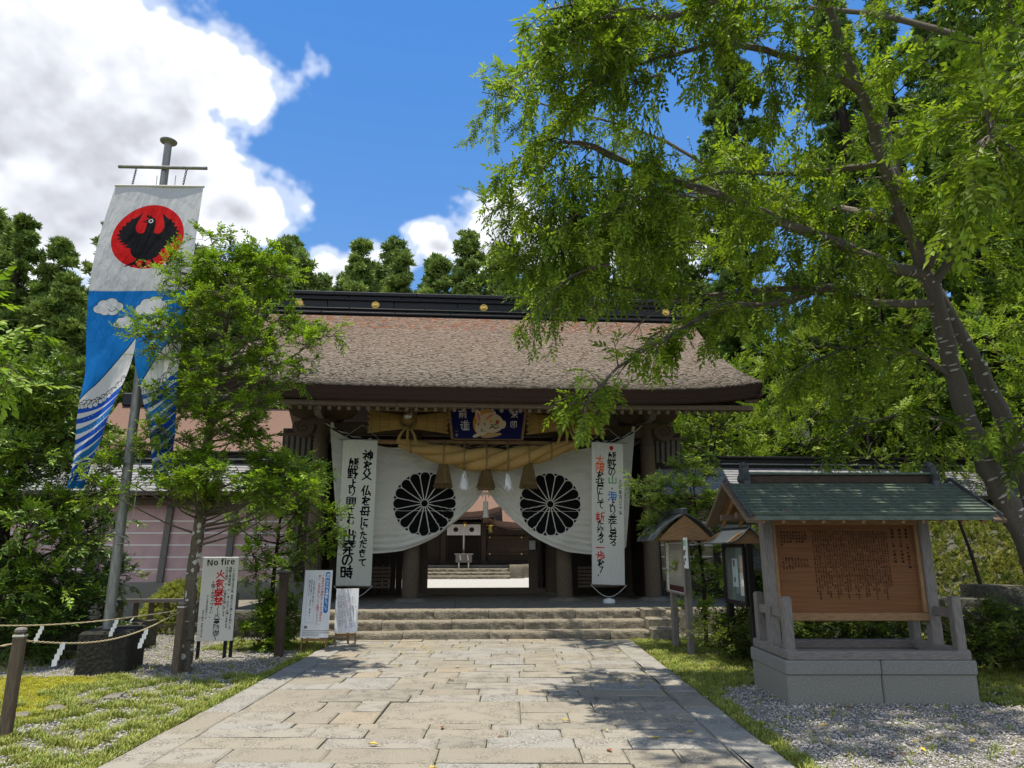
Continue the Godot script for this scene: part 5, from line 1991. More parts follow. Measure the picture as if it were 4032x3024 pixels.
		for x in [0.12, 1.5, 2.9, 4.3]:
			for y in [0.42, 1.12]:
				var b := Geo.new()
				b.lathe([Vector2(0, 0.03), Vector2(0.03, 0.025), Vector2(0.045, 0.0)], 10, Transform3D(Basis(Vector3.RIGHT, PI / 2), Vector3(x, y, 0.088)))
				part(f, "boss", b, M.gold)
		far_roof(f, -0.2 if side == 0 else -1.0, 5.2 if side == 0 else 4.6, 1.72, 2.35, 0.7, -0.2, M.thatch_far)
	# the big halls whose bark roofs look over the wall on the left
	var hl := thing("shrine_hall", "shrine hall behind the pink wall, its curved brown bark roof showing above", "hall", GX * Transform3D(Basis.IDENTITY, Vector3(-9.2, 0.4, -10.5)))
	var body := Geo.new()
	body.box(Vector3(0, 1.7, 0), Vector3(6.4, 3.4, 3.6), 0.02)
	part(hl, "hall_wall", body, M.dark_wood_up)
	far_roof(hl, -4.4, 4.6, 3.6, 6.6, 3.0, -0.4, M.thatch_far)
	far_roof(hl, -4.4, 4.6, 3.6, 6.6, -3.8, -0.4, M.thatch_far)
	var rd := Geo.new()
	rd.box(Vector3(0.1, 6.7, -0.4), Vector3(8.6, 0.5, 0.5), 0.04)
	part(hl, "ridge", rd, M.copper_black)
	for k in 24:
		var r := Geo.new()
		r.bar(Vector3(-4.1 + k * 0.36, 3.25, 2.7), Vector3(-4.1 + k * 0.36, 4.0, 1.4), 0.08, 0.1)
		part(hl, "rafter", r, M.old_wood_deep)

func _frame(w: float, h: float, t: float) -> Geo:
	var g := Geo.new()
	for s in [-1.0, 1.0]:
		g.box(Vector3(s * (w * 0.5 - t * 0.5), 0, 0), Vector3(t, h, 0.04), 0.004)
		g.box(Vector3(0, s * (h * 0.5 - t * 0.5), 0), Vector3(w - t * 2.0, t, 0.038), 0.004)
	return g

# ------------------------------------------------------------------ signs, boards, pole, fences
func at3(x: float, y: float, z: float, yaw := 0.0, pitch := 0.0) -> Transform3D:
	return Transform3D(Basis.from_euler(Vector3(deg_to_rad(pitch), deg_to_rad(yaw), 0)), Vector3(x, y, z))

func print_face(w: float, h: float) -> Geo:
	var g := Geo.new()
	g.face([Vector3(-w / 2, 0, 0), Vector3(w / 2, 0, 0), Vector3(w / 2, h, 0), Vector3(-w / 2, h, 0)], Vector3.BACK, [Vector2(0, 1), Vector2(1, 1), Vector2(1, 0), Vector2(0, 0)])
	return g

func lettering(to: Node3D, s: String, size: float, p: Vector3, m: Material, turn := 0.0, bold := false) -> void:
	var t := TextMesh.new()
	var f := SystemFont.new()
	f.font_names = PackedStringArray(["Droid Sans"])
	f.font_weight = 700 if bold else 400
	t.font = f
	t.text = s
	t.font_size = 32
	t.pixel_size = size / 32.0
	t.depth = 0.001
	t.horizontal_alignment = HORIZONTAL_ALIGNMENT_LEFT
	t.vertical_alignment = VERTICAL_ALIGNMENT_CENTER
	part(to, "lettering", t, m, Transform3D(Basis(Vector3.BACK, turn), p))

func make_signs() -> void:
	rng.seed = 606
	# fire warning by the left tree
	var s := thing("warning_sign", "white fire warning sign with red characters beside the left tree trunk", "sign", at3(-4.46, 0.26, -11.1, 8.0, 2.0))
	var b := Geo.new()
	b.box(Vector3(0, 0.60, -0.012), Vector3(0.52, 1.22, 0.022), 0.004)
	part(s, "board", b, M.white_paint)
	part(s, "printed_face", print_face(0.51, 1.21), print_mat("fire_sign", fire_sign_print(), 0.5), Transform3D(Basis.IDENTITY, Vector3(0, -0.005, 0.0015)))
	lettering(s, "No fire", 0.125, Vector3(-0.205, 1.125, 0.003), M.black_paint, 0.05, true)
	for x in [-0.235, 0.15, 0.235]:
		var l := Geo.new()
		l.box(Vector3(x, 0.28, -0.05), Vector3(0.045, 1.12, 0.045), 0.004)
		part(s, "post", l, M.black_wood_up)
	# two signs on easels in front of the steps
	var prints := [photo_sign_print(), dense_print(420, 680, Color(0.88, 0.89, 0.90), Color(0.30, 0.30, 0.32), [[330, 90, 590], [300, 120, 610], [272, 150, 590], [244, 120, 420], [216, 160, 600, Color(0.62, 0.25, 0.3)], [188, 180, 600, Color(0.62, 0.25, 0.3)], [160, 120, 520, Color(0.62, 0.25, 0.3)], [130, 100, 610], [102, 100, 560], [74, 100, 580], [46, 100, 600], [366, 180, 300]], 17.0, 1.1)]
	for k in 2:
		var e := thing("easel_sign", ["taller white notice with a blue heading on a wooden easel by the dark post", "smaller white notice of fine print on a wooden easel at the steps' left end"][k], "sign", [at3(-3.14, 0, -11.72, 4.0, -5.0), at3(-2.73, 0, -12.14, 14.0, -8.0)][k], "notices on easels before the steps")
		var w: float = [0.44, 0.37][k]
		var h: float = [1.04, 0.70][k]
		var y0: float = [0.22, 0.25][k]
		var bd := Geo.new()
		bd.box(Vector3(0, y0 + h * 0.5, -0.01), Vector3(w, h, 0.018), 0.003)
		part(e, "board", bd, M.white_paint)
		part(e, "printed_face", print_face(w - 0.006, h - 0.006), print_mat("easel_print_%d" % k, prints[k], 0.5), Transform3D(Basis.IDENTITY, Vector3(0, y0 + 0.003, 0.001)))
		for x in [-1.0, 1.0]:
			var l := Geo.new()
			l.bar(Vector3(x * (w * 0.5 - 0.025), 0.0, -0.035), Vector3(x * (w * 0.5 - 0.04), y0 + h * 0.92, -0.035), 0.036, 0.024, 0.004)
			part(e, "leg", l, M.tan_wood_up)
		var r := Geo.new()
		r.bar(Vector3(0.06 - 0.26 * (1 - k), 0.0, -0.42), Vector3(0.0, y0 + h * 0.85, -0.06), 0.034, 0.024, 0.004)
		part(e, "rear_leg", r, M.tan_wood_up)
		var c := Geo.new()
		c.box(Vector3(0, y0 - 0.03, -0.035), Vector3(w - 0.04, 0.04, 0.02), 0.004)
		part(e, "ledge", c, M.tan_wood_along)
		if k == 0:
			var tx := ["Only souvenir photos are available.", "Please don't post it on social media", "due to the sacred site."]
			for i in 3:
				lettering(e, tx[i], 0.0265, Vector3(-0.19, y0 + 0.108 - i * 0.032, 0.003), M.black_paint)
	# dark gate-post like stake with a flat cap
	var dp := thing("dark_post", "dark weathered square post standing between fire sign and easels", "post", at3(-3.55, 0, -11.32, 6.0))
	var g := Geo.new()
	g.box(Vector3(0, 0.61, 0), Vector3(0.125, 1.24, 0.125), 0.012)
	part(dp, "shaft", g, M.dark_wood_up)
	var cp := Geo.new()
	cp.prism(PackedVector2Array([Vector2(-0.075, 0), Vector2(0.075, 0), Vector2(0.075, 0.02), Vector2(0, 0.045), Vector2(-0.075, 0.02)]), 0.15, at3(0, 1.232, 0))
	part(dp, "cap", cp, M.copper_dark)
	# roofed notice boards on the right of the path
	var n1 := thing("roofed_notice", "roofed notice board with grey printed panel on grey posts right of the steps", "notice board", at3(2.74, 0, -12.0, -87.0), "roofed notices by the path")
	for z in [-0.42, 0.42]:
		var p := Geo.new()
		p.box(Vector3(z, 0.92, -0.03), Vector3(0.11, 1.86, 0.1), 0.01)
		part(n1, "post", p, M.grey_wood_up)
	var pb := Geo.new()
	pb.box(Vector3(0.04, 1.30, 0.045), Vector3(1.02, 0.80, 0.02), 0.004)
	part(n1, "panel", pb, M.white_paint)
	var cols := []
	for k in 30:
		cols.append([104.0 + k * 12.3, 60.0, 330.0 - 60.0 * absf(sin(k * 1.3))])
	var pim := dense_print(512, 400, Color(0.52, 0.51, 0.48), Color(0.82, 0.80, 0.75), cols, 9.0, 0.5)
	fill_poly(pim, [Vector2(0, 0), Vector2(120, 0), Vector2(84, 70), Vector2(64, 200), Vector2(58, 400), Vector2(0, 400)], Color(0.80, 0.80, 0.76))
	for k in 9:
		line(pim, [Vector2(20 + 8 * sin(k), 30 + k * 40), Vector2(46 + 10 * cos(k), 18 + k * 40)], 4.0, 1.0, Color(0.12, 0.12, 0.12))
	fill_poly(pim, [Vector2(58, 352), Vector2(512, 352), Vector2(512, 400), Vector2(58, 400)], Color(0.22, 0.07, 0.07))
	part(n1, "printed_face", print_face(0.98, 0.76), print_mat("notice_print", pim, 0.4), at3(0.04, 0.92, 0.057))
	var fr := Geo.new()
	for q in [[0.04, 0.895, 1.04, 0.03], [0.04, 1.705, 1.04, 0.03]]:
		fr.box(Vector3(q[0], q[1], 0.055), Vector3(q[2], q[3], 0.03), 0.004)
	for q in [-0.48, 0.56]:
		fr.box(Vector3(q, 1.30, 0.055), Vector3(0.028, 0.78, 0.03), 0.004)
	part(n1, "frame", fr, M.grey_wood_along)
	var pim2 := blank(128, 300, Color(0.80, 0.82, 0.82))
	pim2.fill_rect(Rect2i(30, 20, 70, 60), Color(0.42, 0.65, 0.48))
	for e in [[60, 150, 20, 34], [74, 215, 26, 16], [50, 250, 14, 22], [88, 130, 10, 16]]:
		fill_poly(pim2, ellipse_pts(Vector2(e[0], e[1]), e[2], e[3]), Color(0.28, 0.28, 0.30))
	part(n1, "poster", print_face(0.25, 0.46), print_mat("poster_print", pim2, 0.5), at3(0.62, 1.30, 0.05, 0.0))
	var pbk := Geo.new()
	pbk.box(Vector3(0.62, 1.53, 0.04), Vector3(0.26, 0.47, 0.014), 0.002)
	part(n1, "poster_board", pbk, M.white_paint)
	_little_roof(n1, 1.22, 0.52, 1.74, 2.16, M.copper_dark, 0.06)
	var n2 := thing("roofed_notice", "glazed notice case with green backing and curved roof on black posts beside the big board", "notice board", at3(3.28, 0, -10.5, -86.0), "roofed notices by the path")
	for z in [-0.42, 0.42]:
		var p := Geo.new()
		p.box(Vector3(z, 0.84, 0), Vector3(0.09, 1.7, 0.09), 0.008)
		part(n2, "post", p, M.black_wood_up)
	var cs := Geo.new()
	for q in [[0, 0.84, 0.82, 0.05], [0, 1.64, 0.82, 0.06]]:
		cs.box(Vector3(q[0], q[1], 0.02), Vector3(q[2], q[3], 0.12), 0.006)
	for q in [-0.385, 0.385]:
		cs.box(Vector3(q, 1.24, 0.02), Vector3(0.05, 0.75, 0.12), 0.006)
	cs.box(Vector3(0, 1.24, -0.045), Vector3(0.8, 0.8, 0.014))
	part(n2, "case_frame", cs, M.black_wood_along)
	var gb := blank(320, 320, Color(0.05, 0.28, 0.24))
	for e in [[20, 60, 90, 180, 0.72, 0.80, 0.84], [150, 40, 110, 120, 0.80, 0.66, 0.58], [140, 150, 130, 140, 0.84, 0.84, 0.82], [34, 70, 34, 40, 0.35, 0.22, 0.18], [40, 180, 30, 30, 0.12, 0.14, 0.16]]:
		gb.fill_rect(Rect2i(e[0], e[1], e[2], e[3]), Color(e[4], e[5], e[6]))
	part(n2, "pinned_sheets", print_face(0.72, 0.72), print_mat("pin_board", gb, 0.6), at3(0, 0.87, -0.03))
	var gp := Geo.new()
	gp.box(Vector3(0, 1.24, 0.05), Vector3(0.72, 0.74, 0.005))
	part(n2, "glass_pane", gp, M.glass)
	_little_roof(n2, 1.05, 0.40, 1.68, 1.90, M.copper_dark, -0.07)

func _little_roof(to: Node3D, len: float, half: float, y0: float, y1: float, m: Material, curve: float) -> void:
	for sd in [1.0, -1.0]:
		var rows := []
		for i in 8:
			var f := i / 7.0
			var r := []
			for j in 5:
				r.append(Vector3((j / 4.0 - 0.5) * len, lerpf(y0, y1, f) - curve * sin(PI * f) * -1.0 * (1.0 if curve > 0 else 1.0), sd * half * (1.0 - f)))
			rows.append(r)
		var g := Geo.new()
		g.sheet(rows, [], Vector3(0, 1, sd * 0.3))
		var lo := []
		for r in rows:
			var q := []
			for p in r:
				q.append(p - Vector3(0, 0.022, 0))
			lo.append(q)
		g.sheet(lo, [], Vector3(0, -1, 0))
		g.sheet([lo[0], rows[0]], [], Vector3(0, 0, sd))
		for e in [0, 4]:
			var a := []
			var b := []
			for i in 8:
				a.append(rows[i][e])
				b.append(lo[i][e])
			g.sheet([b, a], [], Vector3(1 if e else -1, 0, 0))
		part(to, "roof_sheet", g, m)
	var gb := PackedVector2Array([Vector2(-half * 0.86, y0 - 0.015), Vector2(half * 0.86, y0 - 0.015), Vector2(half * 0.4, lerpf(y0, y1, 0.52)), Vector2(0, y1 - 0.04), Vector2(-half * 0.4, lerpf(y0, y1, 0.52))])
	for e in [-1.0, 1.0]:
		var g := Geo.new()
		g.prism(gb, 0.03, Transform3D(Basis(Vector3.BACK, Vector3.UP, Vector3.LEFT), Vector3(e * (len * 0.5 - 0.06), 0, 0)))
		part(to, "gable_board", g, M.tan_wood_deep)
	var rd := Geo.new()
	rd.box(Vector3(0, y1 + 0.03, 0), Vector3(len * 0.96, 0.09, 0.09), 0.012)
	part(to, "ridge", rd, m)
	var tie := Geo.new()
	tie.box(Vector3(0, y0 - 0.03, 0), Vector3(len * 0.84, 0.06, 0.10), 0.006)
	part(to, "roof_beam", tie, M.old_wood_along)

func make_board() -> void:
	rng.seed = 707
	# granite plinth of big dressed blocks
	var t := thing("shrine_board", "large roofed wooden shrine board with ink lettering on a granite plinth", "notice board", at3(3.95, 0, -8.55))
	for k in 2:
		var g := Geo.new()
		g.box(Vector3(-0.51 + k * 1.02, 0.14, 0), Vector3(1.012, 0.36, 1.10), 0.012)
		part(t, "plinth_stone", g, M.granite_pale)
		var u := Geo.new()
		u.box(Vector3(-0.515 + k * 1.03, 0.355, 0), Vector3(1.024, 0.148, 1.14), 0.014)
		part(t, "plinth_cap", u, M.granite)
	for z in [-0.46, 0.48]:
		var g := Geo.new()
		g.box(Vector3(0.0, 0.475, z), Vector3(1.98, 0.095, 0.16), 0.012)
		part(t, "sill", g, M.grey_wood_along)
	for x in [-0.93, 0.93]:
		var g := Geo.new()
		g.box(Vector3(x, 0.485, 0.0), Vector3(0.14, 0.10, 1.06), 0.012)
		part(t, "sill", g, M.grey_wood_deep)
		var p := Geo.new()
		p.box(Vector3(x, 1.24, 0.02), Vector3(0.125, 1.45, 0.125), 0.012)
		part(t, "post", p, M.grey_wood_up)
		for z in [-0.40, 0.46]:
			var s := Geo.new()
			s.box(Vector3(x, 0.79, z), Vector3(0.10, 0.56, 0.11), 0.008)
			s.box(Vector3(x, 1.075, z), Vector3(0.085, 0.02, 0.095), 0.008)
			part(t, "short_post", s, M.grey_wood_up)
			var r := Geo.new()
			r.box(Vector3(x, 0.90, z * 0.56), Vector3(0.05, 0.10, absf(z) * 0.76), 0.006)
			part(t, "tie_rail", r, M.grey_wood_deep)
	for y in [0.83, 1.92]:
		var g := Geo.new()
		g.box(Vector3(0, y, 0.02), Vector3(1.74, 0.09, 0.09), 0.008)
		part(t, "frame_rail", g, M.tan_wood_along)
	# the board: seven wide planks, then the ink
	for k in 6:
		var g := Geo.new()
		g.box(Vector3(0, 0.875 + (k + 0.5) * 0.172, -0.006 + rr(-0.0015, 0.0015)), Vector3(1.70, 0.170, 0.03), 0.003)
		part(t, "board_plank", g, M.tan_wood_along)
	var ink := print_mat("board_lettering", board_print(), 0.7)
	ink.albedo_color = lin(0.22, 0.115, 0.055).linear_to_srgb()
	var face := print_face(1.64, 1.03)
	part(t, "lettered_face", face, ink, at3(0, 0.875, 0.0125))
	for x in [-0.845, 0.845]:
		var g := Geo.new()
		g.box(Vector3(x, 1.385, 0.02), Vector3(0.05, 1.02, 0.07), 0.006)
		part(t, "frame_stile", g, M.tan_wood_up)
	# roof: copper courses on both slopes, ridge, carved end tiles
	for sd in [1.0, -1.0]:
		for k in 10:
			var f0 := k / 10.0
			var f1 := (k + 1.12) / 10.0
			var x := -1.34 - fmod(k * 0.31, 0.66)
			while x < 1.34:
				var a := maxf(x, -1.34)
				var c := minf(x + 0.66, 1.34)
				if c - a > 0.03:
					var g := Geo.new()
					var y0 := 1.93 + 0.43 * f0 + 0.022 + 0.035 * pow(1.0 - f0, 2.0)
					var y1 := 1.93 + 0.43 * f1 + 0.035 * pow(1.0 - minf(f1, 1.0), 2.0)
					var za: float = sd * lerpf(0.80, 0.05, f0)
					var zb: float = sd * lerpf(0.80, 0.05, f1)
					g.face([Vector3(a, y0, za), Vector3(c - 0.003, y0, za), Vector3(c - 0.003, y1, zb), Vector3(a, y1, zb)], Vector3(0, 1, sd))
					g.face([Vector3(a, y0 - 0.03, za - sd * 0.016), Vector3(c - 0.003, y0 - 0.03, za - sd * 0.016), Vector3(c - 0.003, y0, za), Vector3(a, y0, za)], Vector3(0, 0, sd))
					part(t, "roof_sheet", g, M.copper_green)
				x += 0.66
		var u := Geo.new()
		u.face([Vector3(-1.30, 1.915, sd * 0.79), Vector3(1.30, 1.915, sd * 0.79), Vector3(1.30, 2.34, sd * 0.04), Vector3(-1.30, 2.34, sd * 0.04)], Vector3(0, -1, 0))
		part(t, "roof_boarding", u, M.tan_wood_along)
		var eb := Geo.new()
		eb.box(Vector3(0, 1.925, sd * 0.775), Vector3(2.64, 0.05, 0.04), 0.004)
		part(t, "eave_edge", eb, M.copper_green)
		for e in [-1.0, 1.0]:
			var bb := Geo.new()
			bb.bar(Vector3(e * 1.345, 1.885, sd * 0.83), Vector3(e * 1.345, 2.355, 0.0), 0.045, 0.13, 0.006, Vector3.RIGHT)
			part(t, "bargeboard", bb, M.old_wood_deep)
			var bt := Geo.new()
			bt.bar(Vector3(e * 1.36, 1.945, sd * 0.845), Vector3(e * 1.36, 2.425, 0.0), 0.04, 0.02, 0.004, Vector3.RIGHT)
			part(t, "verge_sheet", bt, M.copper_dark)
		for k in 12:
			var r := Geo.new()
			var x := -1.2 + k * 0.218
			r.bar(Vector3(x, 1.885, sd * 0.76), Vector3(x, 2.28, sd * 0.08), 0.035, 0.045, 0.004)
			part(t, "rafter", r, M.tan_wood_deep)
	for e in [-1.0, 1.0]:
		for z in [-0.3, 0.3]:
			var g := Geo.new()
			g.box(Vector3(e * 1.0, 1.97, z), Vector3(0.72, 0.07, 0.08), 0.006)
			part(t, "purlin", g, M.old_wood_along)
		var g2 := Geo.new()
		g2.box(Vector3(e * 0.93, 1.975, 0.0), Vector3(0.12, 0.075, 1.5), 0.006)
		part(t, "cross_beam", g2, M.old_wood_deep)
		var gp := Geo.new()
		gp.prism(PackedVector2Array([Vector2(-0.55, 2.0), Vector2(0.55, 2.0), Vector2(0, 2.31)]), 0.03, Transform3D(Basis(Vector3.BACK, Vector3.UP, Vector3.LEFT), Vector3(e * 1.06, 0, 0)))
		part(t, "gable_board", gp, M.tan_wood_along)
		var fin := Geo.new()
		var pr := PackedVector2Array()
		for q in [[-0.16, 0.0], [0.16, 0.0], [0.13, 0.10], [0.17, 0.17], [0.10, 0.20], [0.11, 0.27], [0.05, 0.26], [0.0, 0.33], [-0.05, 0.26], [-0.11, 0.27], [-0.10, 0.20], [-0.17, 0.17], [-0.13, 0.10]]:
			pr.append(Vector2(q[0] * 0.85, q[1]))
		fin.prism(pr, 0.07, Transform3D(Basis(Vector3.BACK, Vector3.UP, Vector3.LEFT), Vector3(e * 1.13, 2.29, 0)))
		fin.lathe([Vector2(0, 0.05), Vector2(0.04, 0.04), Vector2(0.06, 0.0)], 10, Transform3D(Basis(Vector3.BACK, -PI / 2 * e), Vector3(e * 1.165, 2.42, 0)))
		fin.tube([Vector3(e * 1.09, 2.56, -0.03), Vector3(e * 1.15, 2.60, -0.03)], [0.03, 0.035], 8)
		fin.tube([Vector3(e * 1.09, 2.56, 0.03), Vector3(e * 1.15, 2.60, 0.03)], [0.03, 0.035], 8)
		part(t, "end_tile", fin, M.copper_dark)
	var r1 := Geo.new()
	r1.box(Vector3(0, 2.415, 0), Vector3(2.2, 0.10, 0.10), 0.008)
	part(t, "ridge_side", r1, M.dark_wood_along)
	var r2 := Geo.new()
	r2.box(Vector3(0, 2.478, 0), Vector3(2.26, 0.028, 0.17), 0.008)
	part(t, "ridge_cap", r2, M.copper_green)

func make_pole() -> void:
	rng.seed = 808
	var blk := Geo.new()
	blk.box(Vector3(0, 0.22, 0), Vector3(0.62, 0.62, 0.90), 0.03)
	solo("pole_footing", blk, M.dark_stone, "dark streaked stone block that the flagpole stands in", "stone block", at3(-5.46, 0, -10.15, 14.0))
	var t := thing("flagpole", "grey steel flagpole with a crossbar and flat round cap rising beside the left tree", "flagpole", at3(-5.53, 0.52, -10.10))
	var p := Geo.new()
	p.tube([Vector3(0, 0, 0), Vector3(0, 2.4, 0), Vector3(0, 7.42, 0)], [0.070, 0.066, 0.056], 18)
	part(t, "pole", p, M.steel)
	var c := Geo.new()
	c.lathe([Vector2(0.055, 7.38), Vector2(0.06, 7.40), Vector2(0.125, 7.445), Vector2(0.13, 7.465), Vector2(0.0, 7.475)], 22)
	part(t, "cap", c, M.steel)
	var bar := Geo.new()
	bar.tube([Vector3(-0.70, 6.97, 0.075), Vector3(0.70, 6.94, 0.075)], [0.028, 0.028], 12)
	part(t, "crossbar", bar, M.steel)
	for k in 2:
		var x: float = [-0.42, 0.38][k]
		for i in 8:
			var l := Geo.new()
			var pts := []
			for a in 13:
				var q := TAU * a / 12.0
				var side := Vector3(cos(q) * 0.014, 0, 0) if i % 2 == 0 else Vector3(0, 0, cos(q) * 0.014)
				pts.append(Vector3(x - 0.012 * i * 0.3, 6.91 - i * 0.036 + sin(q) * 0.026, 0.075) + side)
			l.tube(pts, [0.0055], 5, false)
			part(t, "chain_link", l, M.chain)
	for k in 3:
		var l := Geo.new()
		var x: float = [-0.16, -0.10, 0.14][k]
		var pts := []
		for i in 13:
			var f := i / 12.0
			pts.append(Vector3(lerpf(x, x * 0.6 + 0.02, f), lerpf(6.9, 1.0, f), -0.08 - 0.04 * sin(PI * f)))
		l.tube(pts, [0.006], 5)
		part(t, "halyard", l, M.rope_white)
	var cl := Geo.new()
	cl.tube([Vector3(-0.05, 1.30, 0.08), Vector3(0.16, 1.22, 0.12), Vector3(0.20, 1.16, 0.10), Vector3(0.02, 1.14, 0.07)], [0.012], 6)
	part(t, "cleat", cl, M.steel)
	# the flag: white above, blue below, slit into two tails
	var f := thing("long_flag", "white and blue flag with a black bird in a red sun and two tails", "flag", at3(-5.54, 7.15, -10.02))
	var m := print_mat("flag_cloth", flag_print(), 0.85)
	m.backlight_enabled = true
	m.backlight = Color(0.5, 0.5, 0.5)
	creased(m, 1.1)
	for side in 3:
		var rows := []
		var uq := []
		var j0: int = [0, 51, 51][side]
		var j1: int = [51, 90, 90][side]
		for j in range(j0, j1 + 1):
			var fy := j / 90.0
			var r := []
			var q := []
			for i in 25:
				var fx: float = i / 24.0 if side == 0 else (i / 48.0 if side == 1 else 0.5 + i / 48.0)
				var fall := maxf(0.0, fy - 0.567)
				var x := (fx - 0.5) * 1.385
				x -= 0.15 * sin(clampf(fy / 0.66, 0.0, 1.0) * PI) * (1.0 - fx)
				var nar := lerpf(1.0, 0.22, pow(fall / 0.433, 1.25))
				var bulge := 0.15 * sin(clampf(fy / 0.66, 0.0, 1.0) * PI) * (1.0 - fx)
				if side == 1:
					x = -0.6925 + fx * 1.385 * nar - 0.04 * fall / 0.433 - bulge
				if side == 2:
					x = 0.6925 - (1.0 - fx) * 1.385 * lerpf(1.0, nar * 0.95, minf(1.0, fall * 8.0)) + 0.03 * sin(fall * 9.0) * fall - bulge
				var z := 0.03 * sin(fx * 7.0 + fy * 3.0) * (0.25 + fy) + 0.04 * sin(fy * 9.0 + fx * 2.5 + side * 0.7 * fall) * fy + 0.16 * sin(fy * 2.6) * (0.3 + 0.4 * fx)
				z += 0.16 * fall * sin(fy * 17.0 + fx * 12.0 + side * 2.0) + 0.10 * fall * sin(fx * 14.0)
				r.append(Vector3(x, -fy * 4.72 - 0.02 * sin(fx * PI * 3.0) * 0.3, z))
				q.append(Vector2(fx, fy))
			rows.append(r)
			uq.append(q)
		var g := Geo.new()
		g.sheet(rows, uq, Vector3.BACK)
		part(f, ["cloth", "left_tail", "right_tail"][side], g, m)
	var rod := Geo.new()
	rod.tube([Vector3(-0.70, 0.005, 0.0), Vector3(0.70, -0.015, 0.0)], [0.02, 0.02], 8)
	part(f, "top_hem", rod, M.cloth)

func shide(w: float, h: float) -> Geo:
	# folded paper zigzag
	var g := Geo.new()
	var x := 0.0
	for k in 4:
		var y0 := -k * h * 0.22
		var o := Vector3(0.2 * (1 if k % 2 else -1), 0.1, 1)
		var z := 0.006 * (k % 2)
		g.face([Vector3(x, y0, z), Vector3(x + w, y0 + w * 0.25, z + 0.004), Vector3(x + w, y0 + w * 0.25 - h * 0.3, z + 0.006), Vector3(x, y0 - h * 0.3, z)], o)
		x -= w * (0.42 if k % 2 else 0.30)
	return g

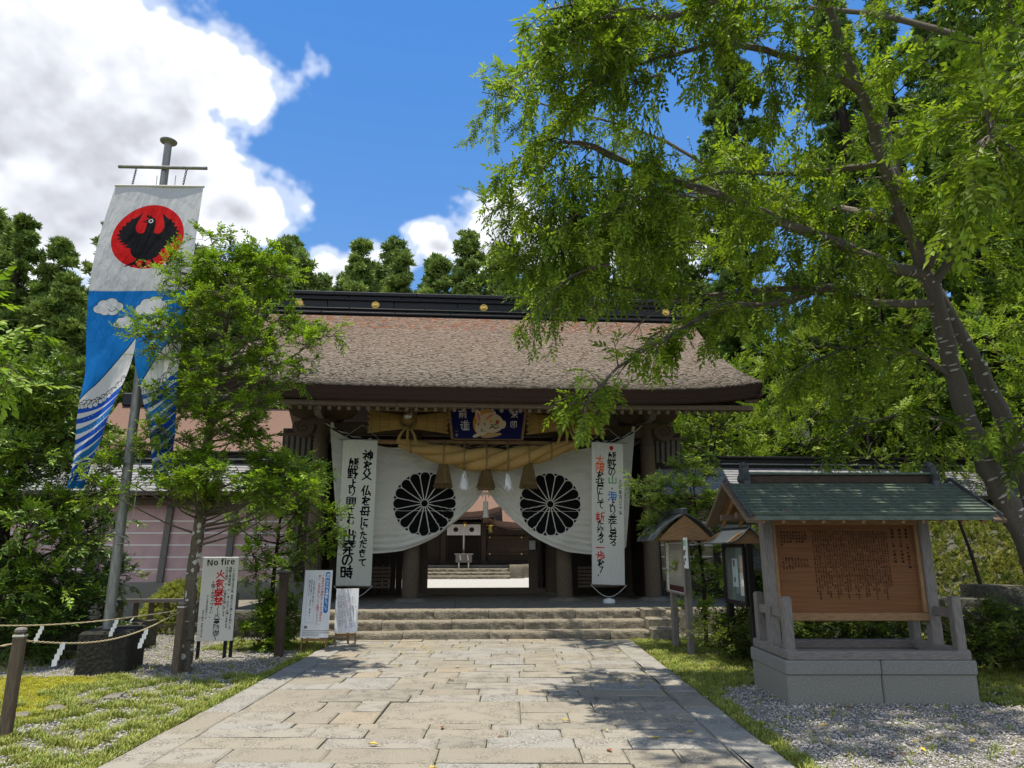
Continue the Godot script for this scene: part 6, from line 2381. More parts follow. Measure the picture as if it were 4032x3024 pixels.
func make_yard() -> void:
	rng.seed = 909
	# rope round the lawn: square posts, straw ropes, folded paper
	var spots := [[-4.40, -6.62, 0.90], [-4.41, -9.80, 0.90]]
	for k in 2:
		var t := thing("rope_post", ["pale square wooden post nearest the viewer at the lawn's left", "pale square wooden post standing just left of the leaning tree trunk"][k], "post", at3(spots[k][0], 0, spots[k][1], [12.0, 4.0][k]), "posts of the rope fence")
		var g := Geo.new()
		g.box(Vector3(0, 0.42, 0), Vector3(0.088, 0.88, 0.088), 0.008)
		part(t, "shaft", g, M.old_wood_up)
		var c := Geo.new()
		c.box(Vector3(0, 0.885, 0), Vector3(0.084, 0.05, 0.084), 0.016)
		part(t, "head", c, M.grey_wood_up)
		var b := Geo.new()
		b.box(Vector3(0, 0.84, 0), Vector3(0.092, 0.02, 0.092), 0.004)
		part(t, "band", b, M.cloth)
	var runs := [[Vector3(-4.40, 0.80, -6.62), Vector3(-4.41, 0.79, -9.80), 0.17, "pale straw rope sagging between the two lawn posts with folded paper", [0.19, 0.70]], [Vector3(-4.40, 0.78, -6.62), Vector3(-6.6, 0.76, -5.2), 0.12, "straw rope leaving the near lawn post towards the left edge", []], [Vector3(-4.41, 0.80, -9.80), Vector3(-7.6, 0.72, -9.2), 0.12, "straw rope running behind the flagpole footing under the left trees", [0.25, 0.52]]]
	for k in 3:
		var rn: Array = runs[k]
		var t := thing("rope_run", rn[3], "rope", Transform3D.IDENTITY, "ropes round the lawn")
		for w in 2:
			var g := Geo.new()
			var pts := []
			for i in 121:
				var f := i / 120.0
				var p: Vector3 = rn[0].lerp(rn[1], f) + Vector3.DOWN * rn[2] * sin(PI * f)
				var a := i * 1.1 + w * PI
				pts.append(p + Vector3(cos(a) * 0.005, sin(a) * 0.005, 0))
			g.tube(pts, [0.0055], 5)
			part(t, "strand", g, M.pale_rope)
		for f in rn[4]:
			var p: Vector3 = rn[0].lerp(rn[1], f) + Vector3.DOWN * rn[2] * sin(PI * f)
			part(t, "folded_paper", shide(0.045, 0.22), M.paper, at3(p.x, p.y - 0.005, p.z, 20.0))
	# low fence and clipped bush in front of the pink wall
	var fe := thing("low_fence", "low grey wooden fence of upright slats before the round bush", "fence", at3(-6.65, 0, -14.1, 6.0))
	for y in [0.17, 0.62]:
		var g := Geo.new()
		g.box(Vector3(0, y, 0), Vector3(2.6, 0.075, 0.05), 0.006)
		part(fe, "rail", g, M.grey_wood_along)
	for k in 9:
		var g := Geo.new()
		g.box(Vector3(-1.12 + k * 0.28, 0.38, -0.03), Vector3(0.10, 0.5, 0.025), 0.004)
		part(fe, "slat", g, M.old_wood_up)
	for x in [-1.28, 1.28]:
		var g := Geo.new()
		g.box(Vector3(x, 0.37, 0.0), Vector3(0.10, 0.78, 0.10), 0.01)
		part(fe, "post", g, M.grey_wood_up)
	# field stones
	var labels := ["half buried grey edging stone in the moss lawn"]
	for k in 9:
		var g := Geo.new()
		g.lathe([Vector2(0, 0.05), Vector2(0.07, 0.045), Vector2(0.12, 0.01), Vector2(0.12, -0.06)], 9)
		for i in g.v.size():
			g.v[i] += Vector3(sin(i * 1.7), 0.3 * sin(i * 2.9), cos(i * 2.3)) * 0.006
		solo("edging_stone", g, M.platform_stone, ["half buried edging stone nearest the viewer in the moss lawn", "half buried edging stone behind the nearest one", "small flat edging stone a third along the lawn's row", "larger edging stone before the middle of the lawn's row", "edging stone at the middle of the lawn's row", "edging stone just past the middle of the lawn's row", "edging stone two before the end of the lawn's row", "edging stone next to last towards the footing block", "last edging stone of the row, nearest the footing block"][k], "stone", at3(-5.05 + k * 0.13 + rr(-0.03, 0.03), 0.0, -6.85 - k * 0.30, rr(0, 90)) * Transform3D(Basis.from_scale(Vector3(rr(0.7, 1.2), 0.7, rr(0.5, 0.9))), Vector3.ZERO), "edging stones across the lawn")
	# squared stone post by the retaining wall, and a trough stone
	var sp := _rough_block(-0.13, 0.13, 0.0, 0.55, -0.12, 0.12)
	solo("stone_post", sp, M.mossy_stone, "short mossy stone post standing behind the black posted notice case", "stone post", at3(3.62, -0.02, -11.6, 10.0))
	var k2 := [[6.45, -10.6, 0.75, 0.55], [7.2, -10.9, 0.62, 0.62]]
	for k in 2:
		solo("stone_block", _rough_block(-k2[k][2] * 0.5, k2[k][2] * 0.5, 0.0, k2[k][3], -0.3, 0.3, 0.03), M.mossy_stone, ["mossy squared stone on the bank right of the big board, next to its post", "mossy squared stone on the bank, outer one towards the picture's edge"][k], "stone block", at3(k2[k][0], [0.35, 0.45][k], k2[k][1], 4.0), "stones on the right bank")
	# fallen leaves
	var lf := Geo.new()
	var rows := []
	for j in 5:
		var f := j / 4.0
		var w := 0.016 * sin(PI * clampf(f, 0.04, 0.97))
		var r := []
		for i in 3:
			r.append(Vector3((i - 1) * w, 0.004 + 0.006 * absf(i - 1) + 0.008 * sin(f * 3.0), (f - 0.5) * 0.062))
		rows.append(r)
	lf.sheet(rows, [], Vector3.UP)
	lf.tube([Vector3(0, 0.004, 0.03), Vector3(0.003, 0.006, 0.048)], [0.0012, 0.0008], 4)
	var msh := lf.mesh()
	mat("leaf_yellow", lin(0.55, 0.40, 0.05), 0.6)
	mat("leaf_brown", lin(0.22, 0.075, 0.03), 0.7)
	for k in 44:
		var z := -5.3 - pow(rng.randf(), 1.2) * 7.4
		var on := k < 30
		var x := rr(-2.4, 2.0) if on else rr(2.5, 4.6)
		if not on:
			z = rr(-7.8, -5.6)
		var q := k % 3 == 2
		solo("fallen_leaf", msh, M.leaf_brown if q else M.leaf_yellow, ["small yellow fallen leaf lying on the path stones", "small brown curled fallen leaf lying on the path stones", "small yellow fallen leaf lying on the gravel before the big board", "small brown curled fallen leaf lying on the gravel before the big board"][(0 if on else 2) + (1 if q else 0)], "leaf", at3(x, 0.034 if on else 0.012, z, rr(0, 360), rr(-8, 8)) * Transform3D(Basis.from_scale(Vector3.ONE * rr(0.8, 1.35)), Vector3.ZERO), ["yellow leaves on the path", "brown leaves on the path", "yellow leaves on the gravel", "brown leaves on the gravel"][(0 if on else 2) + (1 if q else 0)])

# ------------------------------------------------------------------ trees and plants
func add_leaf(g: Geo, p: Vector3, dir: Vector3, nrm: Vector3, l: float, w: float) -> void:
	var side := dir.cross(nrm).normalized() * w * 0.5
	var m := p + dir * l * 0.45 - nrm * w * 0.14
	var t := p + dir * l - nrm * l * 0.10
	g.face([p, m, p + dir * l * 0.42 + side], nrm)
	g.face([p, m, p + dir * l * 0.42 - side], nrm)
	g.face([m, t, p + dir * l * 0.42 + side], nrm)
	g.face([m, t, p + dir * l * 0.42 - side], nrm)

func spray(sd: int, n: int, l: float, w: float, reach: float, spread := 0.9, droop := 0.2) -> ArrayMesh:
	# a twig along z with leaves to both sides and one at its tip
	rng.seed = sd
	var g := Geo.new()
	g.tint(Color(0.75, 0.5, 1.2))
	var pts := []
	for k in 5:
		var f := k / 4.0
		pts.append(Vector3(0.03 * reach * sin(f * 5.0 + sd), -droop * reach * f * f, reach * f))
	g.tube(pts, [0.0035, 0.003, 0.0025, 0.002, 0.001], 3, false)
	for k in n:
		var f := lerpf(0.12, 1.0, (k + 0.5) / n)
		var p := Vector3(0.03 * reach * sin(f * 5.0 + sd), -droop * reach * f * f, reach * f)
		var s := 1.0 if k % 2 else -1.0
		var d := Vector3(s * spread * rr(0.7, 1.2), rr(-0.35, 0.25), rr(0.35, 0.9))
		if k == n - 1:
			d = Vector3(rr(-0.2, 0.2), -0.15, 1)
		d = d.normalized()
		var nm := (Vector3(rr(-0.45, 0.45), 1.0, rr(-0.45, 0.45)) - d * d.y).normalized()
		g.tint(Color(1, 1, 1) * rr(0.75, 1.2))
		add_leaf(g, p, d, nm, l * rr(0.55, 1.25), w * rr(0.6, 1.2))
	return g.mesh()

func weeping(sd: int) -> ArrayMesh:
	# a hanging string of narrow leaves, down -y
	rng.seed = sd
	var g := Geo.new()
	g.tint(Color(0.75, 0.5, 1.2))
	var pts := []
	for k in 9:
		pts.append(Vector3(0.02 * sin(k * 1.1 + sd), -0.085 * k, 0.02 * cos(k * 0.9 + sd)))
	g.tube(pts, [0.003, 0.002], 3, false)
	for k in 20:
		var p: Vector3 = pts[k * 8 / 20].lerp(pts[k * 8 / 20 + 1], fmod(k * 0.4, 1.0))
		var a := k * 2.4 + rr(-0.4, 0.4)
		var d := Vector3(cos(a) * 0.55, -1.0, sin(a) * 0.55).normalized()
		g.tint(Color(1, 1, 1) * rr(0.75, 1.2))
		add_leaf(g, p, d, Vector3(cos(a), 0.5, sin(a)).normalized(), rr(0.060, 0.095), rr(0.022, 0.034))
	return g.mesh()

func needle_tuft(sd: int, n: int, l: float, w: float) -> ArrayMesh:
	# a cedar branch end: narrow shoots fanning out and curving up
	rng.seed = sd
	var g := Geo.new()
	for k in n:
		var d := (Vector3(rr(-1, 1), rr(-0.5, 0.9), rr(-0.2, 1.2))).normalized()
		var q := d.cross(rv()).normalized()
		var b := d * rr(0.0, 0.18) * l
		var ll := l * rr(0.6, 1.1)
		var m := b + d * ll * 0.55
		var t := m + (d + Vector3.UP * 0.45).normalized() * ll * 0.5
		g.tint(Color(1, 1, 1) * rr(0.7, 1.25))
		g.face([b - q * w * 0.3, b + q * w * 0.3, m + q * w * 0.5, m - q * w * 0.5], q.cross(d))
		g.face([m - q * w * 0.5, m + q * w * 0.5, t], q.cross(d))
	return g.mesh()

func aim(dir: Vector3, up: Vector3) -> Basis:
	var z := dir.normalized()
	var x := up.cross(z)
	if x.length() < 0.05:
		x = Vector3.RIGHT.cross(z)
	x = x.normalized()
	return Basis(x, z.cross(x), z)

# trunk: points; clumps: [centre, radii, how many sprays]
func clump_tree(o: Node3D, trunk: Array, rad: Array, clumps: Array, meshes: Array, lm: Material, bark: Material, size: Vector2, ca: Color, cb: Color, limb_r := 0.03, upward := 0.35, each_limb := false, thick_bark := 10, twig := 0.0) -> void:
	var g := Geo.new()
	g.tube(smooth3(trunk), spread_rad(rad, trunk.size()), thick_bark)
	part(o, "trunk", g, bark)
	var limbs := Geo.new()
	var where := []
	var tint := []
	for k in meshes.size():
		where.append([])
		tint.append([])
	var top: Vector3 = trunk[-1]
	var axis: Vector3 = trunk[trunk.size() / 2]
	for c in clumps:
		var p: Vector3 = c[0]
		var r: Vector3 = c[1]
		# limb from the trunk
		var want := p.y - 0.45 * Vector2(p.x - axis.x, p.z - axis.z).length()
		var s: Vector3 = trunk[0].lerp(trunk[1], 0.8)
		for i in trunk.size() - 1:
			if trunk[i + 1].y >= want and trunk[i].y <= want:
				s = trunk[i].lerp(trunk[i + 1], (want - trunk[i].y) / maxf(0.01, trunk[i + 1].y - trunk[i].y))
		if want > top.y:
			s = top
		if s.distance_to(p) > 0.12:
			var mid := s.lerp(p, 0.5) + Vector3(rr(-0.1, 0.1), -0.08, rr(-0.1, 0.1)) * s.distance_to(p)
			var lg: Geo = Geo.new() if each_limb else limbs
			lg.tube(smooth3([s, mid, p]), [limb_r, limb_r * 0.8, limb_r * 0.6, limb_r * 0.5, limb_r * 0.45, limb_r * 0.4, limb_r * 0.35, limb_r * 0.3, limb_r * 0.25], 5, false)
			for w in 4:
				var q := p + rv() * r * 0.8
				lg.tube([p, p.lerp(q, 0.5) + Vector3.UP * 0.04 * r.y, q], [limb_r * 0.28, limb_r * 0.2, limb_r * 0.1], 4, false)
			if each_limb:
				part(o, "limb", lg, bark)
		var tone := rr(0.8, 1.15)
		if twig > 0.0:
			# fine twigs from the clump's heart, leaves along each
			for w in maxi(3, int(c[2] / 7.0)):
				var d := (rv() + Vector3.UP * 0.25).normalized()
				var a := p + rv() * r * 0.35
				var z := a + d * r * rr(0.75, 1.5)
				z.y -= 0.10 * r.x
				var m0 := a.lerp(z, 0.5) + Vector3.UP * 0.12 * r.x + rv() * 0.1 * r.x
				limbs.tube([a, m0, z], [0.0055, 0.004, 0.002], 3, false)
				var shade := rr(0.85, 1.15)
				for i in 7:
					var f := rr(0.15, 1.0)
					var q := a.lerp(m0, f * 2.0) if f < 0.5 else m0.lerp(z, f * 2.0 - 1.0)
					var out := (z - a).normalized() * 0.8 + rv() * 0.75 + Vector3.UP * upward * 0.5
					var m := rng.randi() % meshes.size()
					where[m].append(Transform3D(aim(out, Vector3.UP + rv() * 0.35).scaled(Vector3.ONE * rr(size.x, size.y)), q))
					tint[m].append(ca.lerp(cb, rng.randf()) * tone * shade)
			continue
		for k in int(c[2]):
			var d := rv()
			var q := p + d * r * pow(rng.randf(), 0.45)
			var out := (d * 0.8 + (q - axis).normalized() * 0.5 + Vector3.UP * upward + rv() * 0.6)
			var m := rng.randi() % meshes.size()
			where[m].append(Transform3D(aim(out, Vector3.UP + rv() * 0.5).scaled(Vector3.ONE * rr(size.x, size.y)), q))
			tint[m].append(ca.lerp(cb, rng.randf()) * tone * rr(0.85, 1.15))
	if limbs.v.size():
		part(o, "limbs", limbs, bark).set_meta("kind", "stuff")
	for k in meshes.size():
		if where[k].size():
			many(o, "crown", meshes[k], lm, where[k], tint[k])

# pale lichen plates and peeling bands round a stem
func bark_patches(pts: Array, rad: Array, n: int, hmax := 0.02) -> Geo:
	var pl := Geo.new()
	for k in n:
		var i := rng.randi() % (pts.size() - 1)
		var p: Vector3 = pts[i].lerp(pts[i + 1], rng.randf())
		var d: Vector3 = (pts[i + 1] - pts[i]).normalized()
		var o: Vector3 = (rv().cross(d)).normalized()
		var s := o.cross(d)
		var r: float = rad[i] * 1.012
		var w := rr(0.12, 0.55)
		var hh := rr(0.005, hmax)
		var prev := []
		for q in 6:
			var a := (q / 5.0 - 0.5) * w * 2.0
			var e := sin(PI * q / 5.0) * hh * rr(0.6, 1.3) + 0.002
			var b: Vector3 = p + (o * cos(a) + s * sin(a)) * (r + 0.003)
			if prev.size():
				pl.face([prev[0], prev[1], b + d * e, b - d * e], o * cos(a) + s * sin(a))
			prev = [b - d * e, b + d * e]
	return pl

func smooth3(pts: Array, sub := 4) -> Array:
	var o := []
	for k in pts.size() - 1:
		for s in sub:
			o.append(pts[k].cubic_interpolate(pts[k + 1], pts[maxi(k - 1, 0)], pts[mini(k + 2, pts.size() - 1)], float(s) / sub))
	o.append(pts[-1])
	return o

func spread_rad(rad: Array, n: int, sub := 4) -> Array:
	var o := []
	var m := (n - 1) * sub
	for k in m + 1:
		var f := float(k) / m * (rad.size() - 1)
		var a := mini(int(f), rad.size() - 2)
		o.append(lerpf(rad[a], rad[a + 1], f - a))
	return o

# clumps filling an outline of half widths by height
func envelope(c: Vector3, levels: Array, n: int, r: Vector2, per: int, flat := 0.75, depth := 1.0) -> Array:
	var o := []
	for k in n:
		var f := (k + rng.randf()) / n * (levels.size() - 1)
		var a := mini(int(f), levels.size() - 2)
		var y: float = lerpf(levels[a][0], levels[a + 1][0], f - a)
		var w: float = lerpf(levels[a][1], levels[a + 1][1], f - a)
		var ang := k * 2.4 + rr(-0.5, 0.5)
		var q := sqrt(rr(0.12, 1.0)) * w
		var rad := rr(r.x, r.y)
		var dx: float = levels[a][2] if levels[a].size() > 2 else 0.0
		o.append([c + Vector3(cos(ang) * q + dx, y, sin(ang) * q * depth), Vector3(rad, rad * flat, rad), per * rad * rad / (r.y * r.y)])
	return o

func make_near_trees() -> void:
	rng.seed = 1001
	var lv := [spray(1, 8, 0.058, 0.030, 0.15, 1.0), spray(2, 7, 0.056, 0.029, 0.14, 1.1, 0.1)]
	# the leaning trunk on the left with the flag behind it
	rng.seed = 1002
	var t := thing("evergreen_tree", "airy small-leaved evergreen tree in front of the flag, its mottled trunk leaning right", "tree", Transform3D.IDENTITY, "evergreens left of the path")
	var trunk := [Vector3(-4.38, -0.05, -10.0), Vector3(-4.39, 0.6, -10.0), Vector3(-4.40, 1.3, -10.0), Vector3(-4.38, 2.0, -10.02), Vector3(-4.40, 3.0, -10.05), Vector3(-4.36, 4.2, -10.1), Vector3(-4.28, 5.4, -10.1)]
	var cl := envelope(Vector3(-4.22, 0, -9.95), [[5.95, 0.42, 0.1], [5.5, 0.80], [5.0, 1.05], [4.5, 1.15], [4.0, 1.12], [3.5, 0.85], [3.05, 0.72, -0.2]], 60, Vector2(0.20, 0.34), 100, 0.6, 0.85)
	cl.append_array(envelope(Vector3(-4.05, 0, -9.9), [[2.8, 1.0, 0.1], [2.5, 1.35, 0.2], [2.25, 1.2, 0.3]], 26, Vector2(0.20, 0.32), 110, 0.55, 0.7))
	for e in [[-2.95, 4.45], [-3.1, 4.75], [-3.0, 4.0], [-5.25, 4.5], [-5.35, 3.0], [-5.6, 2.35], [-3.0, 2.45], [-3.6, 5.6], [-5.1, 5.7], [-4.5, 6.1], [-3.9, 5.95], [-2.75, 4.6], [-5.75, 2.7]]:
		cl.append([Vector3(e[0], e[1], -9.9 + rr(-0.3, 0.3)), Vector3(0.32, 0.18, 0.28), 70])
	clump_tree(t, trunk, [0.10, 0.085, 0.082, 0.075, 0.062, 0.045, 0.02], cl, lv, M.leaf, M.bark, Vector2(0.8, 1.25), lin(0.10, 0.20, 0.014), lin(0.33, 0.50, 0.03), 0.024, 0.45, true, 10, 1.0)
	part(t, "lichen_patches", bark_patches(smooth3(trunk), spread_rad([0.10, 0.085, 0.082, 0.075, 0.062, 0.045, 0.02], trunk.size()), 170, 0.05), M.lichen)
	# young leaves growing straight from the lower trunk
	var ivy := Geo.new()
	rng.seed = 1003
	for k in 60:
		var y := rr(0.05, 0.95)
		var a := rr(0, TAU)
		var d := Vector3(cos(a), rr(-0.2, 0.5), sin(a)).normalized()
		add_leaf(ivy, Vector3(-4.38, y, -10.0) + d * 0.09, d, (Vector3.UP + d * 0.3).normalized(), 0.08, 0.04)
	ivy.tint(lin(0.05, 0.095, 0.015))
	for k in ivy.c.size():
		ivy.c[k] = lin(0.05, 0.095, 0.015)
	part(t, "trunk_leaves", ivy, M.leaf_dark)
	# slender tree behind the warning sign and the dark shrub at its foot
	t = thing("evergreen_tree", "slender young evergreen behind the dark post, its crown reaching across the gate's left column", "tree", Transform3D.IDENTITY, "evergreens left of the path")
	rng.seed = 1004
	trunk = [Vector3(-3.98, -0.05, -12.1), Vector3(-3.98, 0.7, -12.1), Vector3(-3.96, 1.4, -12.1), Vector3(-3.9, 2.4, -12.05)]
	cl = envelope(Vector3(-3.85, 0, -12.0), [[2.9, 0.55], [2.5, 0.85], [2.1, 0.92], [1.7, 0.8], [1.2, 0.65]], 26, Vector2(0.2, 0.34), 75, 0.55, 0.6)
	cl.append_array(envelope(Vector3(-3.9, 0, -12.1), [[0.8, 0.3], [0.45, 0.36], [0.1, 0.4]], 12, Vector2(0.18, 0.26), 90, 0.8))
	clump_tree(t, trunk, [0.045, 0.04, 0.03, 0.012], cl, lv, M.leaf, M.bark_dark, Vector2(0.85, 1.3), lin(0.08, 0.16, 0.014), lin(0.26, 0.42, 0.03), 0.018, 0.4, false, 10, 1.0)
	# dense evergreens at the left edge
	var dk := [spray(5, 8, 0.070, 0.036, 0.17, 1.0), spray(6, 8, 0.066, 0.034, 0.16, 1.1, 0.1)]
	rng.seed = 1005
	t = thing("evergreen_tree", "dense dark glossy evergreen filling the left edge of the picture", "tree", Transform3D.IDENTITY, "evergreens left of the path")
	trunk = [Vector3(-8.3, -0.05, -11.6), Vector3(-8.2, 1.0, -11.6), Vector3(-8.25, 2.4, -11.6), Vector3(-8.2, 4.0, -11.6)]
	cl = envelope(Vector3(-8.2, 0, -11.3), [[4.35, 0.9], [3.8, 1.35], [3.2, 1.55], [2.5, 1.7, 0.1], [1.8, 1.85, 0.1], [1.2, 1.9], [0.8, 1.7]], 100, Vector2(0.26, 0.46), 150, 0.6)
	clump_tree(t, trunk, [0.12, 0.11, 0.08, 0.03], cl, dk, M.leaf_dark, M.bark_dark, Vector2(0.8, 1.25), lin(0.06, 0.12, 0.014), lin(0.25, 0.40, 0.035), 0.03, 0.25, false, 10, 1.0)
	rng.seed = 1006
	t = thing("evergreen_shrub", "low dark glossy shrub under the dense left evergreen, before the footing block", "shrub", Transform3D.IDENTITY)
	trunk = [Vector3(-6.9, -0.05, -10.9), Vector3(-6.9, 0.3, -10.9), Vector3(-6.8, 0.8, -10.9)]
	cl = envelope(Vector3(-6.8, 0, -10.9), [[1.25, 0.45], [0.9, 0.7], [0.55, 0.8], [0.25, 0.75]], 20, Vector2(0.22, 0.34), 80, 0.6)
	clump_tree(t, trunk, [0.03, 0.025, 0.01], cl, dk, M.leaf_dark, M.bark_dark, Vector2(0.85, 1.3), lin(0.035, 0.08, 0.014), lin(0.13, 0.23, 0.028), 0.014, 0.4, false, 10, 1.0)
	# a mossy bank wall below them
	var bank := _rough_block(-9.5, -6.05, -0.05, 0.42, -12.6, -12.0, 0.05)
	solo("mossy_kerb", bank, M.mossy_stone, "low mossy stone kerb under the left evergreens, yellow moss on top", "kerb", Transform3D.IDENTITY)
	# big round leaves hanging in at the left edge, close by
	var bl := [spray(8, 11, 0.105, 0.056, 0.34, 0.8, 0.1)]
	rng.seed = 1007
	t = thing("broadleaf_shrub", "near shrub with large glossy yellow-green leaves hanging in at the left edge", "shrub", Transform3D.IDENTITY)
	trunk = [Vector3(-5.1, -0.05, -5.3), Vector3(-5.0, 1.2, -5.2), Vector3(-4.7, 2.3, -5.1), Vector3(-4.3, 3.0, -5.0)]
	cl = []
	for e in [[-3.85, 3.25], [-3.8, 2.95], [-3.62, 2.78], [-4.05, 3.05], [-4.2, 3.45], [-4.4, 2.7], [-3.95, 2.6], [-4.5, 3.2]]:
		cl.append([Vector3(e[0], e[1], -5.0 + rr(-0.15, 0.15)), Vector3(0.17, 0.12, 0.17), 7])
	clump_tree(t, trunk, [0.05, 0.04, 0.03, 0.012], cl, bl, M.leaf, M.bark, Vector2(0.7, 1.0), lin(0.15, 0.28, 0.02), lin(0.34, 0.50, 0.04), 0.016, 0.1)
	# clipped round bush by the low fence
	var az := [spray(9, 12, 0.035, 0.018, 0.08, 1.0, 0.0)]
	rng.seed = 1008
	t = thing("round_bush", "clipped round light green bush behind the low fence", "bush")
	var wh := []
	var tn := []
	for k in 3600:
		var d := rv()
		d.y = absf(d.y)
		var bump := 1.0 + 0.04 * sin(d.x * 9.0) * cos(d.z * 8.0)
		wh.append(Transform3D(aim(d + rv() * 0.5, rv()).scaled(Vector3.ONE * rr(0.8, 1.4)), Vector3(-6.55, 0.02, -14.9) + d * Vector3(0.86, 0.92, 0.8) * bump * (1.0 - 0.12 * rng.randf() * rng.randf())))
		tn.append(lin(0.22, 0.27, 0.05).lerp(lin(0.42, 0.45, 0.10), rng.randf()))
	many(t, "crown", az[0], M.leaf, wh, tn)
	var core := Geo.new()
	for k in 9:
		var a := k * 0.7
		core.tube([Vector3(-6.55, 0, -14.9), Vector3(-6.55 + cos(a) * 0.3, 0.4, -14.9 + sin(a) * 0.3), Vector3(-6.55 + cos(a) * 0.6, 0.6, -14.9 + sin(a) * 0.6)], [0.02, 0.014, 0.006], 5)
	part(t, "stem", core, M.bark_dark)
	# light young tree by the notices on the right
	rng.seed = 1009
	t = thing("young_tree", "young bright-leaved tree behind the two roofed notices", "tree")
	trunk = [Vector3(3.22, -0.05, -12.3), Vector3(3.24, 0.9, -12.3), Vector3(3.2, 1.8, -12.3), Vector3(3.15, 2.7, -12.25)]
	cl = []
	for e in [[2.25, 2.75], [2.5, 2.55], [2.75, 2.4], [3.05, 2.95], [3.3, 3.15], [3.35, 2.8], [3.0, 2.6], [2.6, 2.2], [2.85, 2.05], [2.35, 2.35], [3.4, 2.4], [3.65, 2.3], [3.15, 2.2], [2.45, 1.95], [3.55, 1.95], [3.0, 1.8], [3.2, 1.4], [3.5, 1.2], [2.9, 1.2], [3.3, 0.85], [3.05, 0.6], [3.6, 1.6], [3.35, 0.45]]:
		cl.append([Vector3(e[0], e[1], -12.25 + rr(-0.35, 0.35)), Vector3(0.24, 0.15, 0.24), 70 if e[1] > 1.0 else 50])
	clump_tree(t, trunk, [0.035, 0.03, 0.022, 0.01], cl, lv, M.leaf, M.bark_dark, Vector2(0.85, 1.25), lin(0.13, 0.23, 0.03), lin(0.38, 0.50, 0.08), 0.016, 0.55, false, 10, 1.0)
	# shrubs behind the big board, hedge and ivy bank on the right
	for k in 5:
		rng.seed = 1020 + k
		var p: Vector3 = [Vector3(3.5, 0, -10.9), Vector3(4.5, 0, -11.2), Vector3(5.4, 0, -11.0), Vector3(6.3, 0.1, -9.7), Vector3(7.6, 0.2, -9.9)][k]
		t = thing("low_shrub", ["low dark shrub seen under the big board's left half", "leafy shrub seen under the big board's middle", "leafy shrub behind the big board's right post", "clipped low shrub right of the granite plinth", "clipped low shrub at the right edge beyond the plinth"][k], "shrub", Transform3D.IDENTITY, "shrubs round the big board")
		cl = envelope(p, [[0.62, 0.35], [0.4, 0.6], [0.15, 0.65]], 12, Vector2(0.2, 0.32), 80, 0.6)
		clump_tree(t, [p, p + Vector3(0, 0.2, 0), p + Vector3(0.05, 0.5, 0)], [0.025, 0.02, 0.01], cl, lv, M.leaf, M.bark_dark, Vector2(0.85, 1.4), lin(0.05, 0.09, 0.014), lin(0.20, 0.26, 0.03), 0.012, 0.5, false, 10, 1.0)

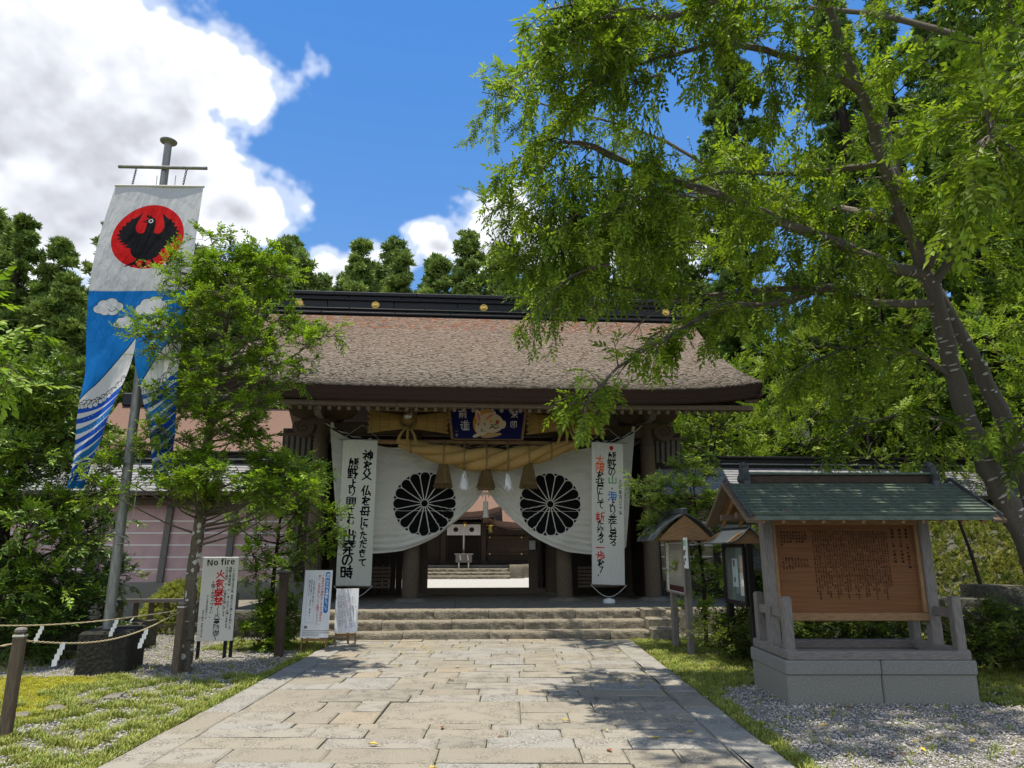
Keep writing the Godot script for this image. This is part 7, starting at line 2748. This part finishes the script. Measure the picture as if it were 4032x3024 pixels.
func make_bank() -> void:
	# the slope on the right, covered in low creeping plants
	rng.seed = 1100
	var rows := []
	var hy := func(x: float, z: float) -> float: return clampf((x - 5.6) * 0.35 + (-z - 11.2) * 0.34, -0.1, 2.0)
	for j in 25:
		var r := []
		for i in 31:
			var x := 5.2 + i * 0.42
			var z := -9.6 - j * 0.30
			r.append(Vector3(x, hy.call(x, z) - 0.06, z))
		rows.append(r)
	var g := Geo.new()
	g.sheet(rows, [], Vector3.UP)
	structure("earth_bank", g, M.mossy_stone)
	var wh := []
	var tn := []
	for k in 6500:
		var x := rr(5.4, 14.0)
		var z := rr(-16.6, -9.9)
		var y: float = hy.call(x, z)
		if y < -0.05:
			continue
		wh.append(Transform3D(aim(Vector3(rr(-1, 1), 0.9, rr(-0.2, 1.4)), rv()).scaled(Vector3.ONE * rr(0.9, 1.7)), Vector3(x, y - 0.04 + rr(0, 0.08), z)))
		tn.append(lin(0.13, 0.18, 0.03).lerp(lin(0.36, 0.36, 0.09), pow(rng.randf(), 1.3)))
	many(self, "creeping_ground_cover", spray(31, 12, 0.05, 0.03, 0.13, 1.1, 0.0), M.leaf, wh, tn)
	# clipped hedge along the top of the bank
	var h := thing("clipped_hedge", "sunlit clipped hedge along the top of the bank right of the big board", "hedge")
	wh = []
	tn = []
	for k in 4200:
		var x := rr(6.6, 14.5)
		var q := rng.randi() % 3
		var y := 1.75 if q == 0 else rr(1.15, 1.75)
		var z := rr(-15.6, -14.9) if q == 0 else -14.9
		y += 0.05 * sin(x * 3.0) + rr(-0.05, 0.05)
		wh.append(Transform3D(aim(Vector3(rr(-0.6, 0.6), 1.0 if q == 0 else 0.3, 0.9), rv()).scaled(Vector3.ONE * rr(0.8, 1.5)), Vector3(x, y, z + rr(-0.06, 0.06))))
		tn.append(lin(0.12, 0.18, 0.03).lerp(lin(0.24, 0.30, 0.05), rng.randf()))
	many(h, "crown", spray(32, 12, 0.045, 0.024, 0.12, 1.1, 0.0), M.leaf, wh, tn)
	var tw := Geo.new()
	for k in 40:
		var x := 6.7 + k * 0.2
		tw.tube([Vector3(x, 0.9, -15.2), Vector3(x + 0.05, 1.3, -15.25), Vector3(x, 1.68, -15.2)], [0.015, 0.012, 0.006], 4)
	part(h, "stems", tw, M.bark_dark)
	for k in 3:
		var p: Vector3 = [Vector3(7.4, 0.5, -11.4), Vector3(8.15, 0.75, -11.2), Vector3(7.0, 0.6, -12.6)][k]
		var st := thing("sapling", ["thin leaning sapling stem on the bank by the stones", "thin tall sapling stem near the right edge", "thin sapling stem behind the bank stones"][k], "sapling", Transform3D.IDENTITY, "saplings on the bank")
		var cl := [[p + Vector3(-0.5, 2.6, 0), Vector3(0.35, 0.2, 0.3), 30], [p + Vector3(-0.2, 2.2, 0.2), Vector3(0.3, 0.2, 0.3), 24], [p + Vector3(-0.65, 2.2, 0), Vector3(0.3, 0.2, 0.3), 24]]
		clump_tree(st, [p, p + Vector3(-0.12, 0.9, 0), p + Vector3(-0.3, 1.7, 0), p + Vector3(-0.45, 2.5, 0)], [0.03, 0.027, 0.02, 0.01], cl, [spray(33, 13, 0.05, 0.024, 0.17)], M.leaf, M.bark_dark, Vector2(0.9, 1.3), lin(0.07, 0.12, 0.016), lin(0.2, 0.26, 0.03), 0.012)

# ------------------------------------------------------------------ the weeping cherry
func make_cherry() -> void:
	rng.seed = 1200
	var t := thing("weeping_cherry", "large weeping cherry leaning in from the right, hanging leaves before the gate roof", "tree")
	var limbs := [
		[[Vector3(7.25, -0.05, -9.4), Vector3(6.98, 1.0, -9.5), Vector3(6.74, 1.85, -9.5), Vector3(6.5, 2.5, -9.5), Vector3(6.3, 3.2, -9.5), Vector3(6.17, 3.9, -9.5), Vector3(6.04, 4.5, -9.4), Vector3(5.80, 5.33, -9.2), Vector3(5.4, 6.0, -8.9), Vector3(5.0, 6.65, -8.5), Vector3(4.51, 7.42, -8.0), Vector3(3.92, 8.4, -7.5), Vector3(3.4, 9.2, -7.0)], [0.20, 0.165, 0.15, 0.145, 0.13, 0.12, 0.105, 0.085, 0.075, 0.07, 0.06, 0.045, 0.02], 0],
		[[Vector3(7.55, -0.05, -9.9), Vector3(7.42, 1.2, -9.9), Vector3(7.2, 2.5, -9.85), Vector3(7.0, 3.3, -9.8), Vector3(6.72, 4.1, -9.75), Vector3(6.40, 4.85, -9.7), Vector3(6.1, 5.6, -9.7), Vector3(5.95, 6.6, -9.8), Vector3(6.0, 7.8, -9.9), Vector3(5.8, 9.0, -9.8)], [0.15, 0.13, 0.115, 0.11, 0.10, 0.09, 0.075, 0.06, 0.045, 0.015], 0],
		[[Vector3(5.75, 5.35, -9.2), Vector3(5.0, 5.32, -8.8), Vector3(4.26, 5.48, -8.5), Vector3(3.4, 5.66, -8.2), Vector3(2.65, 5.9, -8.0), Vector3(1.8, 6.05, -7.8), Vector3(0.98, 6.26, -7.5), Vector3(0.55, 6.2, -7.3)], [0.08, 0.075, 0.07, 0.06, 0.05, 0.045, 0.035, 0.012], 1],
		[[Vector3(5.9, 4.95, -9.3), Vector3(4.9, 4.85, -9.0), Vector3(4.3, 5.0, -8.8), Vector3(3.5, 4.72, -8.7), Vector3(2.63, 4.55, -8.3), Vector3(2.13, 4.22, -8.1), Vector3(1.62, 3.90, -7.8), Vector3(1.05, 3.42, -7.4), Vector3(0.72, 3.0, -7.2)], [0.06, 0.055, 0.05, 0.045, 0.038, 0.034, 0.026, 0.016, 0.006], 1],
		[[Vector3(4.3, 5.0, -8.8), Vector3(3.3, 5.1, -9.2), Vector3(2.3, 5.05, -9.4), Vector3(1.3, 5.2, -9.2), Vector3(0.6, 4.95, -8.9)], [0.045, 0.04, 0.03, 0.02, 0.008], 1],
		[[Vector3(4.55, 7.35, -8.0), Vector3(3.9, 7.5, -7.7), Vector3(3.3, 7.55, -7.5), Vector3(2.5, 7.45, -7.2), Vector3(1.7, 7.1, -7.0), Vector3(0.9, 6.7, -6.8)], [0.05, 0.045, 0.04, 0.03, 0.02, 0.008], 1],
		[[Vector3(4.0, 8.3, -7.5), Vector3(2.9, 8.0, -6.9), Vector3(1.73, 7.46, -6.8), Vector3(1.02, 7.3, -6.4), Vector3(0.3, 6.95, -6.1)], [0.04, 0.035, 0.028, 0.02, 0.008], 1],
		[[Vector3(5.8, 5.4, -9.1), Vector3(5.4, 5.8, -7.8), Vector3(4.8, 5.7, -6.4), Vector3(4.0, 5.1, -5.2), Vector3(3.25, 4.3, -4.3)], [0.06, 0.05, 0.04, 0.025, 0.008], 2],
		[[Vector3(5.9, 5.2, -9.2), Vector3(6.5, 6.4, -8.6), Vector3(6.9, 7.6, -7.8), Vector3(6.6, 8.8, -7.0)], [0.07, 0.06, 0.045, 0.02], 1],
		[[Vector3(5.4, 6.0, -8.9), Vector3(4.9, 6.9, -10.2), Vector3(4.0, 7.6, -11.4), Vector3(2.8, 7.8, -12.4), Vector3(1.7, 7.3, -13.0)], [0.06, 0.05, 0.04, 0.025, 0.01], 1],
		[[Vector3(6.5, 6.4, -8.6), Vector3(5.9, 7.2, -7.2), Vector3(5.0, 7.6, -6.0), Vector3(4.1, 7.2, -5.2)], [0.045, 0.04, 0.03, 0.01], 1],
		[[Vector3(5.0, 6.65, -8.5), Vector3(4.0, 6.7, -8.9), Vector3(3.0, 6.9, -9.2), Vector3(2.0, 6.6, -9.3), Vector3(1.2, 6.1, -9.2)], [0.045, 0.04, 0.03, 0.02, 0.008], 1],
		[[Vector3(6.85, 3.3, -9.1), Vector3(6.9, 4.6, -8.2), Vector3(6.5, 5.2, -7.0), Vector3(5.6, 5.2, -6.0), Vector3(4.7, 4.6, -5.4)], [0.05, 0.045, 0.035, 0.025, 0.008], 1],
		[[Vector3(6.17, 3.9, -9.5), Vector3(5.4, 4.25, -9.2), Vector3(4.6, 4.25, -9.0), Vector3(3.9, 3.95, -8.9)], [0.035, 0.028, 0.018, 0.006], 1],
		[[Vector3(6.3, 3.2, -9.5), Vector3(5.7, 3.45, -9.9), Vector3(5.0, 3.35, -10.3)], [0.03, 0.02, 0.006], 1],
		[[Vector3(6.5, 2.6, -9.5), Vector3(7.0, 3.5, -9.0), Vector3(7.5, 3.9, -8.4)], [0.03, 0.02, 0.006], 1],
		[[Vector3(3.92, 8.4, -7.5), Vector3(2.6, 8.9, -6.4), Vector3(1.2, 9.0, -5.6), Vector3(-0.2, 8.6, -5.2)], [0.04, 0.03, 0.02, 0.008], 3],
		[[Vector3(3.6, 8.9, -7.2), Vector3(2.4, 9.8, -7.6), Vector3(1.0, 10.2, -8.0), Vector3(-0.5, 10.0, -8.2)], [0.04, 0.03, 0.02, 0.008], 3],
		[[Vector3(3.4, 9.2, -7.0), Vector3(3.2, 9.6, -5.6), Vector3(2.8, 9.2, -4.2), Vector3(2.2, 8.6, -3.2)], [0.04, 0.03, 0.02, 0.008], 3],
		[[Vector3(6.6, 8.8, -7.0), Vector3(5.6, 9.4, -5.6), Vector3(4.4, 9.2, -4.4), Vector3(3.6, 8.4, -3.4)], [0.04, 0.03, 0.02, 0.008], 3],
		[[Vector3(6.9, 7.6, -7.8), Vector3(5.6, 9.0, -8.6), Vector3(4.2, 9.9, -9.4), Vector3(2.4, 10.6, -10.4), Vector3(0.6, 11.0, -11.4)], [0.05, 0.04, 0.03, 0.02, 0.008], 3],
		[[Vector3(4.4, 7.2, -10.9), Vector3(2.8, 8.8, -11.4), Vector3(1.0, 9.8, -11.9), Vector3(-0.6, 10.4, -12.2)], [0.045, 0.03, 0.02, 0.008], 3],
	]
	var sp := [[], [], []]
	var tn := [[], [], []]
	var twigs := Geo.new()
	for li in limbs.size():
		var L: Array = limbs[li]
		var pts := smooth3(L[0])
		var rad := spread_rad(L[1], L[0].size())
		var g := Geo.new()
		for k in pts.size():
			pts[k] += rv() * (0.014 if li else 0.025)
			rad[k] *= rr(0.88, 1.14) * (1.0 + (0.5 * exp(-pts[k].y * 3.0) if li < 2 else 0.0))
		g.tube(pts, rad, 12 if li < 2 else 8)
		var lm := part(t, "trunk" if li < 2 else "limb", g, M.cherry_bark)
		if li < 4:
			var pl := bark_patches(pts, rad, 230 if li < 2 else 90)
			part(lm, "lichen_patches", pl, M.lichen)
		# branchlets with leaves
		var n := 0.0
		for i in pts.size() - 1:
			n += pts[i].distance_to(pts[i + 1])
		var dens := (9.5 if L[2] != 3 else 5.5) if li > 1 else 2.0
		for b in int(n * dens):
			var f := pow(rr(0.10 if li > 1 else 0.58, 1.0), 0.8)
			var idx := mini(int(f * (pts.size() - 1)), pts.size() - 2)
			var p: Vector3 = pts[idx]
			var along: Vector3 = (pts[idx + 1] - pts[idx]).normalized()
			var d := (along * rr(0.2, 0.9) + rv() * 0.9 + Vector3(-0.15, 0.15, 0.1)).normalized()
			var len := rr(0.5, 1.25) * (0.75 if L[2] == 2 else (0.5 if li == 3 else 1.0))
			var line3 := [p]
			var q := p
			for s in 6:
				d = (d + Vector3.DOWN * 0.16).normalized()
				q = q + d * len / 6.0
				line3.append(q)
			twigs.tube(line3, [0.011, 0.008, 0.006, 0.005, 0.004, 0.003, 0.002], 4, false)
			var tone := rr(0.8, 1.2)
			for s in int(len * 19.0):
				var w := rr(0.15, 1.0) * 5.99
				var a: Vector3 = line3[int(w)].lerp(line3[int(w) + 1], w - int(w))
				var o: Vector3 = (rv() + (line3[int(w) + 1] - line3[int(w)]).normalized() * 0.8 + Vector3.DOWN * 0.35).normalized()
				var m := rng.randi() % 2
				if li != 3 and a.x > 0.75 and a.y - 1.6 < -0.36 * a.z and a.x < 3.4:
					continue   # pruned clear of the roof
				sp[m].append(Transform3D(aim(o, Vector3.UP + rv() * 0.35).scaled(Vector3.ONE * rr(0.8, 1.2)), a))
				tn[m].append(lin(0.11, 0.20, 0.014).lerp(lin(0.34, 0.48, 0.03), rng.randf()) * tone)
			if L[2] == 1 and li != 3 and rng.randf() < 0.30:
				for s in rng.randi_range(1, 3):
					var w := rr(2.5, 5.9)
					var a: Vector3 = line3[int(w)].lerp(line3[int(w) + 1], w - int(w))
					for seg in rng.randi_range(1, 2):
						if a.x > 0.75 and a.y - 0.62 * seg - 1.6 < -0.36 * a.z:
							continue
						sp[2].append(Transform3D(Basis.from_euler(Vector3(rr(-0.15, 0.15), rr(0, TAU), rr(-0.15, 0.15))).scaled(Vector3.ONE * rr(0.8, 1.15)), a + Vector3(rr(-0.05, 0.05), -0.62 * seg + 0.62, rr(-0.05, 0.05))))
						tn[2].append(lin(0.10, 0.20, 0.02).lerp(lin(0.28, 0.44, 0.05), rng.randf()) * tone)
	# arching outer branches whose hanging strings come down before the gate roof's middle
	var arches := []
	for k in 15:
		var f := k / 14.0
		arches.append([Vector3(lerpf(2.3, 1.3, f) + rr(-0.2, 0.2), lerpf(5.5, 6.1, f) + rr(-0.2, 0.1), -7.9 + rr(-0.6, 0.5)), Vector3(-1.0, 0.22, rr(-0.2, 0.3)), rr(1.5, 2.1) - (0.25 if k % 3 == 0 else 0.0), 3])
	for k in 7:
		arches.append([Vector3(rr(0.7, 1.7), rr(6.7, 7.3), -6.6 + rr(-0.5, 0.4)), Vector3(-1.0, 0.1, rr(-0.3, 0.3)), rr(0.7, 1.15), 1])
	for k in 3:
		arches.append([Vector3(rr(1.0, 1.5), rr(4.5, 4.9), -7.9 + rr(-0.3, 0.3)), Vector3(-1.0, 0.0, rr(-0.3, 0.3)), rr(0.8, 1.2), 1])
	for e in arches:
		var p: Vector3 = e[0]
		var d: Vector3 = e[1].normalized()
		var ln := [p]
		for s in 10:
			d = (d + Vector3.DOWN * 0.13 + rv() * 0.05).normalized()
			p = p + d * (e[2] as float) / 10.0
			ln.append(p)
		twigs.tube(ln, [0.013, 0.012, 0.011, 0.010, 0.009, 0.008, 0.007, 0.006, 0.005, 0.004, 0.003], 5, false)
		var tone := rr(0.85, 1.2)
		for s in int(e[2] * 7.0):
			var w := rr(1.5, 9.99)
			var a: Vector3 = ln[int(w)].lerp(ln[int(w) + 1], w - int(w)) + rv() * 0.07
			for seg in rng.randi_range(1, maxi(1, e[3] - 1)):
				sp[2].append(Transform3D(Basis.from_euler(Vector3(rr(-0.2, 0.2), rr(0, TAU), rr(-0.2, 0.2))).scaled(Vector3(1, rr(0.6, 1.0), 1) * rr(0.85, 1.15)), a + Vector3(rr(-0.03, 0.03), -0.6 * seg + 0.6, rr(-0.03, 0.03))))
				tn[2].append(lin(0.12, 0.22, 0.022).lerp(lin(0.32, 0.47, 0.07), rng.randf()) * tone)
		for s in int(e[2] * 9.0):
			var w := rr(0.5, 9.99)
			var a: Vector3 = ln[int(w)].lerp(ln[int(w) + 1], w - int(w))
			var o2 := (rv() + Vector3(-0.5, -0.35, 0)).normalized() * rr(0.15, 0.4)
			twigs.tube([a, a + o2 * 0.6 + Vector3.UP * 0.03, a + o2], [0.005, 0.004, 0.002], 3, false)
			for q in 4:
				var m := rng.randi() % 2
				sp[m].append(Transform3D(aim(o2 + rv() * 0.2, Vector3.UP + rv() * 0.35).scaled(Vector3.ONE * rr(0.75, 1.2)), a + o2 * rr(0.2, 1.0)))
				tn[m].append(lin(0.12, 0.22, 0.02).lerp(lin(0.35, 0.50, 0.05), rng.randf()) * tone)
	part(t, "twigs", twigs, M.cherry_bark).set_meta("kind", "stuff")
	var ms := [spray(41, 9, 0.082, 0.040, 0.24, 0.8, 0.25), spray(42, 8, 0.088, 0.043, 0.22, 0.9, 0.3), weeping(43)]
	rng.seed = 1201
	for k in 3:
		many(t, "crown", ms[k], M.leaf, sp[k], tn[k])

# ------------------------------------------------------------------ forest
func hill_y(x: float, z: float) -> float:
	var y := maxf(0.0, (-z - 36.0) * 0.28)
	y += maxf(0.0, x - 13.0) * 0.42 * clampf((-z - 8.0) / 10.0, 0.0, 1.0)
	y += maxf(0.0, -x - 20.0) * 0.08 * clampf((-z - 8.0) / 10.0, 0.0, 1.0)
	return minf(y, 26.0)

func cedar(nm: String, label: String, group: String, p: Vector3, h: float, w: float, base: float, ms: Array, n: int, ca: Color, cb: Color, sz: Vector2, dens := 92.0) -> void:
	var t := thing(nm, label, "tree", Transform3D.IDENTITY, group)
	var lean := Vector3(rr(-0.3, 0.3), 0, rr(-0.3, 0.3))
	var trunk := [p + Vector3.DOWN * 0.3, p + Vector3.UP * h * 0.35, p + Vector3.UP * h * 0.7 + lean * 0.5, p + Vector3.UP * h * 0.97 + lean]
	var cl := []
	var k := 0
	while k < n:
		var f := pow((k + rng.randf()) / n, 0.95)
		var y := lerpf(base, 0.985, f)
		var r := w * pow(1.0 - f, 0.72) * rr(0.25, 1.0) + 0.05
		var a := k * 2.4 + rr(-0.4, 0.4)
		var cr := w * rr(0.20, 0.36) * (1.0 - 0.5 * f)
		cl.append([p + Vector3(cos(a) * r, y * h, sin(a) * r) + lean * y, Vector3(cr, cr * rr(0.55, 0.8), cr), dens * cr * cr / (w * w * 0.09)])
		k += 1
	clump_tree(t, trunk, [0.016 * h + 0.08, 0.013 * h + 0.05, 0.008 * h, 0.02], cl, ms, M.needle, M.bark_dark, sz, ca, cb, 0.07, 0.55, false, 8)

func make_forest() -> void:
	rng.seed = 1300
	var rows := []
	for j in 41:
		var r := []
		for i in 61:
			var x := -150.0 + i * 5.0
			var z := -16.5 - j * 4.0
			r.append(Vector3(x, hill_y(x, z) - 0.08, z))
		rows.append(r)
	var g := Geo.new()
	g.sheet(rows, [], Vector3.UP)
	structure("hillside", g, M.forest_floor)
	var nt := [needle_tuft(51, 26, 0.34, 0.075), needle_tuft(52, 24, 0.30, 0.085)]
	var grp := "cedars of the forest behind the gate"
	# crowns that stand out against the sky: x, top y, distance, half width
	var tops := [[-37.4, 23.2, 48, 3.8], [-36.6, 21.7, 50, 3.4], [-31.4, 20.7, 46, 3.8], [-28.2, 21.2, 46, 3.2], [-25.6, 23.4, 50, 3.6], [-21.8, 22.4, 48, 3.4], [-19.2, 23.2, 48, 3.2], [-16.9, 22.0, 45, 3.2], [-14.0, 22.3, 42, 2.6], [-14.1, 22.6, 50, 3.2], [-11.8, 22.5, 48, 2.6], [-10.3, 22.6, 48, 2.6], [-8.2, 23.9, 46, 2.6], [-6.5, 22.4, 50, 3.1], [-3.5, 22.3, 46, 3.2], [-0.5, 22.5, 44, 2.1], [1.2, 22.7, 50, 3.2], [3.4, 22.5, 48, 3.4], [5.6, 22.2, 46, 3.4], [8.4, 23.8, 46, 3.4], [10.5, 24.8, 44, 3.4]]
	var said := ["tall cedar at the far left skyline", "broad cedar beside the far left skyline gap", "rounded cedar left of the flag's white half", "cedar just behind the flag's left edge", "cedar hidden partly behind the flag's right edge", "cedar behind the top of the airy evergreen", "paler cedar right of the airy evergreen's top", "broad dark cedar rising tallest left of the blue gap", "low cedar right of the broad dark one", "small round cedar over the ridge's left third", "round cedar left of the spire-shaped one", "spire-shaped cedar standing tallest over the gate ridge", "low dark cedar right of the spire-shaped one", "wide cedar over the middle of the gate ridge", "round-headed cedar on a bare stem left of the cherry leaves", "cedar behind the cherry's hanging tips", "cedar behind the cherry's left limbs", "cedar over the gate ridge's right end", "cedar rising behind the cherry's middle", "cedar rising behind the cherry's long limb", "tall cedar behind the cherry's upper limbs"]
	for k in tops.size():
		var c: Array = tops[k]
		var p := Vector3(c[0], hill_y(c[0], -c[2]), -c[2])
		var h: float = c[1] - p.y
		var tone := rr(0.85, 1.15)
		cedar("cedar_tree", said[k], grp, p, h * (0.90 if k < 4 else 0.96), c[3] * 1.35, 0.25, nt, 60, lin(0.10, 0.17, 0.04) * tone, lin(0.36, 0.48, 0.12) * tone, Vector2(0.75, 1.25))
	# second rank, lower, filling the foot of the skyline
	var second := ["behind the far left evergreen's top", "left of the flag's blue half, low", "behind the flag's blue half", "behind the airy evergreen's left shoulder", "behind the airy evergreen's middle", "behind the airy evergreen's right shoulder", "at the gate ridge's left end", "over the ridge between its end and first gilt crest", "right over the ridge's first gilt crest", "over the ridge right of its first gilt crest", "under the spire-shaped cedar", "over the ridge left of its middle crest", "right over the ridge's middle crest", "just left of the cherry's hanging strings", "behind the cherry's hanging strings", "behind the cherry over the ridge's right half"]
	for k in second.size():
		var x := -30.0 + k * 2.3 + rr(-0.5, 0.5)
		var z := -39.0 + rr(-2.0, 2.0) + (4.0 if k < 3 else 0.0)
		var p := Vector3(x, hill_y(x, z), z)
		cedar("cedar_tree", "pale lower cedar " + second[k], "second row of cedars", p, rr(16.6, 19.4), 3.3, 0.12, nt, 52, lin(0.12, 0.20, 0.04), lin(0.38, 0.49, 0.11), Vector2(0.75, 1.25))
	# left woods nearer by
	for k in 6:
		var x: float = [-17.0, -21.0, -14.2, -25.0, -19.0, -12.0][k]
		var z: float = [-26.0, -30.0, -31.0, -33.0, -35.0, -36.0][k]
		cedar("cedar_tree", "wood cedar on the left, " + ["behind the dense evergreen's crown", "farther back at the very left edge", "tallest between evergreen and flag", "deep in the wood at the left edge", "behind the gap left of the flag", "just left of the flag's lower half"][k], "left wood cedars", Vector3(x, hill_y(x, z), z), [12.0, 15.5, 13.5, 18.0, 16.0, 14.0][k], 2.7, 0.1, nt, 46, lin(0.09, 0.16, 0.03), lin(0.32, 0.43, 0.08), Vector2(0.6, 1.0), 120.0)
	# right: high dark cedars on the hillside
	var rc := [[9.5, -27, 24, 3.0], [13.5, -25, 24, 3.4], [17.0, -23, 24, 3.6], [20.5, -24, 24, 3.6], [15.5, -30, 28, 3.6], [11.0, -34, 26, 3.4], [19.0, -31, 28, 3.8], [24.0, -29, 26, 4.0], [7.5, -33, 20, 3.0], [22.0, -20, 18, 3.4], [27.0, -24, 22, 4.0], [14.5, -20, 16, 2.6], [30.0, -32, 26, 4.4], [25.0, -37, 28, 4.0]]
	for k in rc.size():
		var c: Array = rc[k]
		cedar("cedar_tree", "dark hillside cedar " + ["behind the young tree and notices", "behind the big board's left half", "behind the big board's middle", "behind the cherry trunk", "high behind the cherry's fork", "behind the right end of the gate roof", "high behind the cherry trunk", "at the upper right corner, farther back", "beside the gate roof's right gable", "right of the cherry trunk, lower", "at the right edge of the picture", "low behind the big board's ridge", "highest at the right edge", "highest behind the cherry's upper trunk"][k], "dark cedars on the right hillside", Vector3(c[0], hill_y(c[0], c[1]), c[1]), c[2], c[3], 0.08, nt, 60, lin(0.07, 0.13, 0.03), lin(0.27, 0.40, 0.07), Vector2(0.55, 0.95), 130.0)
	# right: sunlit broadleaf understorey
	var bl := [spray(61, 14, 0.16, 0.075, 0.55, 1.0, 0.1), spray(62, 12, 0.15, 0.07, 0.5, 1.1, 0.0)]
	rng.seed = 1301
	var us := [[6.2, -21.5, 6.5, 2.0], [8.5, -21.0, 6.0, 2.2], [10.8, -21.0, 7.0, 2.4], [13.5, -17.0, 8.0, 2.4], [7.5, -24.5, 8.0, 2.2], [10.0, -23.0, 9.0, 2.6], [15.5, -17.5, 9.0, 2.6], [5.6, -25.0, 7.5, 2.0], [12.2, -13.8, 5.0, 1.7], [14.0, -12.0, 6.5, 2.0], [12.5, -22.5, 11.0, 2.6], [17.5, -14.5, 10.0, 2.6], [10.5, -26.5, 12.0, 2.6], [17.0, -20.0, 13.0, 2.8], [6.6, -16.6, 2.3, 0.7], [7.8, -16.9, 2.6, 0.8]]
	for k in us.size():
		var c: Array = us[k]
		var y := hill_y(c[0], c[1]) + (1.0 if c[0] > 11.0 and c[1] > -17.0 else 0.0)
		var p := Vector3(c[0], y, c[1])
		var t := thing("broadleaf_tree", "leafy tree " + ["behind the right wall next to the gate column", "behind the right wall over the young tree", "behind the right wall over the board's left gable", "beyond the bank right of the board", "just past the gate's right gable, farther back", "behind the right wall over the board's ridge", "above the bank behind the cherry trunk", "in the gap under the gate's right eave", "small, on the bank behind the saplings", "at the right edge above the hedge", "high behind the board's roof", "beyond the cherry's second trunk", "high beside the gate's right eave", "deep behind the cherry trunk", "low, thin, before the right wall by the column", "low, thin, before the right wall by the board's gable"][k], "tree", Transform3D.IDENTITY, "undergrowth trees right of the gate")
		var cl := envelope(p, [[c[2], c[3] * 0.4], [c[2] * 0.85, c[3] * 0.85], [c[2] * 0.62, c[3]], [c[2] * 0.38, c[3] * 0.9], [c[2] * 0.16, c[3] * 0.7]], 34, Vector2(0.42, 0.8) * (0.4 if c[2] < 3.0 else 1.0), 46, 0.55)
		var tone := rr(0.7, 1.15)
		clump_tree(t, [p + Vector3.DOWN * 0.2, p + Vector3(0.1, c[2] * 0.3, 0), p + Vector3(-0.1, c[2] * 0.6, 0.1), p + Vector3(0, c[2] * 0.9, 0)], [0.14, 0.11, 0.07, 0.02], cl, bl, M.leaf, M.bark_dark, Vector2(0.55, 1.0), lin(0.10, 0.19, 0.016) * tone, lin(0.33, 0.45, 0.05) * tone, 0.045, 0.3)
	# one mass of undergrowth on the slope behind
	var wh := []
	var tn := []
	for k in 5200:
		var x := rr(5.0, 38.0)
		var z := rr(-44.0, -16.8)
		if k % 3 == 0:
			x = rr(-40.0, -13.0)
			z = rr(-44.0, -22.0)
		wh.append(Transform3D(aim(Vector3(rr(-1, 1), 1, rr(-0.3, 1.3)), rv()).scaled(Vector3.ONE * rr(1.0, 2.4)), Vector3(x, hill_y(x, z) + rr(0, 0.7), z)))
		tn.append(lin(0.04, 0.07, 0.014).lerp(lin(0.13, 0.18, 0.03), pow(rng.randf(), 1.5)))
	many(self, "undergrowth", bl[0], M.leaf, wh, tn)

func _ready() -> void:
	make_camera()
	make_sky()
	make_materials()
	make_ground()
	make_gate()
	make_walls()
	make_court()
	make_forest()
	make_bank()
	make_hangings()
	make_board()
	make_signs()
	make_pole()
	make_yard()
	make_near_trees()
	make_cherry()
